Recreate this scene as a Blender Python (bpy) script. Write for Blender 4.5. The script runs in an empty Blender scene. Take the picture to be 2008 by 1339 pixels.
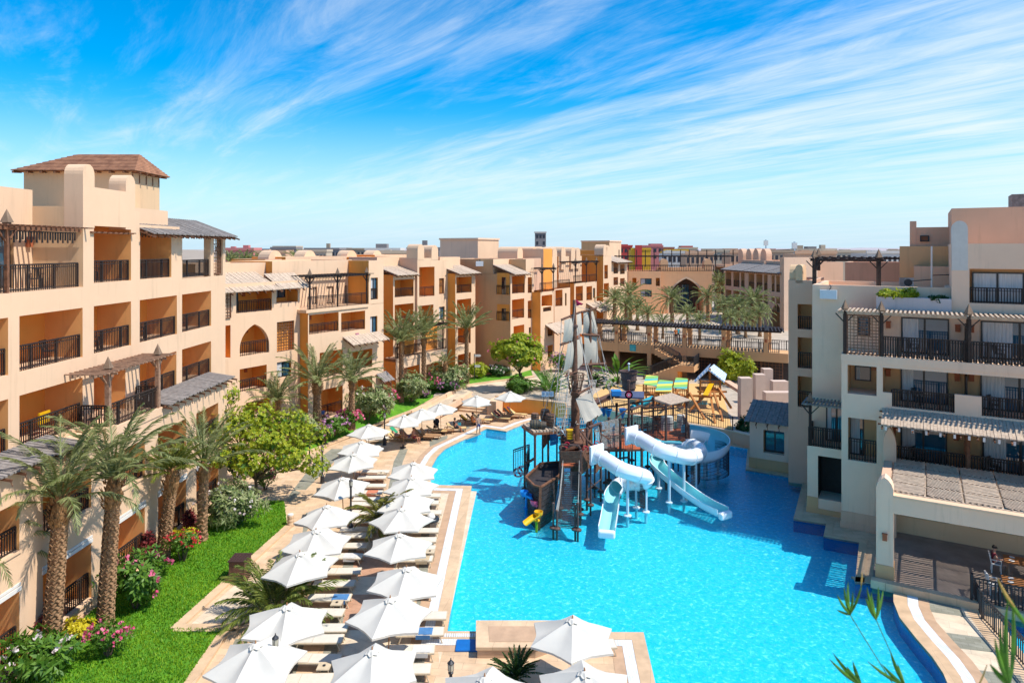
import bpy, math, random
from mathutils import Vector, Matrix
from mathutils.geometry import tessellate_polygon
random.seed(7)
R=math.radians; sin=math.sin; cos=math.cos; pi=math.pi
sc=bpy.context.scene; COL=sc.collection
# ---------------- camera ----------------
F=1339.0; H=16.0; CX=1004.0; HY=488.0      # pixel focal length, eye height, principal point, horizon
cd=bpy.data.cameras.new('camera'); cam=bpy.data.objects.new('camera',cd); COL.objects.link(cam)
cd.dof.use_dof=True; cd.dof.focus_distance=45; cd.dof.aperture_fstop=5.6; cam.location=(0,0,H); cam.rotation_euler=(R(90),0,0)
cd.sensor_width=36; cd.lens=36*F/2008; cd.shift_y=-(669.5-HY)/2008; cd.clip_start=.05; cd.clip_end=30000
sc.camera=cam
# ---------------- light -----------------
SE,SAZ=56.0,-16.0       # elevation, azimuth from +X
sd=Vector((cos(R(SE))*cos(R(SAZ)),cos(R(SE))*sin(R(SAZ)),sin(R(SE))))
sl=bpy.data.lights.new('sun','SUN'); sl.energy=4.3; sl.angle=R(.55); sl.color=(1,.955,.88)
so=bpy.data.objects.new('sun',sl); COL.objects.link(so); so.rotation_euler=(-sd).to_track_quat('-Z','Y').to_euler(); so.location=(30,-10,60)
vs=sc.view_settings; vs.view_transform='Standard'; vs.look='None'; vs.exposure=.44; vs.gamma=1; vs.use_curve_mapping=False
W=bpy.data.worlds.new('World'); sc.world=W; W.use_nodes=True
nt=W.node_tree; nt.nodes.clear(); L_=nt.links.new
def N(t,**k):
    n=nt.nodes.new(t)
    for a,b in k.items(): setattr(n,a,b)
    return n
def mth(op,a,b=None,c=None,clamp=False):
    n=N('ShaderNodeMath',operation=op,use_clamp=clamp)
    for i,v in enumerate((a,b,c)):
        if v is None: continue
        if isinstance(v,(int,float)): n.inputs[i].default_value=v
        else: L_(v,n.inputs[i])
    return n.outputs[0]
out=N('ShaderNodeOutputWorld'); bg=N('ShaderNodeBackground'); L_(bg.outputs[0],out.inputs[0]); bg.inputs[1].default_value=.15
sky=N('ShaderNodeTexSky',sky_type='NISHITA'); sky.sun_disc=False; sky.sun_elevation=R(SE); sky.sun_rotation=R(90-SAZ)
sky.altitude=0; sky.air_density=1.0; sky.dust_density=.4; sky.ozone_density=2.5
hs=N('ShaderNodeHueSaturation'); hs.inputs['Saturation'].default_value=1.75; hs.inputs['Value'].default_value=1.0; hs.inputs['Hue'].default_value=.497; L_(sky.outputs[0],hs.inputs['Color'])
tc=N('ShaderNodeTexCoord'); sp=N('ShaderNodeSeparateXYZ'); L_(tc.outputs['Generated'],sp.inputs[0])
X,Y,Z=sp.outputs
zz=mth('ADD',mth('MAXIMUM',Z,0.0),.06)
cx=mth('DIVIDE',X,zz); cy=mth('DIVIDE',Y,zz)
ca,sa=cos(R(127)),sin(R(127))     # streak axis on the cloud layer
al=mth('ADD',mth('MULTIPLY',cx,ca),mth('MULTIPLY',cy,sa)); ac=mth('SUBTRACT',mth('MULTIPLY',cy,ca),mth('MULTIPLY',cx,sa))
def cn(sa_,sb,scale,det,rough,dist,off):
    c=N('ShaderNodeCombineXYZ'); L_(mth('MULTIPLY',al,sa_),c.inputs[0]); L_(mth('MULTIPLY',ac,sb),c.inputs[1]); c.inputs[2].default_value=off
    n=N('ShaderNodeTexNoise'); L_(c.outputs[0],n.inputs['Vector']); n.inputs['Scale'].default_value=scale; n.inputs['Detail'].default_value=det; n.inputs['Roughness'].default_value=rough; n.inputs['Distortion'].default_value=dist
    return n.outputs['Fac']
n1=cn(.20,1.0,1.0,14,.62,1.3,3.1); n2=cn(.30,1.2,2.2,14,.70,1.6,9.3); n3=cn(.42,.42,.7,4,.55,.6,1.7)
m=mth('ADD',mth('MULTIPLY',n1,.55),mth('ADD',mth('MULTIPLY',n2,.33),mth('MULTIPLY',n3,.32)))
# thicker towards the horizon and towards the right
m=mth('ADD',m,mth('MULTIPLY',mth('SUBTRACT',1.0,mth('MULTIPLY',Z,2.1,None,True)),.115))
m=mth('ADD',m,mth('MULTIPLY',X,.085))
mr=N('ShaderNodeMapRange',interpolation_type='SMOOTHSTEP'); L_(m,mr.inputs[0]); mr.inputs[1].default_value=.575; mr.inputs[2].default_value=.90; mr.inputs[3].default_value=0; mr.inputs[4].default_value=.86
hz=N('ShaderNodeMapRange',interpolation_type='SMOOTHSTEP'); L_(Z,hz.inputs[0]); hz.inputs[1].default_value=-.02; hz.inputs[2].default_value=.24; hz.inputs[3].default_value=.86; hz.inputs[4].default_value=0
mx0=N('ShaderNodeMix',data_type='RGBA'); L_(hz.outputs[0],mx0.inputs[0]); L_(hs.outputs[0],mx0.inputs[6]); mx0.inputs[7].default_value=(2.5,3.9,5.1,1)
mx=N('ShaderNodeMix',data_type='RGBA'); hf=N('ShaderNodeMapRange',interpolation_type='SMOOTHSTEP'); L_(Z,hf.inputs[0]); hf.inputs[1].default_value=0; hf.inputs[2].default_value=.16; hf.inputs[3].default_value=.30; hf.inputs[4].default_value=1; L_(mth('MULTIPLY',mr.outputs[0],hf.outputs[0]),mx.inputs[0]); L_(mx0.outputs[2],mx.inputs[6]); mx.inputs[7].default_value=(4.6,5.0,5.3,1)
L_(mx.outputs[2],bg.inputs[0])
# ---------------- geometry helpers ----------------
def G(px,py,z=0.0):
    """point of the horizontal plane z that is seen at a place of the survey photograph"""
    Yd=F*(H-z)/(py-HY); return Vector(((px-CX)/F*Yd,Yd,z))
def at(px,py,Yd): return Vector(((px-CX)/F*Yd,Yd,H-(py-HY)/F*Yd))
ORG={}
class MB:
    def __init__(s): s.v=[]; s.f=[]; s.m=[]
    def add(s,vs,fs,mi=0):
        b=len(s.v); s.v+= [Vector(p) for p in vs]; s.f+=[tuple(i+b for i in f) for f in fs]; s.m+=[mi]*len(fs); return s
    def quad(s,a,b,c,d,mi=0): return s.add((a,b,c,d),((0,1,2,3),),mi)
    def poly(s,pts,mi=0): return s.add(pts,(tuple(range(len(pts))),),mi)
    def box(s,lo,hi,mi=0,fr=None):
        x0,y0,z0=lo; x1,y1,z1=hi
        p=[(x0,y0,z0),(x1,y0,z0),(x1,y1,z0),(x0,y1,z0),(x0,y0,z1),(x1,y0,z1),(x1,y1,z1),(x0,y1,z1)]
        if fr: p=[fr(*q) for q in p]
        return s.add(p,((0,3,2,1),(4,5,6,7),(0,1,5,4),(1,2,6,5),(2,3,7,6),(3,0,4,7)),mi)
    def bar(s,a,b,w,h=None,mi=0,up=(0,0,1)):
        a=Vector(a); b=Vector(b); h=h or w; t=(b-a)
        if t.length<1e-6: return s
        t.normalize(); u=Vector(up)
        if abs(t.dot(u))>.97: u=Vector((1,0,0)) if abs(t.x)<.9 else Vector((0,1,0))
        x=t.cross(u).normalized()*(w/2); y=x.cross(t).normalized()*(h/2)
        p=[a-x-y,a+x-y,a+x+y,a-x+y,b-x-y,b+x-y,b+x+y,b-x+y]
        return s.add(p,((0,3,2,1),(4,5,6,7),(0,1,5,4),(1,2,6,5),(2,3,7,6),(3,0,4,7)),mi)
    def tube(s,pts,r,n=8,mi=0,cap=True):
        pts=[Vector(p) for p in pts]; k=len(pts); rr=r if isinstance(r,(list,tuple)) else [r]*k
        b=len(s.v); nx=None
        for i,p in enumerate(pts):
            t=(pts[min(i+1,k-1)]-pts[max(i-1,0)]).normalized()
            if nx is None:
                a=Vector((0,0,1)) if abs(t.z)<.9 else Vector((1,0,0)); nx=t.cross(a).normalized()
            else: nx=(nx-t*nx.dot(t)).normalized()
            ny=t.cross(nx)
            for j in range(n): s.v.append(p+(nx*cos(2*pi*j/n)+ny*sin(2*pi*j/n))*rr[i])
        for i in range(k-1):
            for j in range(n):
                q=(j+1)%n; s.f.append((b+i*n+j,b+i*n+q,b+(i+1)*n+q,b+(i+1)*n+j)); s.m.append(mi)
        if cap:
            s.f.append(tuple(b+j for j in reversed(range(n)))); s.f.append(tuple(b+(k-1)*n+j for j in range(n))); s.m+=[mi,mi]
        return s
    def lathe(s,c,prof,n=16,mi=0):
        c=Vector(c); b=len(s.v)
        for r,z in prof:
            for j in range(n): s.v.append(c+Vector((r*cos(2*pi*j/n),r*sin(2*pi*j/n),z)))
        for i in range(len(prof)-1):
            for j in range(n):
                q=(j+1)%n; s.f.append((b+i*n+j,b+i*n+q,b+(i+1)*n+q,b+(i+1)*n+j)); s.m.append(mi)
        return s
    def prism(s,poly,z0,z1,mi=0,mside=None,bottom=False):
        """poly: list of xy (world), vertical prism"""
        if mside is None: mside=mi
        P=[Vector((p[0],p[1],0)) for p in poly]; n=len(P)
        tri=tessellate_polygon([P])
        s.add([Vector((p.x,p.y,z1)) for p in P],tri,mi)
        if bottom: s.add([Vector((p.x,p.y,z0)) for p in P],tri,mi)
        for i in range(n):
            a,c=P[i],P[(i+1)%n]
            s.quad((a.x,a.y,z0),(c.x,c.y,z0),(c.x,c.y,z1),(a.x,a.y,z1),mside)
        return s
    def build(s,name,mats,parent=None,smooth=False):
        me=bpy.data.meshes.new(name); o=bpy.data.objects.new(name,me); COL.objects.link(o)
        org=Vector((0,0,0))
        if parent is not None:
            org=ORG.get(parent.name,org); o.parent=parent
        ORG[o.name]=org
        me.from_pydata([p-org for p in s.v],[],s.f)
        if not isinstance(mats,(list,tuple)): mats=[mats]
        for m_ in mats: me.materials.append(m_)
        if len(mats)>1: me.polygons.foreach_set('material_index',s.m)
        if smooth: me.polygons.foreach_set('use_smooth',[True]*len(me.polygons))
        me.update(); return o
def sm(o,ang=40):
    o.data.polygons.foreach_set('use_smooth',[True]*len(o.data.polygons))
    try: o.data.set_sharp_from_angle(angle=R(ang))
    except Exception: pass
    return o
def thing(name,label,cat,loc=(0,0,0),group=None):
    o=bpy.data.objects.new(name,None); COL.objects.link(o); o.location=loc; o.empty_display_size=.3
    ORG[o.name]=Vector(loc); return tag(o,label,cat,group)
def tag(o,label,cat,group=None):
    o['label']=label; o['category']=cat
    if group: o['group']=group
    return o
def struct(o): o['kind']='structure'; return o
def stuff(o,label=None,cat=None):
    o['kind']='stuff'
    if label: o['label']=label; o['category']=cat
    return o
def dup(root,loc,rz=0,scale=None,label=None,group=None):
    r=root.copy(); COL.objects.link(r); r.location=loc; r.rotation_euler=(0,0,rz)
    if scale: r.scale=(scale,)*3 if isinstance(scale,(int,float)) else scale
    if label: r['label']=label
    if group: r['group']=group
    for ch in root.children:
        c=ch.copy(); COL.objects.link(c); c.parent=r
        for g in ch.children:
            e=g.copy(); COL.objects.link(e); e.parent=c
    return r
# ---------------- materials ----------------
def newmat(name):
    m=bpy.data.materials.new(name); m.use_nodes=True; t=m.node_tree; return m,t,t.nodes['Principled BSDF']
def col4(c): return (c[0],c[1],c[2],1)
def M(name,c,rough=.8,var=.12,scale=3.0,bump=.0,bscale=40,metal=0,spec=.3,c2=None,detail=5,coat=0,stretch=None):
    m,t,p=newmat(name); p.inputs['Roughness'].default_value=rough; p.inputs['Metallic'].default_value=metal
    p.inputs['Specular IOR Level'].default_value=spec; p.inputs['Coat Weight'].default_value=coat
    c2=c2 or tuple(min(1,x*(1-2*var)) for x in c)
    tc=t.nodes.new('ShaderNodeTexCoord'); mp=t.nodes.new('ShaderNodeMapping'); t.links.new(tc.outputs['Object'],mp.inputs[0])
    if stretch: mp.inputs['Scale'].default_value=stretch
    n=t.nodes.new('ShaderNodeTexNoise'); n.inputs['Scale'].default_value=scale; n.inputs['Detail'].default_value=detail; n.inputs['Roughness'].default_value=.62
    t.links.new(mp.outputs[0],n.inputs['Vector'])
    rp=t.nodes.new('ShaderNodeValToRGB'); rp.color_ramp.elements[0].position=.3; rp.color_ramp.elements[1].position=.7
    rp.color_ramp.elements[0].color=col4(c2); rp.color_ramp.elements[1].color=col4(c)
    t.links.new(n.outputs['Fac'],rp.inputs[0]); t.links.new(rp.outputs[0],p.inputs['Base Color'])
    if name.startswith('stucco'):   # rain streaks and dust patches
        m2=t.nodes.new('ShaderNodeMapping'); m2.inputs['Scale'].default_value=(2.2,2.2,.16); t.links.new(tc.outputs['Object'],m2.inputs[0])
        n3=t.nodes.new('ShaderNodeTexNoise'); n3.inputs['Scale'].default_value=1.0; n3.inputs['Detail'].default_value=6; n3.inputs['Roughness'].default_value=.7; t.links.new(m2.outputs[0],n3.inputs['Vector'])
        r3=t.nodes.new('ShaderNodeMapRange'); r3.inputs[1].default_value=.56; r3.inputs[2].default_value=.78; r3.inputs[3].default_value=1.0; r3.inputs[4].default_value=.80; t.links.new(n3.outputs['Fac'],r3.inputs[0])
        v3=t.nodes.new('ShaderNodeVectorMath'); v3.operation='SCALE'; t.links.new(rp.outputs[0],v3.inputs[0]); t.links.new(r3.outputs[0],v3.inputs['Scale']); t.links.new(v3.outputs[0],p.inputs['Base Color'])
    if bump:
        n2=t.nodes.new('ShaderNodeTexNoise'); n2.inputs['Scale'].default_value=bscale; n2.inputs['Detail'].default_value=4; t.links.new(mp.outputs[0],n2.inputs['Vector'])
        b=t.nodes.new('ShaderNodeBump'); b.inputs['Strength'].default_value=bump; b.inputs['Distance'].default_value=.02
        t.links.new(n2.outputs['Fac'],b.inputs['Height']); t.links.new(b.outputs[0],p.inputs['Normal'])
    return m
def leafmat(name,c,c2,trans=.35,scale=6):
    m,t,p=newmat(name); p.inputs['Roughness'].default_value=.5; p.inputs['Specular IOR Level'].default_value=.35
    tc=t.nodes.new('ShaderNodeTexCoord'); n=t.nodes.new('ShaderNodeTexNoise'); n.inputs['Scale'].default_value=scale; n.inputs['Detail'].default_value=3
    t.links.new(tc.outputs['Object'],n.inputs['Vector'])
    ge=t.nodes.new('ShaderNodeNewGeometry'); ad=t.nodes.new('ShaderNodeMath'); ad.operation='MULTIPLY_ADD'; ad.inputs[1].default_value=.5; t.links.new(ge.outputs['Random Per Island'],ad.inputs[0])
    s_=t.nodes.new('ShaderNodeMath'); s_.operation='MULTIPLY'; s_.inputs[1].default_value=.5; t.links.new(n.outputs['Fac'],s_.inputs[0]); t.links.new(s_.outputs[0],ad.inputs[2])
    rp=t.nodes.new('ShaderNodeValToRGB'); rp.color_ramp.elements[0].position=.25; rp.color_ramp.elements[1].position=.75
    rp.color_ramp.elements[0].color=col4(c); rp.color_ramp.elements[1].color=col4(c2); t.links.new(ad.outputs[0],rp.inputs[0])
    t.links.new(rp.outputs[0],p.inputs['Base Color'])
    tr=t.nodes.new('ShaderNodeBsdfTranslucent'); t.links.new(rp.outputs[0],tr.inputs[0])
    mx=t.nodes.new('ShaderNodeMixShader'); mx.inputs[0].default_value=trans; o=t.nodes['Material Output']
    t.links.new(p.outputs[0],mx.inputs[1]); t.links.new(tr.outputs[0],mx.inputs[2]); t.links.new(mx.outputs[0],o.inputs[0])
    return m
def stonemat(name,c,c2,mortar,bw=.6,bh=.4,rough=.6,rot=0,bump=.3,rand=.5):
    m,t,p=newmat(name); p.inputs['Roughness'].default_value=rough; p.inputs['Specular IOR Level'].default_value=.3
    tc=t.nodes.new('ShaderNodeTexCoord'); mp=t.nodes.new('ShaderNodeMapping'); mp.inputs['Rotation'].default_value=(0,0,rot); t.links.new(tc.outputs['Object'],mp.inputs[0])
    b=t.nodes.new('ShaderNodeTexBrick'); b.inputs['Scale'].default_value=1; b.inputs['Brick Width'].default_value=bw; b.inputs['Row Height'].default_value=bh; b.inputs['Mortar Size'].default_value=.006
    b.inputs['Color1'].default_value=col4(c); b.inputs['Color2'].default_value=col4(c2); b.inputs['Mortar'].default_value=col4(mortar); b.inputs['Bias'].default_value=0
    t.links.new(mp.outputs[0],b.inputs['Vector'])
    n=t.nodes.new('ShaderNodeTexNoise'); n.inputs['Scale'].default_value=1.3; n.inputs['Detail'].default_value=8; n.inputs['Roughness'].default_value=.65; t.links.new(mp.outputs[0],n.inputs['Vector'])
    r=t.nodes.new('ShaderNodeMapRange'); r.inputs[1].default_value=.3; r.inputs[2].default_value=.7; r.inputs[3].default_value=.8; r.inputs[4].default_value=1.15; t.links.new(n.outputs['Fac'],r.inputs[0])
    v=t.nodes.new('ShaderNodeVectorMath'); v.operation='SCALE'; t.links.new(b.outputs['Color'],v.inputs[0]); t.links.new(r.outputs[0],v.inputs['Scale'])
    t.links.new(v.outputs[0],p.inputs['Base Color'])
    bu=t.nodes.new('ShaderNodeBump'); bu.inputs['Strength'].default_value=bump; bu.inputs['Distance'].default_value=.01; t.links.new(b.outputs['Fac'],bu.inputs['Height']); bu.invert=True; t.links.new(bu.outputs[0],p.inputs['Normal'])
    return m
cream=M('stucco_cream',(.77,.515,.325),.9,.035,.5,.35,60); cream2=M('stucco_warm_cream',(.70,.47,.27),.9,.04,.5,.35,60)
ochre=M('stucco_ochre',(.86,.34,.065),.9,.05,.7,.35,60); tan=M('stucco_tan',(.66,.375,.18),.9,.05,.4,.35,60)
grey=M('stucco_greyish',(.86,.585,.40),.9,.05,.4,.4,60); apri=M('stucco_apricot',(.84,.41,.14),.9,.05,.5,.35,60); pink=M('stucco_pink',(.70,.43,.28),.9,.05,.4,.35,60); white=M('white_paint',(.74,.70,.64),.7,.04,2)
rail=M('dark_brown_wood',(.045,.030,.024),.6,.3,9); raild=M('dark_metal',(.03,.03,.034),.45,.2,9,metal=.0,spec=.5)
wood=M('weathered_wood',(.30,.20,.13),.8,.25,6,.3,30,stretch=(1,1,.3)); woodr=M('red_brown_wood',(.26,.115,.06),.7,.3,5,.3,30)
plank=M('bleached_planks',(.60,.46,.33),.85,.3,5,.4,20,c2=(.36,.27,.20)); slate=M('grey_planks',(.31,.27,.24),.8,.25,5,.3,20)
roofwood=M('roof_timber',(.40,.19,.10),.8,.3,2.2,.4,20,c2=(.20,.085,.045))
lampred=M('terracotta_lamp',(.42,.12,.05),.7,.15,8); frame=M('window_frame_dark',(.022,.018,.018),.4,.2,8,spec=.5)
curtain=M('curtain',(.62,.60,.58),.9,.15,2,stretch=(12,12,.3)); acm=M('ac_white',(.72,.72,.70),.5,.05,4)
def glassmat(name,c,r=.04):
    m,t,p=newmat(name); p.inputs['Base Color'].default_value=col4(c); p.inputs['Roughness'].default_value=r; p.inputs['Specular IOR Level'].default_value=1.0; p.inputs['Coat Weight'].default_value=1; p.inputs['Coat Roughness'].default_value=.02
    return m
glass=glassmat('window_glass',(.015,.085,.14)); glassd=glassmat('dark_glass',(.015,.018,.022))
fabric=M('umbrella_fabric',(.70,.655,.565),.9,.05,1.2,.15,80)
for _m in (fabric,):
    t=_m.node_tree; p=t.nodes['Principled BSDF']; tr=t.nodes.new('ShaderNodeBsdfTranslucent'); tr.inputs[0].default_value=(.8,.74,.62,1); mxs=t.nodes.new('ShaderNodeMixShader'); mxs.inputs[0].default_value=.12
    t.links.new(p.outputs[0],mxs.inputs[1]); t.links.new(tr.outputs[0],mxs.inputs[2]); t.links.new(mxs.outputs[0],t.nodes['Material Output'].inputs[0])
teak=M('teak',(.42,.20,.085),.6,.2,6); beigef=M('beige_frame',(.62,.50,.34),.6,.1,6); sling=M('sling_beige',(.66,.60,.50),.85,.06,5)
deckst=stonemat('deck_travertine',(.68,.475,.30),(.60,.405,.24),(.36,.26,.17),.9,.45,.55,.1)
decklt=stonemat('deck_pale',(.70,.56,.40),(.66,.52,.36),(.45,.34,.24),1.2,.6,.55,.5)
deckgr=stonemat('deck_grey_green',(.235,.225,.165),(.30,.285,.22),(.15,.14,.10),.5,.22,.7,.4)
coping=stonemat('coping_stone',(.66,.46,.28),(.58,.39,.23),(.40,.27,.16),1.0,5,.5,.2); gutter=stonemat('gutter_white',(.74,.74,.73),(.68,.69,.69),(.40,.42,.44),.10,8,.4,0)
terra=M('terracotta_band',(.56,.36,.22),.6,.12,2,.2,20)
sand=M('playground_sand',(.70,.43,.17),.95,.08,1.2,.5,20); desert=M('desert_ground',(.42,.33,.25),1,.15,.02)
plaza=stonemat('plaza_paving',(.52,.42,.32),(.44,.36,.27),(.3,.24,.18),1.2,.7,.7,.5)
grass=M('lawn_grass',(.13,.32,.016),.95,.3,1.6,1.0,60,c2=(.05,.17,.009),detail=9)
blade=leafmat('grass_blades',(.07,.24,.008),(.29,.45,.02),.3,.45)
# pool water: clear, ripple-reflecting surface over a floor with sky glints painted in its colour
def watermat():
    m=bpy.data.materials.new('pool_water'); m.use_nodes=True; t=m.node_tree; t.nodes.clear(); o=t.nodes.new('ShaderNodeOutputMaterial')
    tc=t.nodes.new('ShaderNodeTexCoord'); n=t.nodes.new('ShaderNodeTexNoise'); n.inputs['Scale'].default_value=3.2; n.inputs['Detail'].default_value=4; n.inputs['Distortion'].default_value=1.0; n.inputs['Roughness'].default_value=.6
    t.links.new(tc.outputs['Object'],n.inputs['Vector']); b=t.nodes.new('ShaderNodeBump'); b.inputs['Strength'].default_value=.55; b.inputs['Distance'].default_value=.085; t.links.new(n.outputs['Fac'],b.inputs['Height'])
    fr=t.nodes.new('ShaderNodeFresnel'); fr.inputs['IOR'].default_value=1.33; t.links.new(b.outputs[0],fr.inputs['Normal'])
    gl=t.nodes.new('ShaderNodeBsdfGlossy'); gl.inputs['Roughness'].default_value=.03; t.links.new(b.outputs[0],gl.inputs['Normal'])
    tr=t.nodes.new('ShaderNodeBsdfTransparent'); tr.inputs[0].default_value=(.50,.95,.985,1)
    mx=t.nodes.new('ShaderNodeMixShader'); t.links.new(fr.outputs[0],mx.inputs[0]); t.links.new(tr.outputs[0],mx.inputs[1]); t.links.new(gl.outputs[0],mx.inputs[2]); t.links.new(mx.outputs[0],o.inputs[0])
    return m
water=watermat()
def mosaic_glints(name,c1,c2,sc_):
    m,t,p=newmat(name); p.inputs['Roughness'].default_value=.4
    tc=t.nodes.new('ShaderNodeTexCoord'); n=t.nodes.new('ShaderNodeTexNoise'); n.inputs['Scale'].default_value=sc_; n.inputs['Detail'].default_value=3; n.inputs['Roughness'].default_value=.75; n.inputs['Distortion'].default_value=.6
    t.links.new(tc.outputs['Object'],n.inputs['Vector']); rp=t.nodes.new('ShaderNodeValToRGB'); e=rp.color_ramp.elements; e[0].position=.36; e[1].position=.74; e[0].color=col4(c1); e[1].color=col4(c2); e3=rp.color_ramp.elements.new(.57); e3.color=col4(tuple(a*.85+b*.15 for a,b in zip(c1,c2)))
    t.links.new(n.outputs['Fac'],rp.inputs[0]); t.links.new(rp.outputs[0],p.inputs['Base Color']); return m
poolfloor=mosaic_glints('pool_mosaic_glints',(.006,.51,.71),(.85,1.0,1.0),5.0); pooltile=M('pool_edge_tile',(.015,.16,.44),.3,.2,12)  # pale flecks are water-surface glints put into the floor colour
# palms and plants
palmg=leafmat('date_palm_leaf',(.11,.14,.03),(.40,.42,.18),.3,2); palmy=leafmat('palm_leaf_yellow',(.10,.15,.02),(.30,.30,.05),.35,2)
bark=M('palm_bark',(.40,.235,.12),.95,.35,7,.7,20,c2=(.17,.09,.045)); boot=M('palm_boots',(.42,.22,.09),.9,.3,6)
trunkm=M('tree_bark',(.20,.13,.08),.9,.3,6,.5,20)
lf_yel=leafmat('leaf_yellow_green',(.18,.28,.012),(.50,.50,.03),.4); lf_grn=leafmat('leaf_fresh_green',(.05,.14,.012),(.15,.28,.03),.35); lf_drk=leafmat('leaf_dark',(.018,.055,.012),(.05,.12,.02),.25)
lf_var=leafmat('leaf_variegated',(.10,.17,.03),(.42,.43,.20),.3); lf_red=leafmat('leaf_red',(.12,.02,.02),(.30,.05,.05),.3); lf_ylw=leafmat('leaf_bright_yellow',(.50,.42,.01),(.75,.62,.03),.4)
fl_pink=leafmat('petal_pink',(.65,.06,.16),(.85,.25,.38),.3); fl_red=leafmat('petal_red',(.6,.02,.03),(.75,.08,.10),.3); fl_wht=leafmat('petal_white',(.75,.55,.55),(.85,.8,.75),.3); fl_mau=leafmat('petal_mauve',(.45,.15,.35),(.75,.45,.6),.3)
# ======================= SITE =======================
def xy(p): return (p[0],p[1])
g=MB(); g.quad((-9000,-200,-1.6),(9000,-200,-1.6),(9000,14000,-1.6),(-9000,14000,-1.6)); struct(g.build('ground',desert))
# pool outline (water edge), clockwise from the notch, world metres
PL=[(925,953),(877,1238),(1262,1240),(1285,1339),(1320,1500)]
PR=[(1990,1500),(1857.6,1339),(1849.5,1320),(1828,1288),(1796,1251),(1764,1210.6),(1752,1180),(1751.7,1150),(1691,1142),(1676.6,1141),(1684.7,1063),(1615,1051),(1620,1027),(1556,1017),(1576,939),(1462,920),(1466,880),(1420,872),(1330,852),(1190,826),(1120,815),(1060,822),(1026.7,831.7),(992.5,846),(954,840.5),(873,880),(858,895),(841,925),(846,951)]
pool=[xy(G(*p)) for p in PL]+[xy(G(*p)) for p in PR]
kid=[xy(G(*p)) for p in ((1955,1203),(1992,1262),(2110,1400),(2300,1500),(2200,1262))]
deck=MB()
outer=[Vector(p+(0,)) for p in ((-70,2),(70,2),(70,175),(-70,175))]
loops=[outer,[Vector(p+(0,)) for p in pool],[Vector(p+(0,)) for p in kid]]
flat=[p for l in loops for p in l]
deck.add(flat,tessellate_polygon(loops)); struct(deck.build('pool_deck',deckst))
w=MB(); w.add([Vector((x,y,-.10)) for x,y in pool],tessellate_polygon([[Vector((x,y,0)) for x,y in pool]])); struct(w.build('pool_water',water))
w=MB(); w.add([Vector((x,y,-.75)) for x,y in pool],tessellate_polygon([[Vector((x,y,0)) for x,y in pool]]))
struct(w.build('pool_floor',poolfloor))
w=MB(); NP=len(PL)
for i in range(len(pool)):
    a,b=pool[i],pool[(i+1)%len(pool)]; w.quad((a[0],a[1],-.75),(b[0],b[1],-.75),(b[0],b[1],-.002),(a[0],a[1],-.002),0 if NP<=i<NP+14 else 1)
struct(w.build('pool_side_tiles',[pooltile,poolfloor]))
for nm,z,mt_ in (('wading_pool_water',-.10,water),('wading_pool_floor',-.6,poolfloor)):
    w=MB(); w.add([Vector((x,y,z)) for x,y in kid],tessellate_polygon([[Vector((x,y,0)) for x,y in kid]])); struct(w.build(nm,mt_))
w=MB()
for i in range(len(kid)):
    a,b=kid[i],kid[(i+1)%len(kid)]; w.quad((a[0],a[1],-.6),(b[0],b[1],-.6),(b[0],b[1],-.002),(a[0],a[1],-.002))
struct(w.build('wading_pool_side',pooltile))
def offset(pl,d,closed=False):
    n=len(pl); o=[]
    for i in range(n):
        p=Vector(pl[i])
        a=Vector(pl[i-1]) if (i or closed) else None; b=Vector(pl[(i+1)%n]) if (i<n-1 or closed) else None
        ns=[]
        if a is not None: t=(p-a).normalized(); ns.append(Vector((t.y,-t.x)))
        if b is not None: t=(b-p).normalized(); ns.append(Vector((t.y,-t.x)))
        if len(ns)==2:
            m_=(ns[0]+ns[1]).normalized(); k=max(.35,m_.dot(ns[0])); o.append(p+m_*(d/k))
        else: o.append(p+ns[0]*d)
    return o
def band(mb,pl,d0,d1,z0,z1,closed=False):
    A=offset(pl,d0,closed); B=offset(pl,d1,closed); n=len(pl)
    for i in range(n if closed else n-1):
        j=(i+1)%n; a,b,c,d=A[i],A[j],B[j],B[i]
        mb.quad((a.x,a.y,z1),(b.x,b.y,z1),(c.x,c.y,z1),(d.x,d.y,z1)); mb.quad((a.x,a.y,z0),(b.x,b.y,z0),(b.x,b.y,z1),(a.x,a.y,z1)); mb.quad((d.x,d.y,z0),(c.x,c.y,z0),(c.x,c.y,z1),(d.x,d.y,z1))
# orientation: the pool list runs so that outside is on the side picked here
ar=sum(pool[i-1][0]*pool[i][1]-pool[i][0]*pool[i-1][1] for i in range(len(pool)))
SG=1 if ar>0 else -1
def ring(lo,hi):
    n=len(pool); return [pool[i%n] for i in range(lo,hi)]
nP=len(PL); nA=len(pool)
arcs={'near':ring(nA-8,nA+nP)if False else None}
seg_main=[pool[i] for i in range(nA-8,nA)]+[pool[i] for i in range(0,nP)]     # far-left shore, notch, left edge, bottom
seg_right=[pool[i] for i in range(nP,nP+10)]
seg_house=[pool[i] for i in range(nP+9,nP+17)]
cp=MB()
for sgm in (seg_main,seg_right): band(cp,sgm,0,SG*.55,-.1,.03)
band(cp,seg_house,0,SG*.4,-.1,.03)
struct(cp.build('pool_coping',coping))
gt=MB(); band(gt,seg_main,SG*.56,SG*.98,0,.022); band(gt,seg_right[:8],SG*.56,SG*.98,0,.022); struct(gt.build('overflow_gutter',gutter))
tb=MB(); band(tb,seg_main,SG*.99,SG*1.42,0,.012); band(tb,seg_right[:8],SG*.99,SG*1.42,0,.012); struct(tb.build('terracotta_band',terra))
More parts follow.
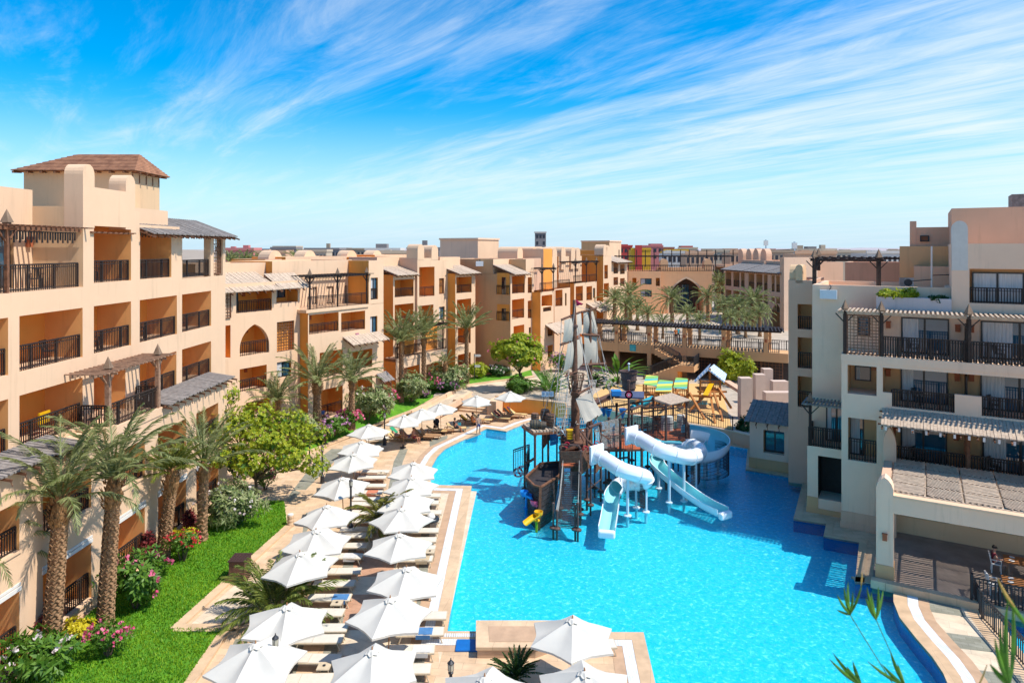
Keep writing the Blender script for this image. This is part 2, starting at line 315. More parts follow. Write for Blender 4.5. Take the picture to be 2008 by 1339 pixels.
# depth marks painted on the terracotta band
dm=MB()
for px,py in ((871,1100),(858,1176),(1248,1329),(1801,1207),(891,1008)):
    p=G(px,py,.0); dm.box((p.x-.08,p.y-.05,.0125),(p.x+.08,p.y-.02,.016)); dm.box((p.x-.08,p.y+.03,.0125),(p.x+.08,p.y+.06,.016)); dm.box((p.x-.02,p.y-.05,.0125),(p.x+.02,p.y+.08,.0165))
struct(dm.build('depth_marks',M('mark_red',(.4,.06,.04),.6)))
# paving stripes
def strip(mb,pts,z,mi=0): 
    P=[G(*p) for p in pts]; mb.add([Vector((p.x,p.y,z)) for p in P],tessellate_polygon([[Vector((p.x,p.y,0)) for p in P]]),mi)
st=MB()
for q in ([(620,1339),(650,1339),(702,1060),(690,1060),(672,1110)],[(807,1339),(831,1339),(842,1040),(850,957),(838,957),(826,1040)],
          [(575,960),(600,960),(655,905),(672,880),(650,880),(617,905)],[(760,965),(775,965),(790,905),(800,880),(785,880),(772,905)],
          [(540,1339),(575,1339),(600,1250),(580,1250)],[(716,885),(730,885),(760,862),(748,860)],[(843,881),(876,866),(878,853),(842,862)],
          [(915,862),(945,851),(915,834),(898,842)],[(420,1339),(440,1339),(475,1252),(462,1252)],[(590,1060),(602,1040),(625,1000),(600,1005)],[(560,980),(575,960),(590,965),(568,985)]): strip(st,q,.005)
rs=[[(1799,1172),(1880,1185),(1894,1209),(1804,1196)],[(1828,1236),(1931,1250),(1950,1279),(1850,1267)],[(1893,1310),(2000,1323),(2040,1400),(1930,1385)]]
for q in rs: strip(st,q,.005)
struct(st.build('paving_stripes',deckgr))
lt=MB()
for q in ([(1793,1155),(1875,1168),(1990,1339),(2060,1420),(1960,1420),(1880,1300),(1800,1190)],[(935,963),(846,960),(838,1040),(856,1250),(862,1300)],[(700,1060),(820,1060),(806,1339),(652,1339)]): strip(lt,q,.0025)
struct(lt.build('pale_paving',decklt))
tp_=MB()
for q in ([(655,1235),(757,1235),(764,1165),(668,1165)],[(672,1130),(770,1130),(776,1080),(682,1080)],[(640,1325),(720,1325),(726,1285),(650,1285)],[(700,1030),(760,1030),(765,990),(706,990)],[(690,960),(750,960),(756,925),(698,925)]): strip(tp_,q,.0045)
struct(tp_.build('deck_shade_patches',stonemat('deck_shade_red',(.52,.29,.18),(.46,.25,.15),(.28,.16,.10),.6,.3,.6,.3)))  # reddish patches: parasol shade on the deck put into the paving colour
# ---- lawns ----
def sheet(name,polys,z,mat,zs=None,th=.12):
    mb=MB()
    for P in polys:
        Q=[G(*p) for p in P]; mb.prism([(q.x,q.y) for q in Q],0,z)
    return struct(mb.build(name,mat))
lawn=MB()
lw1=[(-260,1500),(270,1500),(365,1339),(426,1250),(458,1237),(334,1237),(563,1031),(557,985),(500,985),(440,1000),(380,1030),(330,1085),(250,1140),(170,1210),(60,1320),(-150,1450)]
Q=[G(*p) for p in lw1]; L1=[(q.x,q.y) for q in Q]; lawn.prism(L1,0,.10); struct(lawn.build('lawn',grass))
def Gz(p): return G(p[0],p[1],p[2] if len(p)>2 else 0)
lw2f=[(585,893,.02),(640,872,.05),(694,851,.1),(760,823,.15),(813,803,.3),(860,776,.8),(886,769,1.0),(919,755,1.05),(976,747,1.05),(1016,743,1.05),(1045,738,1.05)]
lw2b=[(545,875,.5),(592,850,.8),(640,832,.9),(690,817,.9),(748,802,.95),(775,778,1.0),(830,768,1.0),(880,752,1.05),(930,739,1.05),(1000,730,1.05),(1040,722,1.05)]
l2=MB(); A=[Gz(p)+Vector((0,0,.06)) for p in lw2f]; B=[Gz(p)+Vector((0,0,.06)) for p in lw2b]
for i in range(len(A)-1): l2.quad(A[i],A[i+1],B[i+1],B[i]); l2.quad(A[i]-Vector((0,0,.7)),A[i+1]-Vector((0,0,.7)),A[i+1],A[i])
struct(l2.build('upper_lawn',grass))
# low stone kerb along both lawns
kb=MB()
for i in range(len(A)-1): kb.bar(A[i]+Vector((.12,-.1,0)),A[i+1]+Vector((.12,-.1,0)),.28,.16)
k1=[G(*p) for p in lw1[1:8]]
for i in (0,1,3,4): kb.bar(k1[i]+Vector((.18,0,.05)),k1[i+1]+Vector((.18,0,.05)),.42,.14)
k=k1; kb.bar(k[2]+Vector((.1,-.05,.05)),k[3]+Vector((.1,-.05,.05)),.34,.14)
kb.bar(k[3]+Vector((-.1,.20,.052)),k[4]+Vector((0,.20,.052)),.34,.14); 
struct(kb.build('lawn_kerb',coping))
# paler raised slab in the wedge
ws=MB(); strip(ws,[(372,1228),(470,1140),(520,1140),(520,1200),(470,1228)],.06); struct(ws.build('wedge_paving',decklt))
# grass blades on the near lawn
def inpoly(x,y,P):
    c=False; j=len(P)-1
    for i in range(len(P)):
        if (P[i][1]>y)!=(P[j][1]>y) and x<(P[j][0]-P[i][0])*(y-P[i][1])/(P[j][1]-P[i][1])+P[i][0]: c=not c
        j=i
    return c
rg=random.Random(3); gb=MB(); cnt=0
x0,x1=min(p[0] for p in L1),max(p[0] for p in L1); y0,y1=20,max(p[1] for p in L1)
vs_=[];fs_=[]
while cnt<42000:
    x=rg.uniform(max(x0,-20),x1); y=rg.uniform(y0,y1)
    if not inpoly(x,y,L1): continue
    a=rg.uniform(0,2*pi); h=rg.uniform(.05,.12); s=rg.uniform(.015,.035); lx,ly=rg.uniform(-.05,.05),rg.uniform(-.05,.05)
    b=len(vs_); vs_+=[Vector((x-s*cos(a),y-s*sin(a),.1)),Vector((x+s*cos(a),y+s*sin(a),.1)),Vector((x+lx,y+ly,.1+h))]; fs_.append((b,b+1,b+2)); cnt+=1
gb.v=vs_; gb.f=fs_; gb.m=[0]*len(fs_); stuff(gb.build('grass',blade),'short bright green grass of the lawn beside the left wing','grass')
# ---- raised plaza beyond the pool (z=1) and its retaining wall ----
RET=[(905,772),(972,784),(1074,794),(1110,799),(1165,800),(1437,844),(1462,850),(1530,868),(1700,900)]
rp=[G(px,py,1.0) for px,py in RET]
back=[Vector((60,175,1)),Vector((-10,175,1)),Vector((8,112,1)),G(1100,712,1.0),G(1000,722,1.0),G(930,733,1.0),G(872,752,1.0),G(850,775,1.0),G(886,771,1.0)]
pz=MB(); pz.prism([(p.x,p.y) for p in rp+back],0,1.0,0); struct(pz.build('upper_plaza',plaza))
upl=MB()  # pale path bands on the plaza
for iz,q in enumerate(([(905,768),(950,770),(1010,764),(1100,757),(1140,741),(1130,733),(1050,741),(980,747),(920,756)],[(1060,770),(1105,752),(1140,745),(1120,765),(1080,780)])):
    P=[G(px,py,1.03+iz*.01) for px,py in q]; upl.add(P,tessellate_polygon([P]))
struct(upl.build('plaza_path',decklt))
sdp=[G(px,py,1.012) for px,py in ((1150,797),(1437,842),(1425,800),(1412,752),(1290,752),(1190,756),(1165,772))]
sd_=MB(); sd_.add(sdp,tessellate_polygon([sdp])); struct(sd_.build('playground_sand',sand))
def wall_thing(name,label,cat,pts,z0,z1,th,mat,capm=None,group=None):
    t=thing(name,label,cat,(pts[0][0],pts[0][1],z0),group)
    mb=MB(); ff=MB()
    for i in range(len(pts)-1):
        a=Vector((pts[i][0],pts[i][1],(z0+z1)/2)); b=Vector((pts[i+1][0],pts[i+1][1],(z0+z1)/2)); mb.bar(a,b,th,z1-z0)
        a.z=b.z=z1+.04; ff.bar(a,b,th+.1,.08)
    mb.build('wall',mat,t); ff.build('coping',capm or coping,t); return t
wall_thing('retaining_wall','low ochre retaining wall behind the far sun loungers','wall',[(p.x,p.y-.12) for p in rp[1:4]],0,1.38,.25,ochre)
wall_thing('retaining_wall','low grey pool wall under the dark playground fence','wall',[(p.x,p.y-.12) for p in rp[4:8]],-.05,.98,.25,pink,grey)
# steps and ramp between deck and plaza
s0,s1=G(893,806,0),G(958,812,0)
t=thing('garden_steps','flight of five stone steps between deck and upper plaza','steps',tuple(s0))
e=(s1-s0).normalized(); nn=Vector((-e.y,e.x,0)); mb=MB(); L=(s1-s0).length
for i in range(5):
    def fr(a,b,c): return s0+e*a+nn*b+Vector((0,0,c))
    mb.box((0,i*.42,0),(L,5*.42+2.0,.2*(i+1)-.004*i),0,fr)
mb.build('steps',coping,t)
mb=MB(); mb.box((L,-.3,0),(L+.9,4.2,1.35),0,fr); mb.build('side_wall',cream,t); mb=MB(); mb.box((-.35,.2,0),(0,4.2,1.1),0,fr); mb.build('side_wall',cream,t)
ra=[G(px,py,z) for px,py,z in ((800,812,.05),(838,795,.3),(868,780,.8),(886,770,1.0))]
t=thing('ramp_wall','pale low wall curving up beside the walking ramp and lawn','wall',tuple(ra[0]))
mb=MB()
for i in range(3): mb.bar(ra[i]+Vector((.3,0,.12)),ra[i+1]+Vector((.3,0,.12)),.3,.5)
mb.build('wall',cream,t)
rb=[G(px,py,z) for px,py,z in ((845,822,.05),(875,803,.5),(900,788,1.0),(918,774,1.05))]
mb=MB()
for i in range(3): mb.quad(ra[i]+Vector((.3,0,0)),ra[i+1]+Vector((.3,0,0)),rb[i+1],rb[i])
struct(mb.build('ramp',decklt))
t=thing('ramp_wall','pale low wall on the pool side of the walking ramp','wall',tuple(rb[0]))
mb=MB()
for i in range(3): mb.bar(rb[i]+Vector((.2,0,.12)),rb[i+1]+Vector((.2,0,.12)),.3,.5)
mb.build('wall',cream,t)
# ======================= BUILDINGS =======================
class Fac:
    def __init__(s,O,e):
        s.O=Vector((O[0],O[1],0)); s.e=Vector((e[0],e[1],0)).normalized(); s.n=Vector((s.e.y,-s.e.x,0))
    def P(s,u,d,z): p=s.O+s.e*u+s.n*d; return Vector((p.x,p.y,z))
    def u(s,px,d=0):
        k=(px-CX)/F; ox=s.O.x+d*s.n.x; oy=s.O.y+d*s.n.y
        return (k*oy-ox)/(s.e.x-k*s.e.y)
    def z(s,px,py,d=0):
        p=s.P(s.u(px,d),d,0); return H-(py-HY)*p.y/F
    def d(s,px,u):      # offset of a point at station u seen at px
        k=(px-CX)/F; bx=s.O.x+u*s.e.x; by=s.O.y+u*s.e.y
        return (k*by-bx)/(s.n.x-k*s.n.y)
def O(px0,px1,yt,yb,r=1,w=None,k=None,dep=1.8,lamp=None,zt=None,zb=None,rh=1.05): return dict(px0=px0,px1=px1,yt=yt,yb=yb,r=r,w=w,k=k,dep=dep,lamp=lamp,zt=zt,zb=zb,rh=rh)
def railing(mb,a,b,h=1.05,sp=.13,rw=.06,bw=.035):
    a=Vector(a); b=Vector(b); L=(b-a).length
    if L<.15: return
    z=Vector((0,0,1)); mb.bar(a+z*h,b+z*h,rw*1.3,rw); mb.bar(a+z*(h-.14),b+z*(h-.14),rw*.7,rw*.6); mb.bar(a+z*.10,b+z*.10,rw*.7,rw*.7)
    n=max(2,int(L/sp)); 
    for i in range(n+1):
        p=a+(b-a)*(i/n); wd=bw*1.9 if i in (0,n) or i%12==6 else bw
        mb.bar(p+z*.02,p+z*(h-.02),wd,wd)
def pyramid(mb,p,s,h,mi=0):
    p=Vector(p); b=[p+Vector((x*s,y*s,0)) for x,y in ((-1,-1),(1,-1),(1,1),(-1,1))]; mb.add(b+[p+Vector((0,0,h))],((0,1,4),(1,2,4),(2,3,4),(3,0,4),(3,2,1,0)),mi)
def window(fac,parent,u0,u1,d,z0,z1,mull=2,cur=True,gm=None,name='window'):
    mb=MB(); t=.07
    fr=lambda a,b,c: fac.P(a,b,c)
    for a,b,c,e in ((u0,u0+t,z0,z1),(u1-t,u1,z0,z1),(u0+t,u1-t,z1-t,z1),(u0+t,u1-t,z0,z0+t)): mb.box((a,d,c),(b,d+.06,e),0,fr)
    for i in range(1,mull):
        a=u0+(u1-u0)*i/mull; mb.box((a-.05,d,z0+t),(a+.05,d+.06,z1-t),0,fr)
    o=mb.build(name,frame,parent)
    g=MB(); g.quad(fac.P(u0+t,d+.02,z0+t),fac.P(u1-t,d+.02,z0+t),fac.P(u1-t,d+.02,z1-t),fac.P(u0+t,d+.02,z1-t)); g.build('pane',gm or glass,o)
    if cur:
        c=MB(); a=u0+t+.02; w_=(u1-u0-2*t)*(.38 if cur is True else cur); n=max(4,int(w_/.08))
        for i in range(n):
            c.quad(fac.P(a+w_*i/n,d+.028+(i%2)*.02,z0+t),fac.P(a+w_*(i+1)/n,d+.028+((i+1)%2)*.02,z0+t),fac.P(a+w_*(i+1)/n,d+.028+((i+1)%2)*.02,z1-t),fac.P(a+w_*i/n,d+.028+(i%2)*.02,z1-t))
        c.build('curtain',curtain,o)
    return o
def lamp(fac,parent,u,d,z,s=.16):
    mb=MB(); fr=fac.P
    mb.box((u-s*.7,d,z-s*1.1),(u+s*.7,d+s*.8,z+s*1.1),0,fr); mb.box((u-s*.85,d,z+s*1.1),(u+s*.85,d+s,z+s*1.3),0,fr)
    mb.build('wall_lamp',lampred,parent)
def lattice(fac,parent,u0,u1,d,z0,z1,cell=.22,name='lattice_screen',star=True):
    mb=MB(); fr=fac.P; n=max(2,int((u1-u0)/cell)); m_=max(2,int((z1-z0)/cell))
    for a,b,c,e in ((u0,u0+.07,z0,z1),(u1-.07,u1,z0,z1),(u0+.07,u1-.07,z1-.07,z1),(u0+.07,u1-.07,z0,z0+.07)): mb.box((a,d-.03,c),(b,d+.05,e),0,fr)
    for i in range(1,n): a=u0+(u1-u0)*i/n; mb.box((a-.018,d-.01,z0+.07),(a+.018,d+.02,z1-.07),0,fr)
    for j in range(1,m_): a=z0+(z1-z0)*j/m_; mb.box((u0+.07,d-.012,a-.018),(u1-.07,d+.022,a+.018),0,fr)
    if star:
        zc=(z0+z1)/2+.25*(z1-z0)*.5; uc=(u0+u1)/2; r=min(u1-u0,z1-z0)*.36
        for i in range(4):
            a=i*pi/4; mb.bar(fac.P(uc-r*cos(a),d+.03,zc-r*sin(a)),fac.P(uc+r*cos(a),d+.03,zc+r*sin(a)),.03)
    return mb.build(name,woodr,parent)
def awning(fac,parent,u0,u1,d0,z0,d1,z1,mat=None,pw=.16,tips=True,dang=False):
    mb=MB(); n=max(3,int((u1-u0)/pw)); rr=random.Random(int(abs(u0)*100)+3)
    for i in range(n):
        a=u0+(u1-u0)*i/n; b=u0+(u1-u0)*(i+1)/n-.012; off=.018*(i%2)+rr.uniform(0,.008); ex=rr.uniform(-.06,.06)
        q=[fac.P(a,d0,z0+off),fac.P(b,d0,z0+off),fac.P(b,d1+ex,z1+off),fac.P(a,d1+ex,z1+off)]
        lo=[p-Vector((0,0,.05+off)) for p in q]
        mb.add(q+lo,((0,1,2,3),(7,6,5,4),(0,4,5,1),(1,5,6,2),(2,6,7,3),(3,7,4,0)))
    o=mb.build('awning',mat or plank,parent)
    rf=MB()
    for k in (.12,.5,.88):
        dd=d0+(d1-d0)*k; z_=z0+(z1-z0)*k-.10; rf.bar(fac.P(u0-.15,dd,z_),fac.P(u1+.15,dd,z_),.07,.09)
    n=max(2,int((u1-u0)/.7))
    for i in range(n+1):
        a=u0+.05+(u1-u0-.1)*i/n; rf.bar(fac.P(a,d0,z0-.19),fac.P(a,d1+.12,z1-.20-.02),.07,.09)
        if dang: rf.bar(fac.P(a,d1+.05,z1-.15),fac.P(a+.06,d1+.1,z1-.45),.03)
    rf.build('rafters',woodr,o)
    return o
def valance(fac,parent,u0,u1,d,z,h=.32):
    mb=MB(); n=max(2,int((u1-u0)/.16))
    mb.box((u0,d-.03,z-.05),(u1,d+.03,z),0,fac.P)
    for i in range(n):
        a=u0+(u1-u0)*(i+.5)/n; mb.box((a-.045,d-.012,z-h*(1 if i%2 else .75)),(a+.045,d+.012,z-.05),0,fac.P)
    mb.build('fretwork_valance',rail,parent)
def pergola(fac,parent,u0,u1,d0,d1,z0,z1,posts,fin=True,slat=.28,mat=None,postm=None,dp=None,pw=.13):
    mat=mat or woodr; t=MB(); dp=dp if dp is not None else d1
    t.bar(fac.P(u0-.25,dp,z1),fac.P(u1+.25,dp,z1),.10,.14); t.bar(fac.P(u0-.25,d0+.3,z1),fac.P(u1+.25,d0+.3,z1),.10,.14)
    n=max(3,int((u1-u0+.4)/slat))
    for i in range(n+1):
        a=u0-.2+(u1-u0+.4)*i/n; t.bar(fac.P(a,d0,z1+.11),fac.P(a,d1+.4,z1+.11),.10,.05)
    o=t.build('pergola_slats',mat,parent)
    for u_ in posts:
        p=MB(); p.bar(fac.P(u_,dp,z0),fac.P(u_,dp,z1+.1),pw,pw); z=z1
        for s in (-1,1): p.bar(fac.P(u_,dp,z-.62),fac.P(u_+s*.5,dp,z-.06),.06,.06)
        p.bar(fac.P(u_,dp,z-.62),fac.P(u_,dp-.5,z-.06),.06,.06); p.bar(fac.P(u_,dp-.5,z-.04),fac.P(u_,dp+.45,z-.04),.07,.1)
        q=p.build('pergola_post',postm or mat,parent)
        if fin:
            f=MB(); c=fac.P(u_,dp,z1+.15); f.box((c.x-.11,c.y-.11,c.z),(c.x+.11,c.y+.11,c.z+.06)); pyramid(f,(c.x,c.y,c.z+.06),.17,.55); f.build('finial',wood,q)
    return o
def horn(mb,fac,u0,u1,d0,d1,z0,zt,mi=0,n=10):
    """round-topped upright slab, profile across u, running d0..d1"""
    r=(u1-u0)/2; c=(u0+u1)/2; zc=zt-r*1.15; pf=[(u0,z0),(u0,zc)]+[(c-r*cos(pi*i/n),zc+1.15*r*sin(pi*i/n)) for i in range(1,n)]+[(u1,zc),(u1,z0)]
    A=[fac.P(a,d1,z) for a,z in pf]; B=[fac.P(a,d0,z) for a,z in pf]; k=len(pf)
    mb.add(A,(tuple(range(k)),),mi); mb.add(B,(tuple(reversed(range(k))),),mi)
    for i in range(k-1): mb.quad(A[i],A[i+1],B[i+1],B[i],mi)
def hornd(mb,fac,d0,d1,u0,u1,z0,zt,mi=0,n=10):
    """round-topped slab, profile across d, running u0..u1"""
    r=(d1-d0)/2; c=(d0+d1)/2; zc=zt-r*1.15; pf=[(d0,z0),(d0,zc)]+[(c-r*cos(pi*i/n),zc+1.15*r*sin(pi*i/n)) for i in range(1,n)]+[(d1,zc),(d1,z0)]
    A=[fac.P(u0,a,z) for a,z in pf]; B=[fac.P(u1,a,z) for a,z in pf]; k=len(pf)
    mb.add(A,(tuple(range(k)),),mi); mb.add(B,(tuple(reversed(range(k))),),mi)
    for i in range(k-1): mb.quad(A[i],A[i+1],B[i+1],B[i],mi)
def archprof(a,b,z0,z1,n=8):
    """pointed arch from (a,z0) up to apex and down to (b,z0)"""
    hw=(b-a)/2; c=(a+b)/2; zs=z1-hw*1.3 if z1-hw*1.3>z0+.2 else z0+.2; hgt=z1-zs; L=[(a,z0),(a,zs)]; Rr=1.6*hw; fm=math.acos(.6/1.6); nat=sin(fm)
    for i in range(1,n): t=i/n*fm; L.append((a+Rr*(1-cos(t)),zs+hgt*sin(t)/nat))
    L.append((c,z1)); L+=[(2*c-x,z) for x,z in reversed(L[:-1])]; return L
def block(parent,fac,u0,u1,d,z0,z1,ops=(),depth=7,mats=(None,None,None),roof=True,name='wall',par=.55,frontonly=False,side=True):
    """front slab with recessed openings + sides, back and sunken roof behind a parapet; returns the wall object"""
    mf,ms,mi_=mats[:3]; mb=MB(); P=fac.P
    cu=sorted({round(v,4) for v in [u0,u1]+[x for o in ops for x in (o['a'],o['b'])] if u0-1e-4<=v<=u1+1e-4}); cz=sorted({round(v,4) for v in [z0,z1]+[x for o in ops for x in (o['c'],o['e'])] if z0-1e-4<=v<=z1+1e-4})
    for i in range(len(cu)-1):
        for j in range(len(cz)-1):
            um,zm=(cu[i]+cu[i+1])/2,(cz[j]+cz[j+1])/2
            if any(o['a']<um<o['b'] and o['c']<zm<o['e'] for o in ops): continue
            mb.quad(P(cu[i],d,cz[j]),P(cu[i+1],d,cz[j]),P(cu[i+1],d,cz[j+1]),P(cu[i],d,cz[j+1]),0)
    for o in ops:
        a,b,c,e,D=max(o['a'],u0),min(o['b'],u1),o['c'],o['e'],d-o['dep']
        if o['k']=='arch':
            pf=archprof(a,b,c,e); top=[(x,z) for x,z in pf]
            h=len(pf)//2
            mb.poly([P(x,d,z) for x,z in ([(a,e)]+[q for q in reversed(pf[1:h+1])])],0); mb.poly([P(x,d,z) for x,z in (pf[h:-1]+[(b,e)])],0)
            for i in range(len(pf)-1): mb.quad(P(pf[i][0],d,pf[i][1]),P(pf[i+1][0],d,pf[i+1][1]),P(pf[i+1][0],d-.35,pf[i+1][1]),P(pf[i][0],d-.35,pf[i][1]),0)
            mb.quad(P(a,d-.35,c),P(a,D,c),P(a,D,e+.1),P(a,d-.35,e+.1),2); mb.quad(P(b,d-.35,c),P(b,D,c),P(b,D,e+.1),P(b,d-.35,e+.1),2)
        else:
            mb.quad(P(a,d,c),P(a,D,c),P(a,D,e),P(a,d,e),2); mb.quad(P(b,d,c),P(b,D,c),P(b,D,e),P(b,d,e),3)
        mb.quad(P(a,d,c),P(b,d,c),P(b,D,c),P(a,D,c),0); mb.quad(P(a,d,e),P(b,d,e),P(b,D,e),P(a,D,e),2)
        if o.get('open'): continue
        mb.quad(P(a,D,c),P(b,D,c),P(b,D,e+.1),P(a,D,e+.1),2)
    if not frontonly:
        B=d-depth
        # side openings on the u0 face
        mb.quad(P(u0,B,z0),P(u0,d,z0),P(u0,d,z1),P(u0,B,z1),1); mb.quad(P(u1,B,z0),P(u1,d,z0),P(u1,d,z1),P(u1,B,z1),1); mb.quad(P(u0,B,z0),P(u1,B,z0),P(u1,B,z1),P(u0,B,z1),0)
        if roof:
            t=.28
            for a,b,c_,e_ in ((u0,u1,d-t,d),(u0,u1,B,B+t),(u0,u0+t,B+t,d-t),(u1-t,u1,B+t,d-t)): mb.quad(P(a,c_,z1),P(b,c_,z1),P(b,e_,z1),P(a,e_,z1),0)
            zr=z1-par; a,b,c_,e_=u0+t,u1-t,B+t,d-t
            mb.quad(P(a,c_,zr),P(b,c_,zr),P(b,e_,zr),P(a,e_,zr),0)
            for q in ((a,c_,b,c_),(b,c_,b,e_),(b,e_,a,e_),(a,e_,a,c_)): mb.quad(P(q[0],q[1],zr),P(q[2],q[3],zr),P(q[2],q[3],z1),P(q[0],q[1],z1),0)
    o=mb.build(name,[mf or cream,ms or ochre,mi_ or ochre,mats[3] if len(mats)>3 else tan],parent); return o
def house_block(parent,fac,px0,px1,d,z0,z1,ops=(),u0=None,u1=None,sp=.13,**kw):
    u0=fac.u(px0,d) if u0 is None else u0; u1=fac.u(px1,d) if u1 is None else u1
    L=[]
    for o in ops:
        o=dict(o); o['a']=max(fac.u(o['px0'],d),u0+.05); o['b']=min(fac.u(o['px1'],d),u1-.05); o['e']=min(o['zt'] if o['zt'] is not None else fac.z(o['px0'],o['yt'],d),z1-.15); o['c']=max(o['zb'] if o['zb'] is not None else fac.z(o['px0'],o['yb'],d),z0+.05)
        if o['b']-o['a']<.15 or o['e']-o['c']<.15: continue
        L.append(o)
    wl=block(parent,fac,u0,u1,d,z0,z1,L,**kw)
    for o in L:
        a,b,c,e=o['a'],o['b'],o['c'],o['e']; D=d-o['dep']
        if o['r']:
            mb=MB(); railing(mb,fac.P(a+.03,d-.14,c),fac.P(b-.03,d-.14,c),min(o['rh'],(e-c)*.5),sp); mb.build('railing',rail,parent)
        w_=o['w']
        if w_=='door': window(fac,parent,a+.12,a+min(1.7,(b-a)*.45),D+.01,c+.01,min(e-.15,c+2.2))
        elif w_=='doorfar': window(fac,parent,b-min(1.9,(b-a)*.5),b-.1,D+.01,c+.01,min(e-.15,c+2.2))
        elif w_=='full': window(fac,parent,a+.02,b-.02,d-.2,c+.02,e-.02,mull=2)
        elif w_=='win': window(fac,parent,a+(b-a)*.25,b-(b-a)*.12,D+.01,c+.25*(e-c),e-.1*(e-c))
        elif w_=='lat': lattice(fac,parent,a+.02,b-.02,d-.12,c+.02,e-.02)
        if o['lamp']: lamp(fac,parent,a+(b-a)*o['lamp'],D,c+(e-c)*.72)
    return wl
def slabtop(parent,fac,u0,u1,d0,d1,z,th=.35,mat=None,name='terrace_slab'):
    mb=MB(); mb.box((u0,d0,z-th),(u1,d1,z),0,fac.P); return mb.build(name,mat or cream,parent)
# ---------------- LEFT WING ----------------
LW=Fac((-20.05,32),(.023,1)); u=LW.u
Lt=thing('hotel_wing','nearest cream hotel wing along the left side, with ochre balconies and timber roof pavilion','hotel building',(-21,30,0))
ub=u(163); mats=(cream,cream2,ochre,apri)
uE=u(442)
opsU=[]
for a,b,F3t,F3b,lampq,wq in ((-40,16,642,752,None,'doorfar'),(38,162,620,734,.25,None),(184,257,585,698,None,None),(274,347,590,675,None,None),(357,414,580,653,None,None)):
    opsU.append(O(a,b,F3t,F3b,zt=13.25,zb=10.95,lamp=lampq,w=wq))
for a,b,lq,wq in ((-40,16,None,'doorfar'),(38,162,.22,None),(184,246,None,None),(274,346,None,None),(357,414,None,None)):
    opsU.append(O(a,b,0,0,zt=10.0 if a<170 else 9.95,zb=7.75,lamp=lq,r=0 if a==184 else 1,w=wq))
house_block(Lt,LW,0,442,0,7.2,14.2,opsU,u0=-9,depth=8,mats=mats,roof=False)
# top floor right of the terrace
opsT=[O(184,257,442,556,zt=17.1,zb=14.35,dep=2.0),O(274,336,460,548,zt=17.15,zb=14.35,dep=2.0)]
house_block(Lt,LW,163,352,0,14.2,18.0,[opsT[0]],u1=u(273.5),depth=7.0,mats=mats,par=.8)
house_block(Lt,LW,274,345,0,14.2,17.3,[opsT[1]],u0=u(273.5)+.004,u1=u(352),depth=6.5,mats=mats,roof=False)
slabtop(Lt,LW,u(273.5)+.01,u(352),-6.5,-.7,18.25,.95,name='parapet')
hb=MB(); horn(hb,LW,u(163)-.006,u(163)+.85,-.9,-.002,17.0,20.0); horn(hb,LW,u(259)-.55,u(259)+.3,-.9,-.002,17.0,19.85)
# stepped parapet between the horns
hb.box((u(163)+.85,-.32,17.9),(u(259)-.55,-.003,18.95),0,LW.P); hb.build('parapet_horns',cream,Lt)
# see-through corner loggia
mb=MB(); fr=LW.P
for a,b in ((352,357.5),(413,419),(437,442)): mb.box((u(a),-.45,14.2),(u(b),-.001,17.1),0,fr)
mb.box((u(352),-6.4,14.2),(u(442),-6.1,15.2),0,fr); mb.box((u(442)-.3,-6.1,14.2),(u(442),-.46,14.35),0,fr); mb.box((u(352),-6.1,14.14),(u(442)-.31,-.46,14.22),0,fr)
mb.build('corner_loggia',cream,Lt)
mb=MB(); railing(mb,LW.P(u(358),-.14,14.25),LW.P(u(412.5),-.14,14.25),1.05); mb.build('railing',rail,Lt)
lattice(LW,Lt,u(419.5),u(436.5),-.15,14.3,17.0); lattice(LW,Lt,u(360),u(388),-6.0,15.2,17.1,name='lattice_screen'); 
awning(LW,Lt,u(273.5),u(446),-2.2,17.95,.75,16.85,slate,.14)
valance(LW,Lt,u(276),u(336),-.06,16.95); valance(LW,Lt,u(358),u(412),-.06,16.95)
mb=MB(); mb.box((u(184)-.3,-.25,16.75),(u(257)+.05,.12,16.83),0,LW.P)
for i in range(8): a=u(184)+(u(257)-u(184))*i/7; mb.bar(LW.P(a,-1.2,16.86),LW.P(a,.25,16.80),.09,.05)
mb.build('pergola_slats',woodr,Lt)
# top terrace at the left with pergola, set-back wall
house_block(Lt,LW,0,66,-2.4,14.2,18.75,[O(-30,27,470,565,zt=16.9,zb=14.25,r=0,w='full',dep=.3)],u0=-9,u1=u(163)-.01,depth=5,mats=(cream,cream,ochre,tan),par=.4)
slabtop(Lt,LW,-9,u(163),-2.4,-.002,14.22,.02,name='terrace_floor')
lamp(LW,Lt,LW.u(54,-2.4),-2.4,16.3,.2)
mb=MB(); railing(mb,LW.P(-9,-.12,14.22),LW.P(u(157),-.12,14.22),1.12,.13); mb.build('railing',rail,Lt)
pergola(LW,Lt,-9,u(163)-.1,-2.3,.0,14.2,16.85,[u(19),-7.5],dp=-.12,slat=.3)
valance(LW,Lt,-9,u(155),-.14,16.75,.5)
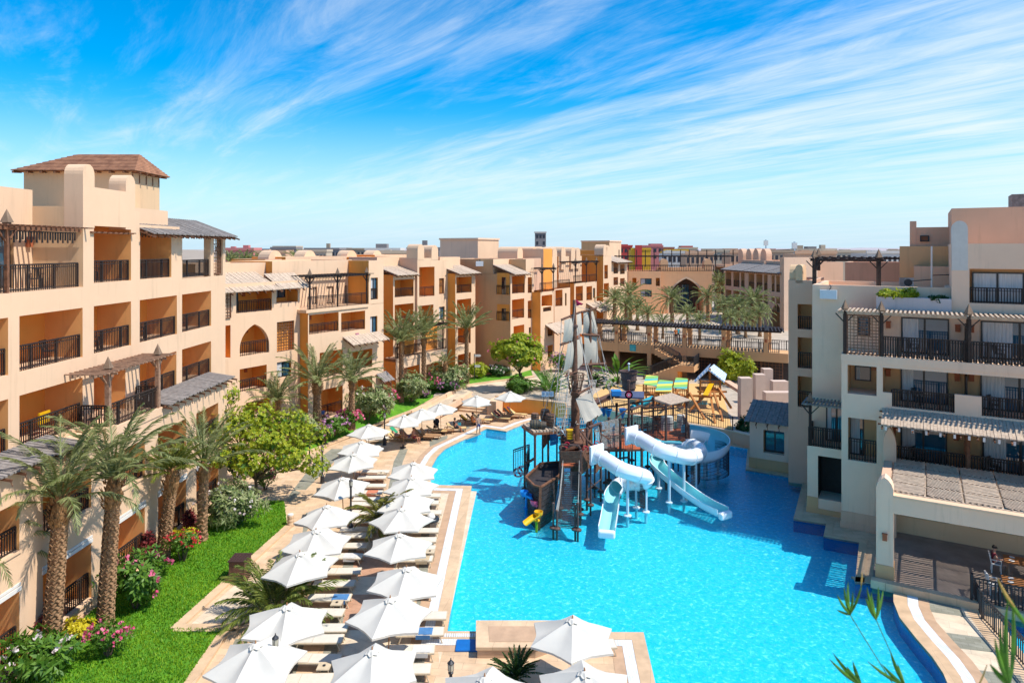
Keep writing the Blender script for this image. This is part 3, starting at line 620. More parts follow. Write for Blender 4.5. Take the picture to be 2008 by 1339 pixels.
# roof pavilion
pv=Fac((-28.6,40.5),(1,0))
pb=MB(); pb.box((-28.6,40.0,17.3),(-22.3,43.2,20.7)); pb.build('pavilion_wall',cream2,Lt)
pb=MB(); ex=.45; x0,x1,y0,y1=-28.6-ex,-22.3+ex,40-ex,43.2+ex; ze,zr=20.55,21.75; r0,r1=Vector((-26.4,41.6,zr)),Vector((-22.3-.4,41.6,zr))
C4=[Vector((x0,y0,ze)),Vector((x1,y0,ze)),Vector((x1,y1,ze)),Vector((x0,y1,ze))]
def course(mb,a,b,c,d,n=11):  # overlapping timber courses a-b (eave) to d-c (ridge)
    for i in range(n):
        p,q=i/n,(i+1.12)/n; A_=a.lerp(d,p); B_=b.lerp(c,p); C_=b.lerp(c,min(q,1)); D_=a.lerp(d,min(q,1)); up=Vector((0,0,.045))
        mb.add([A_+up,B_+up,C_,D_,A_,B_],((0,1,2,3),(4,5,1,0)))
course(pb,C4[0],C4[1],r1,r0); course(pb,C4[2],C4[3],r0,r1); course(pb,C4[1],C4[2],r1,r1); course(pb,C4[3],C4[0],r0,r0)
pb.quad(*[c-Vector((0,0,.03)) for c in C4]); pb.build('pavilion_roof',roofwood,Lt)
pb=MB()
for i in range(9):
    x=-28.9+i*.8; pb.bar((x,39.5,20.44),(x,40.2,20.5),.08,.1)
for i in range(5):
    y=40.1+i*.75; pb.bar((-22.3,y,20.5),(-21.8,y,20.44),.08,.1); pb.bar((-22.28,y,20.4),(-22.28,y,19.9),.05)
pb.build('rafters',woodr,Lt)
# lower storeys
dL=1.35; v=lambda px: LW.u(px,dL)
opsL=[]
for a,b in ((-60,38),(84,179),(213,284),(310,365),(385,428)):
    opsL.append(O(a,b,0,0,zt=6.35,zb=4.45,dep=1.9,lamp=None)); opsL.append(O(a,b,0,0,zt=2.95,zb=.45,dep=1.9,rh=1.15))
house_block(Lt,LW,0,445,dL,0,7.55,opsL,u0=-12,depth=9,mats=(cream,cream2,ochre,apri),roof=False)
for a,b in ((84,179),(213,284),(310,365),(385,428),(-60,38)):
    mb=MB(); mb.box((v(a)-.05,dL-.1,2.96),(v(b)+.05,dL+.05,3.12),0,LW.P); mb.box((v(a)-.05,dL-.1,3.16),(v(b)+.05,dL+.03,3.26),0,LW.P); mb.build('roller_housing',white,Lt)
    slabtop(Lt,LW,v(a),v(b)+.05,dL-.3,dL+.06,4.5,.1,name='sill'); slabtop(Lt,LW,v(a),v(b)+.05,dL-.3,dL+.10,.5,.12,name='sill')
mb=MB(); mb.box((-12,dL,-.1),(v(445)+.02,dL+.04,1.05),0,LW.P)
mbs=[]
for a,b in ((-12,v(-60)),(v(38),v(84)),(v(179),v(213)),(v(284),v(310)),(v(365),v(385)),(v(428),v(445))):
    mbs.append((a,b))
mb=MB()
for a,b in mbs: mb.box((a,dL,-.1),(b,dL+.04,1.05),0,LW.P)
mb.build('plinth',cream2,Lt)
slabtop(Lt,LW,-12,v(445),0.001,dL,7.56,.02,name='terrace_floor')
# canopies over the lower storeys
awning(LW,Lt,v(318),v(450),.02,7.98,dL+.40,7.72,slate,.13,dang=True); awning(LW,Lt,-12,v(150),.02,7.98,dL+.40,7.72,slate,.13,dang=True)
# projecting pergola terrace
slabtop(Lt,LW,v(205),v(317),0.0,dL+.05,7.62,.4); 
mb=MB(); cc=LW.P(v(215)-.35,dL-.45,0); mb.box((v(215)-.45,dL-.9,7.05),(v(215)+.35,dL+.12,7.75),0,LW.P); mb.build('corner_pier',cream2,Lt)
pergola(LW,Lt,v(190),v(322),.02,dL+.1,7.6,10.25,[v(216),v(313)],dp=dL-.1,slat=.33,pw=.2,mat=M('sunlit_timber',(.46,.27,.17),.8,.3,5,.3,20))
mb=MB(); railing(mb,LW.P(v(217),dL-.1,7.62),LW.P(v(312),dL-.1,7.62),1.1,.12); mb.build('railing',rail,Lt)
mb=MB(); railing(mb,LW.P(v(216)-.1,dL-.1,7.62),LW.P(v(216)-.1,.05,7.62),1.1,.12); railing(mb,LW.P(v(313)+.1,dL-.1,7.62),LW.P(v(313)+.1,.05,7.62),1.1,.12); mb.build('railing',rail,Lt)
# drain arrow chair on terrace
t=thing('garden_chair','dark metal chair on the projecting pergola terrace of the nearest wing','chair',tuple(LW.P(v(205)+.5,.5,7.6)))
c0=LW.P(v(205)+.5,.5,7.62); mb=MB(); mb.box((c0.x-.22,c0.y-.22,c0.z+.42),(c0.x+.22,c0.y+.22,c0.z+.46)); mb.build('seat',raild,t)
mb=MB()
for k in range(5): mb.bar((c0.x-.2+.1*k,c0.y+.2,c0.z+.46),(c0.x-.2+.1*k,c0.y+.26,c0.z+.9),.025)
mb.bar((c0.x-.22,c0.y+.26,c0.z+.9),(c0.x+.22,c0.y+.26,c0.z+.9),.04); mb.build('backrest',raild,t)
for sx in (-1,1):
    for sy in (-1,1): q=MB(); q.bar((c0.x+sx*.19,c0.y+sy*.19,c0.z),(c0.x+sx*.19,c0.y+sy*.19,c0.z+.42),.03); q.build('leg',raild,t)
# ---------------- MIDDLE WING ----------------
MW=Fac((-20.3,53.6),(.516,.857))
mm=(cream,ochre,ochre,ochre); PZ=4.4  # ochre side faces: warm bounced shade put into the wall colour
Mt=thing('hotel_wing','cream four-storey wing behind the palms with pointed-arch balcony and slatted awnings','hotel building',tuple(MW.P(15,0,0)))
# block A
A0,A1=MW.u(427,0),MW.u(588,0)
topA=10.3
opsA=[O(428,452,640,705,r=0,dep=1.2),O(463,533,568,615,w='door',lamp=.6),O(542,584,563,595,r=0,w='win',dep=1.3),O(470,528,639,700,k='arch',w='door',lamp=.7),
 O(543,577,632,691,r=0,w='lat',dep=.5),O(470,523,724,770,w='door',lamp=.75),O(543,571,711,742,r=0,w='full',dep=.4),O(482,528,790,815,r=0,lamp=.3),O(559,584,789,816,r=0,w='full',dep=.35)]
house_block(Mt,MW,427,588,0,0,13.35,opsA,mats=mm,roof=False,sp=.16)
lattice(MW,Mt,MW.u(427.5),MW.u(452),-.05+.1,MW.z(427,626),MW.z(427,569)); 
awning(MW,Mt,A0-.1,MW.u(533)+.3,-2.4,14.1,.75,MW.z(450,573,.7),plank,.2); awning(MW,Mt,MW.u(533)+.32,A1+.6,-1.4,13.95,.75,MW.z(450,573,.7)+.02,plank,.2)
valance(MW,Mt,MW.u(463),MW.u(532),-.02,MW.z(463,567)+.02); valance(MW,Mt,MW.u(542),MW.u(584),-.02,MW.z(542,562)+.02)
block(Mt,MW,A0-.2,MW.u(521,-2.4),-2.4,13.3,14.85,mats=mm,depth=4.5,par=.3); block(Mt,MW,MW.u(521,-2.4)+.01,MW.u(690,-1.6),-1.6,13.36,14.95,mats=mm,depth=5.5,par=.3)
# low protruding corner of A
block(Mt,MW,A1-2.3,A1+.35,.05,0,MW.z(590,735,.1),mats=mm,depth=.6,roof=False,name='garden_wall')
# block B
B0=A1+.01; dB=MW.d(604,B0); B1=MW.u(752,dB)
opsB=[O(606,664,618,657,w='door',lamp=.5),O(669,716,614,652,w='door',lamp=.4),O(726,740,621,655,r=0,w='full',dep=.25),O(627,672,692,742,lamp=.5),O(691,730,690,727),O(627,672,766,822),O(691,730,745,790)]
house_block(Mt,MW,604,752,dB,0,MW.z(660,603,dB),opsB,u0=B0,u1=B1,mats=mm,roof=False,sp=.16)
zb=MW.z(660,603,dB)
house_block(Mt,MW,604,725,dB-2.6,zb-.1,13.6,[O(612,622,563,597,r=0,w='full',dep=.15),O(640,655,562,596,r=0,w='full',dep=.15),O(676,684,560,596,r=0,w='full',dep=.15)],u0=B0+.01,u1=MW.u(723,dB)-.01,depth=4,mats=(cream,cream,cream,cream),roof=False)
house_block(Mt,MW,723,752,dB,zb-.05,14.9,[O(727,741,545,588,w='full',dep=.3)],u0=MW.u(723,dB),u1=B1,depth=6,mats=mm)
mb=MB(); railing(mb,MW.P(B0+.1,dB-.12,zb),MW.P(MW.u(722,dB),dB-.12,zb),1.1,.15); mb.build('railing',rail,Mt)
pergola(MW,Mt,B0+.1,MW.u(722,dB),dB-2.5,dB+.1,zb,zb+2.75,[B0+.3,MW.u(664,dB),MW.u(721,dB)],dp=dB-.12,slat=.35,mat=rail)
slabtop(Mt,MW,B0-.3,MW.u(722,dB),dB-2.5,dB+.12,zb+.03,.25)
awning(MW,Mt,MW.u(672,dB),MW.u(743,dB),dB,MW.z(690,664,dB)+.3,dB+1.3,MW.z(690,664,dB)-.35,plank,.18)
# lattice tool shed between B and C
lt_=MW.P(B1-.6,dB+.6,0); lattice(MW,Mt,B1-.9,B1+.3,dB+.7,.3,3.4,.2); awning(MW,Mt,B1-1.0,B1+.5,dB-.1,4.3,dB+1.0,3.6,slate,.15)
# block C
dC=-1.5; C0=MW.u(771,dC); C1=MW.u(814,dC)
t1=MW.z(790,526,dC)
opsC=[O(773,812,547,584,sp=1) if False else O(773,812,547,584),O(773,812,600,643),]
house_block(Mt,MW,771,814,dC,0,MW.z(771,545,dC)+.3,[O(774,811,549,584,lamp=.2,w='door'),O(774,811,598,643,lamp=.2),O(790,812,722,760,r=0)],u0=C0,u1=C1,mats=mm,roof=False,sp=.18)
zc1=MW.z(771,545,dC)+.2
awning(MW,Mt,C0-.15,C1-.1,dC-2.2,zc1+.95,dC+.7,zc1+.1,plank,.2); block(Mt,MW,C0,C1,dC-2.2,zc1,zc1+1.9,mats=(cream,pink,ochre),depth=4,par=.3)
C2=MW.u(859,dC+.3); ztw=MW.z(840,506,dC+.3)
house_block(Mt,MW,814,859,dC+.3,0,ztw,[O(822,852,524,583,w=None,lamp=.3),O(822,850,600,643,lamp=.3),O(836,867,722,762)],u0=C1+.01,u1=C2,mats=(cream,pink,ochre,ochre),sp=.18)
hb=MB(); horn(hb,MW,C1+.03,C1+1.15,dC-1.2,dC+.32,ztw-.2,ztw+1.5); horn(hb,MW,C2-1.2,C2,dC-1.2,dC+.32,ztw-.2,ztw+1.4); hb.build('parapet_horns',cream,Mt)
C3=MW.u(888,dC)
house_block(Mt,MW,859,888,dC,0,14.7,[O(861,871,546,577,r=0,w='lat',dep=.2),O(861,872,602,628,r=0,w='full',dep=.2)],u0=C2+.01,u1=C3,mats=mm,sp=.2)
# long F1 terrace across C
zt=MW.z(800,700,dC+1.4)
for p,q in ((774,812),(815,876)):
    a,b=MW.u(p,dC+1.4),MW.u(q,dC+1.4)
a,b=MW.u(776,dC+1.4),MW.u(876,dC+1.4)
house_block(Mt,MW,776,876,dC+1.4,0,zt,[O(790,822,722,760),O(836,867,715,750)],u0=a,u1=b,depth=1.6,mats=mm,roof=False,sp=.2); slabtop(Mt,MW,a,b,dC-.1,dC+1.45,zt+.04,.3)
mb=MB(); railing(mb,MW.P(a+.1,dC+1.3,zt+.05),MW.P(b-.1,dC+1.3,zt+.05),1.1,.16); mb.build('railing',rail,Mt)
pergola(MW,Mt,a,b,dC,dC+1.4,zt,zt+2.75,[a+.4,b-.5],slat=.4,mat=rail,dp=dC+1.25)
mb=MB()
for p,q in ((793,812),(833,857)): 
    a_,b_=MW.u(p,dC+.3),MW.u(q,dC+.3); mb.quad(MW.P(a_,dC+.32,zt+.05),MW.P(b_,dC+.32,zt+.05),MW.P(b_,dC+.32,zt+2.5),MW.P(a_,dC+.32,zt+2.5))
mb.build('painted_panel',ochre,Mt)
# bay 4
dE=-.4; E0=MW.u(893,dE); E1=MW.u(932,dE)
house_block(Mt,MW,893,932,dE,0,MW.z(895,541,dE)+.25,[O(895,925,544,576,lamp=.2),O(896,924,588,630),O(898,923,643,678),O(898,923,696,722)],u0=E0,u1=E1,mats=mm,roof=False,sp=.2)
zc=MW.z(895,541,dE)+.2; awning(MW,Mt,E0-.2,E1+.1,dE-2.2,zc+.95,dE+.8,zc+.05,plank,.22); block(Mt,MW,E0,E1,dE-2.2,zc,zc+1.9,mats=(cream,pink,ochre),depth=4,par=.3)
# roofscape of the wing: higher parapets and round-topped vents
for a,b,d_,z1,m1 in ((445,500,-8,14.7,cream),(520,560,-9,15.0,pink),(560,690,-8.5,15.2,cream),(700,760,-7,15.1,ochre),(735,812,-9,15.3,cream),(865,895,-5,15.0,cream)):
    block(Mt,MW,MW.u(a,d_),MW.u(b,d_),d_,12,z1,mats=(m1,ochre,ochre),depth=5,par=.3,name='roof_parapet')
for px,yt_,d_ in ((540,491,-10),(608,491,-11),(690,491,-11),(740,491,-12),(830,493,-7)):
    hb=MB(); uu=MW.u(px,d_); horn(hb,MW,uu-.85,uu+.85,d_-1.6,d_,13,MW.z(px,yt_,d_)); hb.build('round_vent',cream,Mt)
# ---------------- FAR END OF THE MIDDLE WING ----------------
Ft=thing('hotel_wing','tan and cream far wing with tall blank side wall, terraces and round-topped parapets','hotel building',tuple(MW.P(45,0,0)))
dD=3.6; D0=MW.u(1001,dD); D1=MW.u(1047,dD); zD=MW.z(1001,511,dD)
mD=(cream,tan,ochre,ochre)  # tan side face: tone of the unlit wall put into the colour
house_block(Ft,MW,1001,1047,dD,0,MW.z(1001,541,dD)+.2,[O(1004,1029,542,577),O(1035,1043,544,575),O(1004,1028,588,627),O(1035,1043,590,625),O(1007,1028,640,672,r=0),O(1037,1041,642,668,r=0,w='full',dep=.2)],u0=D0,u1=D1,mats=mD,roof=False,depth=9,sp=.22)
zq=MW.z(1001,541,dD)+.1; awning(MW,Ft,D0-.1,MW.u(1031,dD),dD-2.4,zq+1.2,dD+.7,zq+.1,plank,.25)
block(Ft,MW,D0,D1,dD-2.4,zq,zD+.15,mats=mD,depth=6.6); block(Ft,MW,MW.u(1031,dD)+.02,D1,dD+.0,zq+.25,zD+.1,mats=(cream,tan,ochre),depth=2.35,par=.3)
# windows in the blank side wall (recess near its front corner)
SF=Fac(MW.P(D0,0,0),tuple(MW.n)[:2])     # runs along the side face
SFn=-MW.e
def sideP(d_,o_,z_): p=MW.P(D0-o_,d_,z_); return p
for y0_,y1_ in ((535,577),(596,628)):
    dd0=MW.d(975,D0); dd1=dD-.12; p0=sideP(dd0,0,0); z1_=H-(y0_-HY)*p0.y/F; z0_=H-(y1_-HY)*p0.y/F
    mb=MB(); mb.quad(sideP(dd0,.02,z0_),sideP(dd1,.02,z0_),sideP(dd1,.02,z1_),sideP(dd0,.02,z1_)); mb.build('loggia_back',ochre,Ft)
    mb=MB(); dm_=(dd0+dd1)/2-.2; mb.quad(sideP(dm_,.04,z0_),sideP(dd1-.5,.04,z0_),sideP(dd1-.5,.04,z1_-.5),sideP(dm_,.04,z1_-.5)); mb.build('window',glassd,Ft)
    mb=MB(); railing(mb,sideP(dd0,.08,z0_),sideP(dd1,.08,z0_),1.05,.2); mb.build('railing',rail,Ft)
# E
dX=4.8; X0=MW.u(1060,dX); X1=MW.u(1086,dX); zx=MW.z(1060,573,dX)
house_block(Ft,MW,1060,1086,dX,0,zx,[O(1062,1083,580,603,r=0),O(1065,1081,603.5,612,r=1,dep=.8),O(1074,1084,634,660),O(1074,1084,678,705)],u0=X0,u1=X1,mats=mm,roof=False,depth=8,sp=.25)
mb=MB(); railing(mb,MW.P(X0,dX-.1,zx),MW.P(X1,dX-.1,zx),1.1,.22); mb.build('railing',rail,Ft); pergola(MW,Ft,X0,X1,dX-2.4,dX+.1,zx,zx+2.8,[X0+.2,X1-.3],slat=.5,mat=rail)
awning(MW,Ft,X0+1.2,X1+1.5,dX,6.6,dX+1.7,5.6,plank,.25)
# horned tower F
dT=4.2; T0=MW.u(1087,dT); T1=MW.u(1104,dT); block(Ft,MW,X0+.02,T0-.02,dX-2.5,zx,14.8,mats=(pink,pink,ochre),depth=5); zt_=MW.z(1090,500,dT)
house_block(Ft,MW,1087,1104,dT,0,zx+.1,[O(1089,1103,567,602)],u0=T0,u1=T1,mats=mm,depth=8,roof=False,sp=.25)
block(Ft,MW,T0,T1,dT-1.6,zx,16.0,mats=(ochre,cream,ochre),depth=5)
T2=MW.u(1118,dT); house_block(Ft,MW,1104,1118,dT,0,zx+.1,[O(1108,1111,575,600,r=0,w='full',dep=.2)],u0=T1+.01,u1=T2,mats=mm,depth=8,roof=False)
block(Ft,MW,T1+.01,T2,dT-2,zx,14.9,mats=mm,depth=5)
mb=MB(); railing(mb,MW.P(T0,dT-.1,zx+.1),MW.P(T2,dT-.1,zx+.1),1.1,.25); mb.build('railing',rail,Ft)
hb=MB()
for px,yt_ in ((1020,484),(1048,484),(1062,484),(1078,485),(1088,486),(1105,484),(1124,485),(1134,486)):
    uu=MW.u(px,dT-4); horn(hb,MW,uu-.7,uu+.7,dT-7,dT-4,13,MW.z(px,yt_,dT-4))
hb.build('parapet_horns',cream,Ft)
# G
dG=2.4; G0=MW.u(1126,dG); G1=MW.u(1170,dG); zg=MW.z(1126,556,dG)
house_block(Ft,MW,1126,1170,dG,0,zg,[O(1129,1143,562,592),O(1150,1161,562,590),O(1163,1167,565,585,r=0,w='full',dep=.2),O(1132,1145,615,640),O(1150,1163,612,632)],u0=G0,u1=G1,mats=mm,roof=False,depth=8,sp=.3)
block(Ft,MW,G0,G1,dG-2.5,zg,14.9,mats=(cream,ochre,ochre),depth=5); mb=MB(); railing(mb,MW.P(G0,dG-.1,zg),MW.P(G1,dG-.1,zg),1.1,.3); mb.build('railing',rail,Ft)
pergola(MW,Ft,G0,G1,dG-2.4,dG+.1,zg,zg+3,[G0+.2,(G0+G1)/2,G1-.3],slat=.6,mat=rail); awning(MW,Ft,G0+4,G1+3,dG,8.0,dG+2.2,6.8,plank,.3)
# H
dH=2.9; H0=MW.u(1183,dH); H1=MW.u(1199,dH); zh=MW.z(1185,500,dH)
house_block(Ft,MW,1183,1199,dH,0,zh,[O(1185,1192,520,547),O(1184,1194,556,584),O(1184,1194,590,612)],u0=H0,u1=H1,mats=mm,depth=9,sp=.3)
hb=MB(); horn(hb,MW,H0,H0+1.6,dH-1.5,dH+.02,zh-.2,zh+1.6); horn(hb,MW,H1-2.2,H1-.6,dH-1.5,dH+.02,zh-.2,zh+1.5); hb.build('parapet_horns',cream,Ft)
# I
dI=1.6; I0=MW.u(1199,dI); I1=MW.u(1230,dI); zi=MW.z(1202,515,dI)
house_block(Ft,MW,1199,1230,dI,0,zi,[O(1203,1212,517,537),O(1216,1225,519,538),O(1203,1212,544,560),O(1216,1225,546,562),O(1203,1212,570,590)],u0=I0,u1=I1,mats=(cream,ochre,ochre),depth=9,roof=False,sp=.35)
awning(MW,Ft,I0,I1,dI-3,zi+1.1,dI+1,zi+.05,plank,.4); block(Ft,MW,I0,I1,dI-3,zi,zi+2,mats=mm,depth=5)
# stair-lift boxes on the roofs
for (a,b,c,yt_,d_,lb,m1,m2) in ((863,937,978,470,-6,'big square roof box with grey shaded side above the middle wing',cream,grey),(1140,1195,1218,474,-9,'tan square roof box above the far end of the middle wing',cream,tan)):
    Yq=F*7.0/ (b-a) if False else (96 if a<900 else 135)
    p=at(b,yt_,Yq); fx=Fac((p.x,p.y),(MW.e.x,MW.e.y)); t=thing('roof_plant_room',lb,'roof room',(p.x,p.y,13)); 
    wd=-fx.d(a,0); ue=fx.u(c,0); block(t,fx,0,ue,0,12.5,p.z,mats=(m1,m2,m2),depth=wd,name='wall',roof=False)
    cp_=MB(); cp_.box((-.15,-wd-.1,p.z),(ue+.1,.12,p.z+.25),0,fx.P); cp_.build('roof',grey,t)
# ---------------- ENTRANCE COURT ----------------
peach=M('stucco_peach',(.80,.43,.22),.9,.05,.5,.35,60); ct=thing('gate_building','orange building with tall pointed entrance arch at the end of the court','gate building',(32,122,PZ))
AF=Fac(((1295-CX)/F*122,122),(1,0)); zA=12.6
def au(px): return (px-1295)/F*122
block(ct,AF,0,au(1396),0,PZ,zA,[dict(a=au(1312),b=au(1379),c=PZ+.02,e=10.7,dep=3.5,k='arch',open=True)],depth=3.6,mats=(peach,peach,peach))
mb=MB()
pf=archprof(au(1312),au(1379),PZ,10.7); pf2=archprof(au(1309),au(1382),PZ,11.05)
for i in range(len(pf)-1): mb.add([AF.P(pf[i][0],.12,pf[i][1]),AF.P(pf[i+1][0],.12,pf[i+1][1]),AF.P(pf2[i+1][0],.12,pf2[i+1][1]),AF.P(pf2[i][0],.12,pf2[i][1])],((0,1,2,3),))
mb.build('arch_trim',cream,ct)
mb=MB(); mb.box((au(1311),-3.45,PZ),(au(1380),-3.3,11.0),0,AF.P); mb.build('arch_shade_wall',M('shade_brown',(.10,.07,.06)),ct)  # dark brown box stands in for the shade deep inside the arch
window(AF,ct,au(1325),au(1367),-3.28,PZ+.1,8.5,3,None,glassd); window(AF,ct,au(1345),au(1360),-3.2,6.2,9.5,3,None,glass)
mb=MB(); mb.box((au(1370),-2.6,PZ),(au(1376),-2.4,6.2),0,AF.P); mb.build('red_panel',M('red_door',(.5,.04,.04)),ct)
hb=MB(); horn(hb,AF,0,1.4,-1.2,.02,zA-.3,zA+1.6); horn(hb,AF,au(1396)-1.4,au(1396),-1.2,.02,zA-.3,zA+1.6); hb.build('parapet_horns',peach,ct)
mb=MB()
for i in range(14): 
    x=-7+i*1.6; mb.bar(AF.P(x,-2.5,12.7),AF.P(x,-2.5,16-2.0*.09),.14)
mb.bar(AF.P(-7.5,-2.5,14.6),AF.P(14,-2.5,14.6),.16); mb.bar(AF.P(-7.5,-5,14.6),AF.P(14,-5,14.6),.16)
for i in range(30): mb.bar(AF.P(-7.4+i*.72,-5.2,14.72),AF.P(-7.4+i*.72,-2.1,14.72),.1)
mb.build('pergola_slats',rail,ct)
ot=thing('hotel_wing','plain orange wing with two rows of windows left of the entrance arch','hotel building',(24,121,PZ))
OF=Fac(((1232-CX)/F*121,121),(1,0))
house_block(ot,OF,1232,1296,0,1,12.0,[O(1256,1278,546,558,r=0,w='full',dep=.5),O(1256,1278,569,582,r=1,w='full',dep=.5),O(1286,1294,545,561,dep=1),O(1240,1248,545,560,r=0,dep=1)],depth=8,mats=(peach,peach,ochre),sp=.4)
mb=MB(); railing(mb,OF.P(.1,-.2,12.0),OF.P(OF.u(1400),-.2,12.0),1.1,.4,.1,.06); mb.build('railing',rail,ot)
# plaza slab (upper court) and bridge
BL=Fac((13.0,83.2),(.895,-.445)); zB=PZ
e0=BL.P(-4,0,0); e1=BL.P(19.2,0,0)
cs=MB(); cs.prism([(e0.x+1,e0.y+3.5),(BL.P(19,-3.4,0).x,BL.P(19,-3.4,0).y),(46,84),(46,150),(2,150),(8,100)],3.2,PZ,0,1); struct(cs.build('court_paving',[plaza,ochre]))
bt=thing('pergola_walkway','raised orange walkway on columns with dark slatted pergola across the court','walkway',tuple(BL.P(0,0,1)))
mb=MB(); mb.box((-4,-3.6,PZ-.9),(19.2,-.2,PZ+.01),0,BL.P); mb.box((-4,-.2,PZ-.9),(19.2,0,PZ+.12),0,BL.P); mb.build('deck',tan,bt)
cols=[BL.u(px) for px in (1209,1273,1342,1419,1502)]
for i,uu in enumerate([BL.u(1160)]+cols):
    for dd in (-.22,-3.2):
        q=MB(); q.box((uu-.24,dd-.24,1.0 if (dd>-1 and i<4) or i==0 else PZ),(uu+.24,dd+.26,6.75),0,BL.P); q.build('column',tan,bt)
    if i: lamp(BL,bt,uu,.06,5.8,.14)
mb=MB(); a_,b_=BL.u(1148),BL.u(1532)
for dd in (-.1,-1.2,-2.2,-3.3): mb.bar(BL.P(a_,dd,6.82),BL.P(b_,dd,6.82),.12,.16)
n=60
for i in range(n+1): x=a_+(b_-a_)*i/n; mb.bar(BL.P(x-.3,-3.9,6.95),BL.P(x+.3,.6,6.95),.12,.1)
mb.build('pergola_slats',rail,bt)
for uu in cols: f=MB(); c=BL.P(uu,0,7.0); pyramid(f,c,.2,.6); f.build('finial',raild,bt)
prev=BL.u(1160)
for i,uu in enumerate(cols+[BL.u(1532)]):
    mb=MB()
    if i==2: railing(mb,BL.P(prev+2.0,-.1,PZ+.12),BL.P(uu-.25,-.1,PZ+.12),1.1,.2,.06,.045)
    else: railing(mb,BL.P(prev+.25,-.1,PZ+.12),BL.P(uu-.25,-.1,PZ+.12),1.1,.2,.06,.045)
    mb.build('railing',raild,bt); prev=uu
mb=MB(); railing(mb,BL.P(-4,-3.5,PZ+.02),BL.P(19,-3.5,PZ+.02),1.1,.25,.06,.045); mb.build('railing',raild,bt)
# closed undercroft with lattice gates on the right part
uL,uR=BL.u(1352),BL.u(1545)
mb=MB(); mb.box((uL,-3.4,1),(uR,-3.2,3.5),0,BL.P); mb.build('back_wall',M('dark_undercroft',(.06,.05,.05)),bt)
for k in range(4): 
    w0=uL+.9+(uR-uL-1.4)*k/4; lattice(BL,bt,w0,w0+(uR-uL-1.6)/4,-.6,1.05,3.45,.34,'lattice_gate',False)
q=MB(); q.quad(BL.P(BL.u(1225),.03,PZ-.75),BL.P(BL.u(1233),.03,PZ-.75) ,BL.P(BL.u(1233),.03,PZ-.05),BL.P(BL.u(1225),.03,PZ-.05)); 
sg=thing('hanging_sign','small turquoise square sign on the walkway beam','sign',tuple(BL.P(BL.u(1241),.1,3.6))); us=BL.u(1235); ue=BL.u(1247)
q=MB(); q.box((us,.02,PZ-.72),(ue,.08,PZ+.02),0,BL.P); q.build('sign_panel',M('turquoise',(.02,.42,.45),.5),sg)
q=MB()
for k,zz_ in enumerate((.15,.3,.45,.58)): q.box((us+.08,.081,PZ-zz_-.03),(ue-.08-.1*(k%2),.085,PZ-zz_),0,BL.P)
q.build('sign_lines',M('sign_pale',(.35,.75,.75),.5),sg)
# stairs: upper flight, landing, lower flight
stt=thing('staircase','orange two-flight staircase with dark railings going up to the walkway','staircase',tuple(BL.P(6,1.5,1)))
ua,ub_,uc=BL.u(1290),BL.u(1340),BL.u(1372)
mb=MB(); nS=8
for i in range(nS):
    x0_=ua+(ub_-ua)*i/nS; x1_=ua+(ub_-ua)*(i+1)/nS; zt_=PZ-.12-(PZ-2.9)*i/nS; mb.box((x0_,.05,zt_-.7),(x1_,1.5,zt_),0,BL.P)
mb.box((ub_,.05,2.2),(uc,3.1,2.9),0,BL.P)
ul=BL.u(1268,1.6)
for i in range(9):
    x1_=ub_-(ub_-ul)*i/9; x0_=ub_-(ub_-ul)*(i+1)/9; zt_=2.72-1.7*i/9; mb.box((x0_,1.6,1),(x1_,3.0,zt_),0,BL.P)
mb.build('steps',tan,stt)
mb=MB(); mb.box((ul+.2,1.45,1),(ub_,1.58,1.02),0,BL.P); mb.box((ub_,2.0,1),(ub_+.3,2.9,2.2),0,BL.P); mb.build('side_wall',ochre,stt)
for a3,b3 in ((BL.P(ua,1.45,PZ),BL.P(ub_,1.45,2.95)),(BL.P(ub_,3.0,2.9),BL.P(uc,3.0,2.9)),(BL.P(uc-.06,3.0,2.9),BL.P(uc-.06,.1,2.9)),(BL.P(ub_,2.95,2.85),BL.P(ul,2.95,1.1)),(BL.P(ub_,1.62,2.85),BL.P(ul,1.62,1.1))):
    mb=MB(); railing(mb,a3,b3,1.05,.17,.06,.045); mb.build('railing',raild,stt)
# ---------------- FAR RIGHT WING ----------------
RW=Fac((36.8,118),(2.1,-20)); rt=thing('hotel_wing','shaded far-right wing with three slatted awnings over open balconies behind the palms','hotel building',(38,108,PZ))
mr_=(pink,pink,tan,pink)
def rz(px,py,d=0): return RW.z(px,py,d)
zr_=rz(1422,529)
k=[(1422,1463),(1467,1506),(1511,1537)]
for i,(a,b) in enumerate(k):
    op=[]
    w_=(b-a)
    for p,q in (((a+1,a+12),(a+16,a+28),(a+31,a+38)) if i<2 else ((a+2,a+8),(a+11,a+25),)):
        for zt_,zb_ in ((zr_-.3,zr_-2.7),(zr_-3.4,zr_-5.6)): op.append(O(p,q,0,0,zt=zt_,zb=zb_,dep=1.6))
    if i==2: op.append(O(a+0,a+24,0,0,zt=PZ+3.6,zb=PZ+.05,k='arch',r=0))
    house_block(rt,RW,a,b,0,PZ,zr_,op,mats=mr_,roof=False,depth=9,sp=.3,u1=RW.u(k[i+1][0])-.02 if i<2 else RW.u(b))
    awning(RW,rt,RW.u(a),RW.u(b)+.4,-3,zr_+1.2,.9,zr_+.1,slate,.3)
    block(rt,RW,RW.u(a),RW.u(b),-3,zr_,zr_+1.7,mats=mr_,depth=6,par=.3)
block(rt,RW,RW.u(1537)+.01,RW.u(1537)+1.2,.6,PZ,zr_+2.4,mats=(pink,grey,pink),depth=5)
house_block(rt,RW,1400,1421,-4,PZ,13.0,[O(1402,1419,522,540,dep=2),O(1402,1419,548,575,dep=2)],mats=mr_,depth=5,sp=.4)
hb=MB()
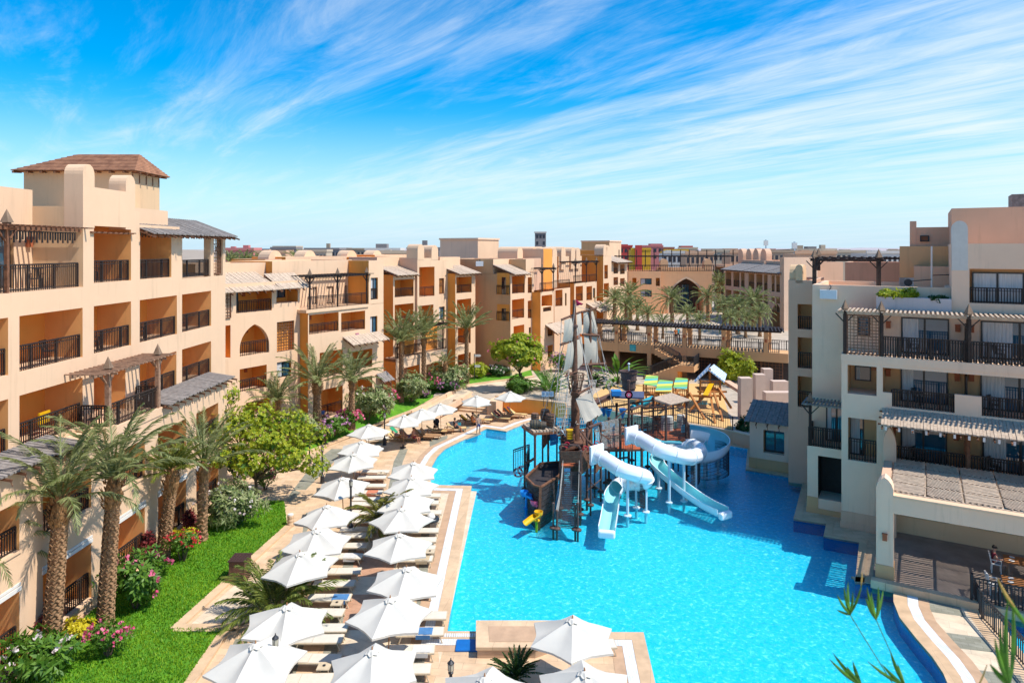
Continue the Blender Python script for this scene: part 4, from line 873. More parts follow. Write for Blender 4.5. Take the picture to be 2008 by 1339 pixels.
for px,dd in ((1452,-8),(1468,-8),(1482,-8),(1497,-6)): uu=RW.u(px,dd); horn(hb,RW,uu-1.1,uu+1.1,dd-1,dd,12,rz(px,488,dd))
hb.build('parapet_horns',pink,rt)
# ---------------- RIGHT BUILDING ----------------
RF=Fac((19.9,38.8),(.857,-.516)); P=RF.P
rb=thing('hotel_wing','shaded stucco hotel building on the right with glazed balconies and timber awnings','hotel building',tuple(P(0,0,0)))
mg=(grey,grey,tan,pink)
U=lambda px,d=0: RF.u(px,d); Zr=lambda px,py,d=0: RF.z(px,py,d)
uE=U(2300)
zS=Zr(1690,697)                 # top-terrace slab
def wi(fac,parent,p0,p1,y0,y1,d,mull,cur=.3,gm=None): window(fac,parent,fac.u(p0,d),fac.u(p1,d),d,fac.z(p0,y1,d),fac.z(p0,y0,d),mull,cur,gm)
zF2=Zr(1749,797); zF1=Zr(1752,914)
ops=[O(1662,1719,715,771,r=0,dep=2.0),O(1663,1719,818,901,rh=1.35,dep=1.4),O(1731,2300,720.5,0,zb=zF2,r=0,dep=2.0),O(1749,2300,0,0,zt=6.35,zb=zF1,r=0,dep=2.0)]
house_block(rb,RF,1650,2300,0,-.4,zS,ops,u1=uE,mats=(grey,grey,tan,pink),roof=False,depth=9)
# F2: parapet pieces and rails, sliding doors, lamps
mb=MB(); mb.box((U(1731),-.22,zF2),(U(1749),-.003,zF2+.75),0,P); mb.box((U(1872),-.22,zF2),(U(1925),-.003,zF2+1.0),0,P); mb.build('balcony_parapet',grey,rb)
for a,b,z_,hh in ((1749,1871,zF2,.95),(1926,2120,zF2,1.0),(1752,1893,zF1,1.12),(1900,2150,zF1,1.12)):
    mb=MB(); railing(mb,P(U(a),-.12,z_),P(U(b),-.12,z_),hh,.125,.06,.05); mb.build('railing',rail,rb)
D=-1.98
def door(px0,px1,z0,h,mull,cur,d_=D,gm=None): window(RF,rb,U(px0,d_),U(px1,d_),d_,z0+.01,z0+h,mull,cur,gm)
door(1766,1859,zF2,2.05,2,.25); door(1922,2080,zF2,2.05,2,.3); door(1766,1857,zF1,2.1,2,.3); door(1926,2080,zF1,2.1,2,.3)
for px,z_ in ((1742,zF2+1.55),(1877,zF2+1.6),(1905,zF2+1.65),(1752,zF1+1.5),(1875,zF1+1.6)): lamp(RF,rb,U(px,D),D,z_,.17)
for z_,h_ in ((zF2,2.0),(zF1,2.2)):
    mb=MB(); uu=U(1893,D); mb.box((uu-.04,D,z_),(uu+.04,D+1.3,z_+h_*.95),0,P); mb.build('balcony_divider',rail,rb)
q=MB(); uu=U(1897); q.bar(P(uu,-.1,zF1),P(uu,-.1,6.35),.2,.2); q.build('balcony_post',woodr,rb)
# column-bay windows
window(RF,rb,U(1676,-1.9),U(1708,-1.9),-1.97,Zr(1676,748,-2)+.1,Zr(1676,716,-2),1,.25,glassd); window(RF,rb,U(1663,-1.3)+.05,U(1694,-1.3),-1.38,Zr(1663,901),Zr(1663,818)-.05,1,.75,glassd)
lamp(RF,rb,U(1718,-1)-.1,-1.1,Zr(1718,727),.15)
# F1 awning
awning(RF,rb,U(1731),uE-2,.0,Zr(1731,799,0),1.95,Zr(1731,799,0)-.50,plank,.15,dang=False)
mb=MB()
for i in range(14):
    uu=U(1740)+i*.62; mb.box((uu-.05,1.75,Zr(1731,799)-.80),(uu+.05,1.93,Zr(1731,799)-.60),0,P)
mb.build('rafter_tails',white,rb)
# top terrace
dw=-2.2; zT=zS+2.45
house_block(rb,RF,1657,2300,dw,zS-.05,zT,[],u0=U(1652),u1=uE,mats=(grey,pink,tan),depth=6,roof=False)
slabtop(rb,RF,U(1650)-.02,uE,dw,.03,zS+.02,.42,grey)
for a,b,mu,cu in ((1767,1861,2,.35),(1923,2080,2,.4)): window(RF,rb,U(a,dw),U(b,dw),dw+.01,zS+.05,zS+2.1,mu,cu)
window(RF,rb,U(1682,dw),U(1706,dw),dw+.01,zS+.9,zS+2.0,1,None,glass)
for px in (1742,1878,1905): lamp(RF,rb,U(px,dw),dw,zS+1.6,.17)
for a,b in ((1731,1896),(1904,2120)): mb=MB(); railing(mb,P(U(a),-.1,zS+.02),P(U(b),-.1,zS+.02),1.12,.125,.06,.055); mb.build('railing',rail,rb)
lattice(RF,rb,U(1660),U(1725),-.1,zS+.05,zS+2.3,.17)
pergola(RF,rb,U(1652),U(2200),dw,-.1,zS,zT-.05,[U(1657),U(1728),U(1900),U(2140)],dp=-.1,slat=.22,mat=plank,postm=rail,pw=.17)
mb=MB(); uu=U(1893,dw); mb.box((uu-.04,dw,zS),(uu+.04,dw+1.4,zS+1.9),0,P); mb.build('balcony_divider',rail,rb)
# wall planter and roof parapets above
z1=Zr(1720,582,-2.2); z2=Zr(1720,617,-2.2)
mb=MB(); mb.box((U(1718,-2.2),-2.9,zT),(U(1866,-2.2),-2.19,z1),0,P); mb.build('planter_wall',M('stucco_lilac',(.62,.52,.48),.9,.04,.5,.3,50),rb)
# block b: tall wall behind, left
zb_=Zr(1593,558,-3.2)
block(rb,RF,U(1593,-3.2),U(1866,-3.2),-3.2,-.3,zb_,mats=(grey,pink,tan),depth=6.5,par=.45)
# block with big window
d5=-2.4; zw=Zr(1898,478,d5)
house_block(rb,RF,1866,2300,d5,zT+.01,zw,[O(1901,2110,527,594,w=None,dep=.7,rh=.85)],u1=uE,mats=(grey,grey,tan),depth=7)
window(RF,rb,U(1907,d5),U(2120,d5),d5-.6,Zr(1901,594,d5)+.02,Zr(1901,534,d5),4,.62,glassd)
hb=MB(); a=U(1866,d5); horn(hb,RF,a,U(1898,d5),d5-1.1,d5+.01,zw-1.5,Zr(1880,433,d5)); hb.build('parapet_horn',M('stucco_pale',(.66,.60,.52),.9,.05),rb)
block(rb,RF,U(1866,-6),uE,-6,zT,Zr(1866,409,-6),mats=(pink,pink,pink),depth=7); 
block(rb,RF,U(1787,-11),U(1863,-11),-11,10,Zr(1800,446,-11),mats=(pink,pink,pink),depth=4); block(rb,RF,U(1784,-11),U(1797,-11),-10.98,10,Zr(1787,434,-11),mats=(pink,pink,pink),depth=1,roof=False)
block(rb,RF,U(1764,-8),U(1862,-8),-8,9,Zr(1764,483,-8),mats=(tan,pink,pink),depth=3)
window(RF,rb,U(1804,-11),U(1822,-11),-10.95,Zr(1804,474,-11),Zr(1804,462,-11),1,None,M('brown_pane',(.22,.09,.04),.6))
block(rb,RF,U(1984,-8),uE,-8,zT,Zr(1990,381,-8),mats=(slate,slate,pink),depth=2,roof=False,name='roof_tank')
# roof terrace low walls
for a,b,d_,y_ in ((1657,1780,-14,514),(1780,1850,-8.5,520),(1792,1866,-7,522)):
    block(rb,RF,U(a,d_),U(b,d_),d_,9,Zr(a,y_,d_),mats=(pink,pink,pink),depth=4,par=.4,name='roof_parapet')
# roof pergola
for pxs,d_,yb,yt_ in (((1597,1723),-6,556,504),((1605,1850),-12,520,500)):
    z0_=Zr(pxs[0],yb,d_); z1_=Zr(pxs[0],yt_+6,d_); pergola(RF,rb,U(pxs[0],d_),U(pxs[1],d_),d_-1.2,d_+.2,z0_-.4,z1_,[U(p,d_) for p in pxs],slat=.5,mat=rail,dp=d_,pw=.2)
# planting on the wall planter
# block c : bays beside it with stacked loggias
dc=-6.8; zc_=Zr(1546,549,dc)
house_block(rb,RF,1546,1594,dc,-.3,zc_,[O(1564,1592,596,645,dep=1.3,rh=1.1),O(1564,1592,661,721,dep=1.3,rh=1.1),O(1564,1592,737,797,dep=1.3,rh=1.1)],mats=(tan if False else pink,pink,tan,tan),depth=6)
hb=MB(); a=U(1547,dc); hornd(hb,RF,dc-1.6,dc-.2,a,a+.9,zc_-.2,Zr(1550,519,dc)); horn(hb,RF,U(1560,dc),U(1574,dc),dc-1.5,dc,zc_-.2,Zr(1566,519,dc)); hb.build('parapet_horns',cream2,rb)
# block d: low wing at the pool with slate roof
dd=-8.4; zd=Zr(1470,822,dd); block(rb,RF,U(1470,dd),U(1600,dd),dd,-.4,zd,[dict(a=U(1497,dd),b=U(1538,dd),c=Zr(1497,887,dd),e=Zr(1497,842,dd),dep=.6,k=None)],mats=(grey,pink,tan),depth=5,roof=False)
window(RF,rb,U(1497,dd)+.03,U(1538,dd)-.03,dd-.5,Zr(1497,887,dd)+.02,Zr(1497,842,dd)-.02,2,None,glassd)
mb=MB(); mb.box((U(1470,dd)-.05,dd,-.3),(U(1590,dd),dd+.06,.75),0,P); mb.build('plinth',tan,rb)
awning(RF,rb,U(1470,dd)-.3,U(1600,dd),dd-2.6,zd+.95,dd+.45,zd-.02,slate,.18,dang=True)
# e: small pier with terrace and dark arcade
de=-1.5; ze=Zr(1583,873,de); ue0,ue1=U(1583,de),U(1650,0)-.02
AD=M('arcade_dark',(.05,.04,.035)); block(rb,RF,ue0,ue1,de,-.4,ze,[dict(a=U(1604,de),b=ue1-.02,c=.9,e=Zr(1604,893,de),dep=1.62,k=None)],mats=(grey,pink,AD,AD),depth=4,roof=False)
mb=MB(); mb.box((ue0-.03,de,-.3),(U(1604,de),de+.05,.95),0,P); mb.box((ue0-.05,de,.3-.6),(ue1,de+.08,.3),0,P); mb.build('plinth',tan,rb)
mb=MB(); railing(mb,P(ue0+.1,de-.1,ze),P(ue1,de-.1,ze),1.15,.12,.06,.055); railing(mb,P(ue0+.1,de-.1,ze),P(ue0+.1,-3.1,ze),1.15,.12); mb.build('railing',rail,rb)
window(RF,rb,U(1620,-3.2),U(1662,-3.2),-3.17,ze+.05,ze+2.2,2,.2); pergola(RF,rb,ue0,ue1,-3.1,de+.1,ze,ze+2.5,[ue0+.15],dp=de-.1,slat=.2,mat=slate,postm=rail)
# plinth and coping strip of the main bay
mb=MB(); mb.box((U(1650)-.03,0,-.4),(U(1731),.05,.95),0,P); mb.box((U(1650)-.06,0,-.4),(U(1731),.09,.35),0,P); mb.build('plinth',pink,rb)
# drains
# ---- restaurant terrace pavilion ----
pt=thing('restaurant_pavilion','open ground-floor restaurant pavilion with pointed pillars and slatted sun roof, lower right','pavilion',tuple(P(3,6.5,.3)))
dp=6.5; u0=U(1718,dp); u1=U(1752,dp); zb1=Zr(1753,975,dp); zb0=Zr(1753,1007,dp); uq=uE
tb_=MB(); tb_.box((u0-.15,-.0,-.3),(uq,dp+.45,.32),0,P); tb_.build('terrace_base',M('terrace_tiles',(.30,.23,.18),.5,.2,1.1,.1,20,spec=.4),pt)
tb_=MB(); tb_.box((u0-.2,dp+.15,-.02),(uq,dp+.55,.345),0,P); tb_.build('terrace_edge',coping,pt)
def pointed(mb,a,b,d0,d1,z0,zs,zt):
    c=(a+b)/2; pf=[(a,z0),(a,zs),(a+(c-a)*.22,zs+(zt-zs)*.45),(a+(c-a)*.6,zs+(zt-zs)*.8),(c,zt),(b+(c-b)*.6,zs+(zt-zs)*.8),(b+(c-b)*.22,zs+(zt-zs)*.45),(b,zs),(b,z0)]
    A=[P(x,d1,z) for x,z in pf]; B=[P(x,d0,z) for x,z in pf]; mb.poly(A); mb.poly(B)
    for i in range(len(pf)-1): mb.quad(A[i],A[i+1],B[i+1],B[i])
mb=MB(); pointed(mb,u0,u1,dp-.75,dp,.3,zb1+.35,Zr(1735,936,dp)); mb.build('pointed_pillar',grey,pt)
mb=MB(); mb.box((u0-.03,dp-.78,.3),(u1+.03,dp+.04,.95),0,P); mb.build('pillar_plinth',tan,pt)
lamp(RF,pt,(u0+u1)/2,dp,Zr(1738,1053,dp),.14)
mb=MB(); pointed(mb,u0+.05,u1-.05,.5,1.0,-.3,zb1+1.15,zb1+2.0); mb.build('pointed_pillar',pink,pt)
mb=MB(); mb.box((u0+.1,.95,zb0),(u0+.5,dp-.75,zb1+.2),0,P); mb.build('side_beam',pink,pt)
mb=MB(); mb.box((u1,dp-.4,zb0),(uq,dp-.02,zb1),0,P); mb.build('front_beam',grey,pt)
mb=MB(); mb.box((u1,dp-.5,zb1+.002),(uq,dp+.05,zb1+.10),0,P); mb.build('beam_coping',cream,pt)
# slats laid in a herringbone of panels
mb=MB(); pw_=1.5; i=0; a=u0+.55
while a<uq-1:
    for r_ in range(4):
        d0_=.15+r_*1.48; d1_=d0_+1.44
        for k_ in range(-9,10):
            o=k_*.16
            # diagonal slat clipped to the panel
            s=1 if i%2 else -1; c1=a+.74; cd_=(d0_+d1_)/2; pts=[]
            for t_ in [x*.04-1.1 for x in range(56)]:
                uu=c1+t_*.707*s+o*.707*s; d_=cd_+t_*.707-o*.707
                if abs(uu-c1)<.72 and abs(d_-cd_)<.71: pts.append((uu,d_))
            if len(pts)>2: mb.bar(P(pts[0][0],pts[0][1],zb1+.16),P(pts[-1][0],pts[-1][1],zb1+.16),.075,.05)
    a+=pw_; i+=1
mb.build('roof_slats',plank,pt)
mb=MB(); a=u0+.5
for r_ in range(5): mb.bar(P(a,.12+r_*1.48,zb1+.06),P(uq-1,.12+r_*1.48,zb1+.06),.09,.13)
while a<uq-1: mb.bar(P(a,.1,zb1+.05),P(a,dp-.4,zb1+.05),.08,.11); a+=1.5
mb.build('rafters',plank,pt)
mb=MB(); mb.box((U(1731),.001,.32),(uq,.03,zb0-.05),0,P); mb.build('rear_wall',cream2,pt)
window(RF,pt,U(1765,0),U(1862,0),.04,1.3,2.8,2,None,glassd); window(RF,pt,U(1900,0),U(2050,0),.04,1.3,2.8,3,None,glassd)
# fence of the wading pool
def fence(name,label,pts,z,h,sp=.13,group=None,mat=raild):
    t=thing(name,label,'fence',tuple(pts[0]),group)
    for i in range(len(pts)-1):
        mb=MB(); railing(mb,pts[i],pts[i+1],h,sp,.05,.03); mb.build('fence_panel',mat,t)
    for p in pts: q=MB(); q.bar(p,Vector(p)+Vector((0,0,h+.12)),.08); q.build('post',mat,t)
fp=[G(1906,1172,0),G(1926,1213,0),G(1989,1283,0),G(2045,1352,0)]
fence('metal_fence','dark metal fence curving along the wading pool in the lower right corner',fp,0,1.05,.17)
f2=[P(RF.u(1905,dp+.3),dp+.3,.35),P(RF.u(1960,dp+.3),dp+.3,.35),P(RF.u(2060,dp+.3),dp+.3,.35)]
fence('metal_fence','straight dark metal fence on the edge of the restaurant terrace',f2,0,1.0)
# fence behind the water playground
fq=[G(px,py,1.0) for px,py in ((1110,798),(1200,806),(1290,819),(1370,832),(1437,845))]
fence('metal_fence','long dark fence between the pool and the sandy playground',[Vector((p.x,p.y+.05,1.0)) for p in fq],1,1.1,.2)
# stepped walls left of the low wing
sw=thing('stepped_wall','purple-grey stepped courtyard walls between playground and low wing','wall',tuple(G(1490,790,1)))
for (a,b,y0_,y1_,Yq) in ((1453,1476,742,850,60),(1482,1502,735,800,66),(1498,1516,724,760,70),(1516,1546,748,770,68),(1502,1560,770,850,62)):
    p0=at(a,y1_,Yq); p1=at(b,y0_,Yq); q=MB(); q.box((p0.x,Yq,-.2 if a<1460 else .5),(p1.x,Yq+.9,p1.z)); q.build('wall',M('lilac_grey',(.62,.46,.36),.9,.05) if a==1453 else bpy.data.materials['lilac_grey'],sw)
q=MB(); q.box((at(1453,790,60).x+.3,60.9,3.0),(at(1476,790,60).x-.1,66,3.3)); q.build('beam',pink,sw)
# ======================= PLANTS =======================
def frond(mb,base,az,el,L,droop,nl,ll,lw,rw,rr,mi=0,vee=.5,flat=False):
    """one feather leaf: arching rachis with leaflets on both sides"""
    ns=9; pts=[]; p=Vector(base); e=el
    for i in range(ns+1):
        pts.append(p.copy()); t=i/ns; dv=Vector((cos(e)*cos(az),cos(e)*sin(az),sin(e))); p=p+dv*(L/ns); e-=droop/ns*(.35+1.3*t)
    side=Vector((-sin(az),cos(az),0))
    for i in range(ns):
        w=rw*(1-i/ns)+.006; a,b=pts[i],pts[i+1]; mb.quad(a-side*w,a+side*w,b+side*w*.85,b-side*w*.85,mi)
    for j in range(nl):
        t=.12+.86*j/nl; x=t*ns; i=min(int(x),ns-1); f=x-i; q=pts[i].lerp(pts[i+1],f); tan_=(pts[i+1]-pts[i]).normalized(); up=side.cross(tan_)
        l=ll*(sin(pi*min(1,t*.86+.12))**.6)*rr.uniform(.82,1.1)
        for s in (-1,1):
            an=R(rr.uniform(32,58)*(1-.35*t)); d=(tan_*cos(an)+side*s*sin(an)*.92-up*(-vee)*sin(an)*.6).normalized(); d=(d+Vector((0,0,-.12*rr.random()))).normalized()
            w=d.cross(Vector((0,0,1)) if rr.random()<.5 else side).normalized()*lw/2
            m_=q+d*l*.55+Vector((0,0,.0)); e_=q+d*l+Vector((0,0,-l*.18*rr.random()))
            mb.add((q-w*.5,q+w*.5,m_+w,e_,m_-w),((0,1,2,3,4),),mi)
def crown_mesh(seed,nf,L,nl,ll,lw,young=.55,drp=1.25,rw=.05,lo=-25,hi=86):
    rr=random.Random(seed); mb=MB()
    for i in range(nf):
        t=(i+.5)/nf; el=R(hi-(hi-lo)*t**.9+rr.uniform(-7,7)); az=i*2.39996+rr.uniform(-.25,.25)
        frond(mb,(0.1*cos(az),.1*sin(az),.0-.25*t),az,el,L*(young+(1-young)*min(1,t*2.2))*rr.uniform(.88,1.08),drp*rr.uniform(.7,1.3)*(.55+.55*t),nl,ll,lw,rw,rr)
    return mb
def trunk_mesh(h,r,seed=0,lean=(0,0),boots=True,ncol=14,rings=.13):
    rr=random.Random(seed); mb=MB(); n=int(h/rings); b=0
    rows=[]
    for k in range(n+1):
        z=k*h/n; base=r*(1.12-.2*min(1,z/h)) if z>.5 else r*(1.35-.46*z)
        for q in (0,1):
            row=[]
            for j in range(ncol):
                ph=((j+(k%2)*.5)/ncol)*2*pi; dia=.5+.5*cos((j*2+k%2)*pi); rad=base*(1.10 if q else .90)*rr.uniform(.96,1.04)*(1+.03*dia); dz=.055*(1 if j%2 else -1)*(1 if k%2 else -1)
                row.append(len(mb.v)); mb.v.append(Vector((rad*cos(ph)+lean[0]*z/h,rad*sin(ph)+lean[1]*z/h,z+q*h/n*.8+dz)))
            rows.append(row)
    for a,c in zip(rows,rows[1:]):
        for j in range(ncol): q=(j+1)%ncol; mb.f.append((a[j],a[q],c[q],c[j])); mb.m.append(0)
    return mb
def boots_mesh(h,r,seed,lean,hb=1.0,n=170,spread=1.0):
    rr=random.Random(seed+5); mb=MB()
    for i in range(n):
        t=rr.random(); z=h-hb+hb*1.05*t; a=rr.uniform(0,2*pi); rb=r*(.95+.35*sin(pi*min(1,t*1.1)))
        c=Vector((rb*cos(a)+lean[0]*z/h,rb*sin(a)+lean[1]*z/h,z)); d=Vector((cos(a)*rr.uniform(.25,.7),sin(a)*rr.uniform(.25,.7),rr.uniform(.5,1))).normalized(); s=Vector((-sin(a),cos(a),0))
        l=rr.uniform(.12,.28)*spread; w=rr.uniform(.03,.07); up=s.cross(d)*.02
        mb.add((c-s*w,c+s*w,c+s*w*.4+d*l,c-s*w*.4+d*l,c+up*2),((0,1,2,3),(0,4,3),(1,2,4),(4,2,3)))
    mb.tube([(lean[0]*(h-hb)/h,lean[1]*(h-hb)/h,h-hb),(lean[0],lean[1],h-.5*hb),(lean[0],lean[1],h+.1)],[r*.95,r*1.25,r*.6],10)
    return mb
def palm(name,label,px,py,ztop,r,seed,nf=44,L=3.4,nl=46,ll=.42,lw=.035,z=0.0,lean=(0,0),hb=1.0,group='date palms',lo=-25,drp=1.25,mat=None,crown=None,share=None,zb=None,young=.55):
    p=G(px,py,z); h=ztop-z; t=thing(name,label,'palm tree',tuple(p),group)
    def sh(mb,nm,m,off=Vector((0,0,0))): mb.v=[q+p+off for q in mb.v]; return mb.build(nm,m,t)
    sh(trunk_mesh(h-hb*.5,r,seed,lean,ncol=18 if r>.26 else 10,rings=.13 if r>.26 else .2),'trunk',bark); sh(boots_mesh(h,r,seed,lean,hb,170 if r>.26 else 50),'trunk_boots',boot)
    sh(crown_mesh(seed,nf,L,nl,ll,lw,drp=drp,lo=lo,young=young),'crown',mat or palmg,Vector((lean[0],lean[1],h+.05))); return t
palm('date_palm','big date palm nearest to the lower left corner of the lawn, thick scaly trunk',99,1279,6.1,.29,11,23,4.2,64,.50,.035,lean=(.35,.1),hb=1.1,lo=22,drp=1.75,young=.8)
palm('date_palm','big date palm right of the nearest one, leafy crown reaching the pergola terrace',205,1239,6.4,.28,12,23,4.1,64,.50,.035,lean=(.25,.2),hb=1.3,lo=22,drp=1.75,young=.8)
palm('date_palm','date palm with sparse brownish crown in front of the lower balconies',318,1100,4.7,.28,13,26,2.0,40,.42,.035,lean=(.45,.1),hb=1.4,lo=15,drp=1.1,mat=palmy)
palm('date_palm','date palm at the right end of the near lawn beside the variegated bush',395,1062,4.3,.25,14,22,3.6,56,.45,.035,lean=(.1,.1),hb=1.0,lo=32,drp=1.3,young=.8)
palm('date_palm','date palm cut off by the left edge, only its drooping fronds in view',-75,1300,4.6,.33,15,34,3.6,50,.5,.035,lo=-10,drp=1.6)
palm('date_palm','tall full-crowned date palm left of a slimmer one, in front of the arched wing',622,858,5.2,.30,16,32,4.2,34,.5,.05,hb=1.2,lo=18,z=.5,young=.8,drp=1.2)
palm('date_palm','slimmer date palm behind the second white parasol, fronds over the slatted awning',690,842,5.0,.24,17,30,3.3,30,.5,.05,z=.7,lo=20,young=.8)
palm('date_palm','short-trunked date palm below the pointed-arch balcony',543,872,4.0,.24,18,28,3.0,30,.45,.05,z=.4,lo=15,drp=1.5,young=.8)
palm('date_palm','leftmost of the three tall palms before the long pergola balcony',787,798,6.9,.24,19,38,3.9,28,.5,.06,z=.3,lo=22,hb=1.2,drp=.9,young=.8)
palm('date_palm','middle of the three tall palms before the long pergola balcony',831,778,7.1,.24,20,34,3.7,28,.5,.06,z=.6,lo=22,hb=1.2,drp=.9,young=.8)
palm('date_palm','rightmost of the three tall palms, beside the blank tan wall',915,753,7.2,.24,21,34,3.6,28,.5,.06,z=1,lo=22,hb=1.2,drp=.9,young=.8)
palm('date_palm','short palm stump with small crown between the tall palms',873,768,4.0,.24,22,10,1.8,20,.4,.05,z=.9,lo=20)
# far court palms: one crown mesh and trunk shared
FP=[(1205,640,9.4,'leftmost court palm by the cream wing end'),(1228,650,9.0,'court palm in the dense left clump, front one'),(1250,648,8.4,'court palm at the right side of the left clump'),(1216,668,7.2,'low court palm left of the clump, above the walkway'),
    (1318,640,9.6,'big court palm left of the entrance arch'),(1348,652,7.8,'court palm before the dark entrance arch'),(1388,630,9.4,'slim court palm right of the entrance arch'),(1410,612,11.0,'tall far palm at the corner of the right wing'),
    (1432,668,8.0,'court palm with drooping fronds above the pergola'),(1447,655,9.0,'court palm behind the drooping one'),(1478,650,9.9,'upright court palm before the far-right wing'),(1372,668,7.6,'low court palm right of the arch above the pergola'),(1462,662,7.6,'lowest court palm near the right end of the walkway'),(1270,655,7.9,'court palm between the left clump and the big one'),(1300,664,7.2,'low court palm left of the arch'),(1420,650,8.8,'court palm left of the drooping one'),(1490,660,8.2,'court palm nearest the grey corner of the right building'),(1236,630,9.9,'tallest palm of the left clump, behind')]
proto=None; rr=random.Random(5)
for i,(px,py,zt_,lb) in enumerate(FP):
    p=G(px,py,PZ); 
    if proto is None:
        proto=thing('court_palm',lb,'palm tree',(0,0,0),'palms of the entrance court')
        trunk_mesh(4.2,.28,3,ncol=8,rings=.3).build('trunk',bark,proto); mb=crown_mesh(33,34,3.5,20,.55,.09,lo=-25,drp=1.5); mb.v=[q+Vector((0,0,4.3)) for q in mb.v]; mb.build('crown',palmg,proto); o=proto; 
    else: o=dup(proto,(0,0,0),label=lb)
    s=(zt_-PZ)/4.9*.93; o.location=p; o.rotation_euler=(0,0,rr.uniform(0,6)); o.scale=(s*1.0,s*1.0,s)
# palms beyond the roofs at the left
for i,(px,Yq,zt_) in enumerate(((452,150,14.4),(482,155,14.6),(515,150,14.2),(582,165,14.6),(1080+0,190,14.0))):
    p=at(px,505,Yq); o=dup(proto,(p.x,p.y,zt_-5.2*1.3),rr.uniform(0,6),1.3,['far palm crown first from the left above the roofs','far palm crown second from the left above the roofs','far palm crown third from the left above the roofs','far palm crown between two round roof vents','far palm crown beside the square clock-like tower'][i],'palms beyond the roofs')
# ---- leafy shrubs ----
def leafclump(mb,c,rx,ry,rz,n,ls,lw,rr,per=5,shell=.45,mi=0,up=.35):
    for _ in range(n):
        while True:
            q=Vector((rr.uniform(-1,1),rr.uniform(-1,1),rr.uniform(-1,1)))
            if shell**2<q.length_squared<1: break
        k=1+.22*sin(q.x*5+c[0]*3)+.18*sin(q.y*6+c[1]*2+q.z*4)
        o=Vector(c)+Vector((q.x*rx,q.y*ry,q.z*rz))*k*.88; nrm=(q+Vector((0,0,up))).normalized()
        a0=rr.uniform(0,6.28); t1=nrm.orthogonal().normalized(); t2=nrm.cross(t1)
        for k2 in range(per):
            a=a0+k2*2*pi/per+rr.uniform(-.3,.3); d=(t1*cos(a)+t2*sin(a)+nrm*rr.uniform(.1,.8)).normalized(); s=d.cross(nrm).normalized(); l=ls*rr.uniform(.7,1.25); w=lw*rr.uniform(.8,1.2)
            mb.add((o,o+d*l*.5+s*w,o+d*l,o+d*l*.5-s*w),((0,1,2,3),),mi)
def flowers(mb,c,rx,ry,rz,n,s,rr):
    for _ in range(n):
        q=Vector((rr.uniform(-1,1),rr.uniform(-1,.6),rr.uniform(-.2,1))).normalized()*rr.uniform(.85,1.08); o=Vector(c)+Vector((q.x*rx,q.y*ry,q.z*rz))
        for _k in range(6):
            o2=o+Vector((rr.uniform(-1,1),rr.uniform(-1,1),rr.uniform(-1,1)))*s*.8; d=Vector((rr.uniform(-1,1),rr.uniform(-1,1),rr.uniform(-.3,1))).normalized(); t1=d.orthogonal().normalized()*s*.5; t2=d.cross(t1)
            mb.add((o2-t1-t2,o2+t1-t2,o2+t1+t2,o2-t1+t2),((0,1,2,3),))
def bush(name,label,p,rx,ry,rz,mat,n,ls,lw,fl=None,nf=0,fs=.06,stem=.35,group=None,seed=0,cat='bush',per=5):
    rr=random.Random(seed+int(abs(p[0])*91)); t=thing(name,label,cat,tuple(p),group); c=Vector(p)+Vector((0,0,stem+rz*.9))
    mb=MB()
    for k in range(5):
        a=k*1.3+rr.random(); e=c+Vector((cos(a)*rx*.55,sin(a)*ry*.55,rr.uniform(-.2,.3)*rz)); m_=Vector(p).lerp(e,.5)+Vector((0,0,.1)); mb.tube([Vector(p)+Vector((cos(a)*.05,sin(a)*.05,-.05)),m_,e],[.045,.03,.012],5)
    mb.build('stem',trunkm,t); mb=MB(); leafclump(mb,c,rx,ry,rz,n,ls,lw,rr,per); mb.build('foliage',mat,t)
    if fl: mb=MB(); flowers(mb,c,rx,ry,rz,nf,fs,rr); mb.build('flowers',fl,t)
    return t
B=bush
B('flowering_shrub','white-flowered broad-leaved shrub in the bottom left corner',G(75,1335),1.3,1.0,.75,lf_grn,260,.34,.055,fl_wht,16,.11,seed=1,cat='shrub')
B('flowering_shrub','broad-leaved shrub with large pink flowers in front of the second near palm',G(268,1196),1.45,1.1,1.15,lf_grn,360,.30,.055,fl_pink,16,.12,seed=2,cat='shrub',stem=.5)
B('flowering_shrub','loose pink-flowered shrub at the foot of the feathery tree',G(520,960,0),1.0,.8,.7,lf_grn,260,.16,.035,fl_pink,26,.08,seed=71,cat='shrub')
B('shrub','dark green shrub against the nearest wing corner behind the feathery tree',G(462,940,0),1.5,1.0,1.1,lf_drk,420,.2,.045,seed=72,cat='shrub')
B('flowering_shrub','small shrub thick with pink blossoms at the foot of the second near palm',G(212,1290),.85,.7,.6,lf_grn,300,.13,.03,fl_pink,34,.08,seed=3,cat='shrub')
B('croton_bush','bright yellow bush between the two nearest palms',G(150,1262),.65,.6,.38,lf_ylw,260,.12,.035,seed=4)
B('croton_bush','bright yellow bush at the far left corner of the lawn',G(62,1330),.55,.5,.4,lf_ylw,200,.12,.035,seed=44)
B('croton_bush','yellow bush behind the pink tree shrub by the small brown palm',G(360,1082),.75,.6,.5,lf_ylw,260,.14,.035,seed=5)
B('croton_bush','spiky dark red plant against the wall between the nearest palms',G(72,1275),.35,.35,.6,lf_red,110,.32,.04,seed=6)
B('croton_bush','spiky dark red plant at the wall corner by the third palm',G(290,1105),.35,.3,.65,lf_red,110,.32,.04,seed=7)
B('croton_bush','spiky dark red plant at the wall near the fourth palm',G(372,1052),.3,.3,.6,lf_red,90,.3,.04,seed=8)
B('flowering_shrub','round shrub with red and pink blossoms standing free on the lawn',G(358,1103),.95,.8,.45,lf_grn,300,.13,.03,fl_red,40,.07,stem=.75,seed=9,cat='shrub')
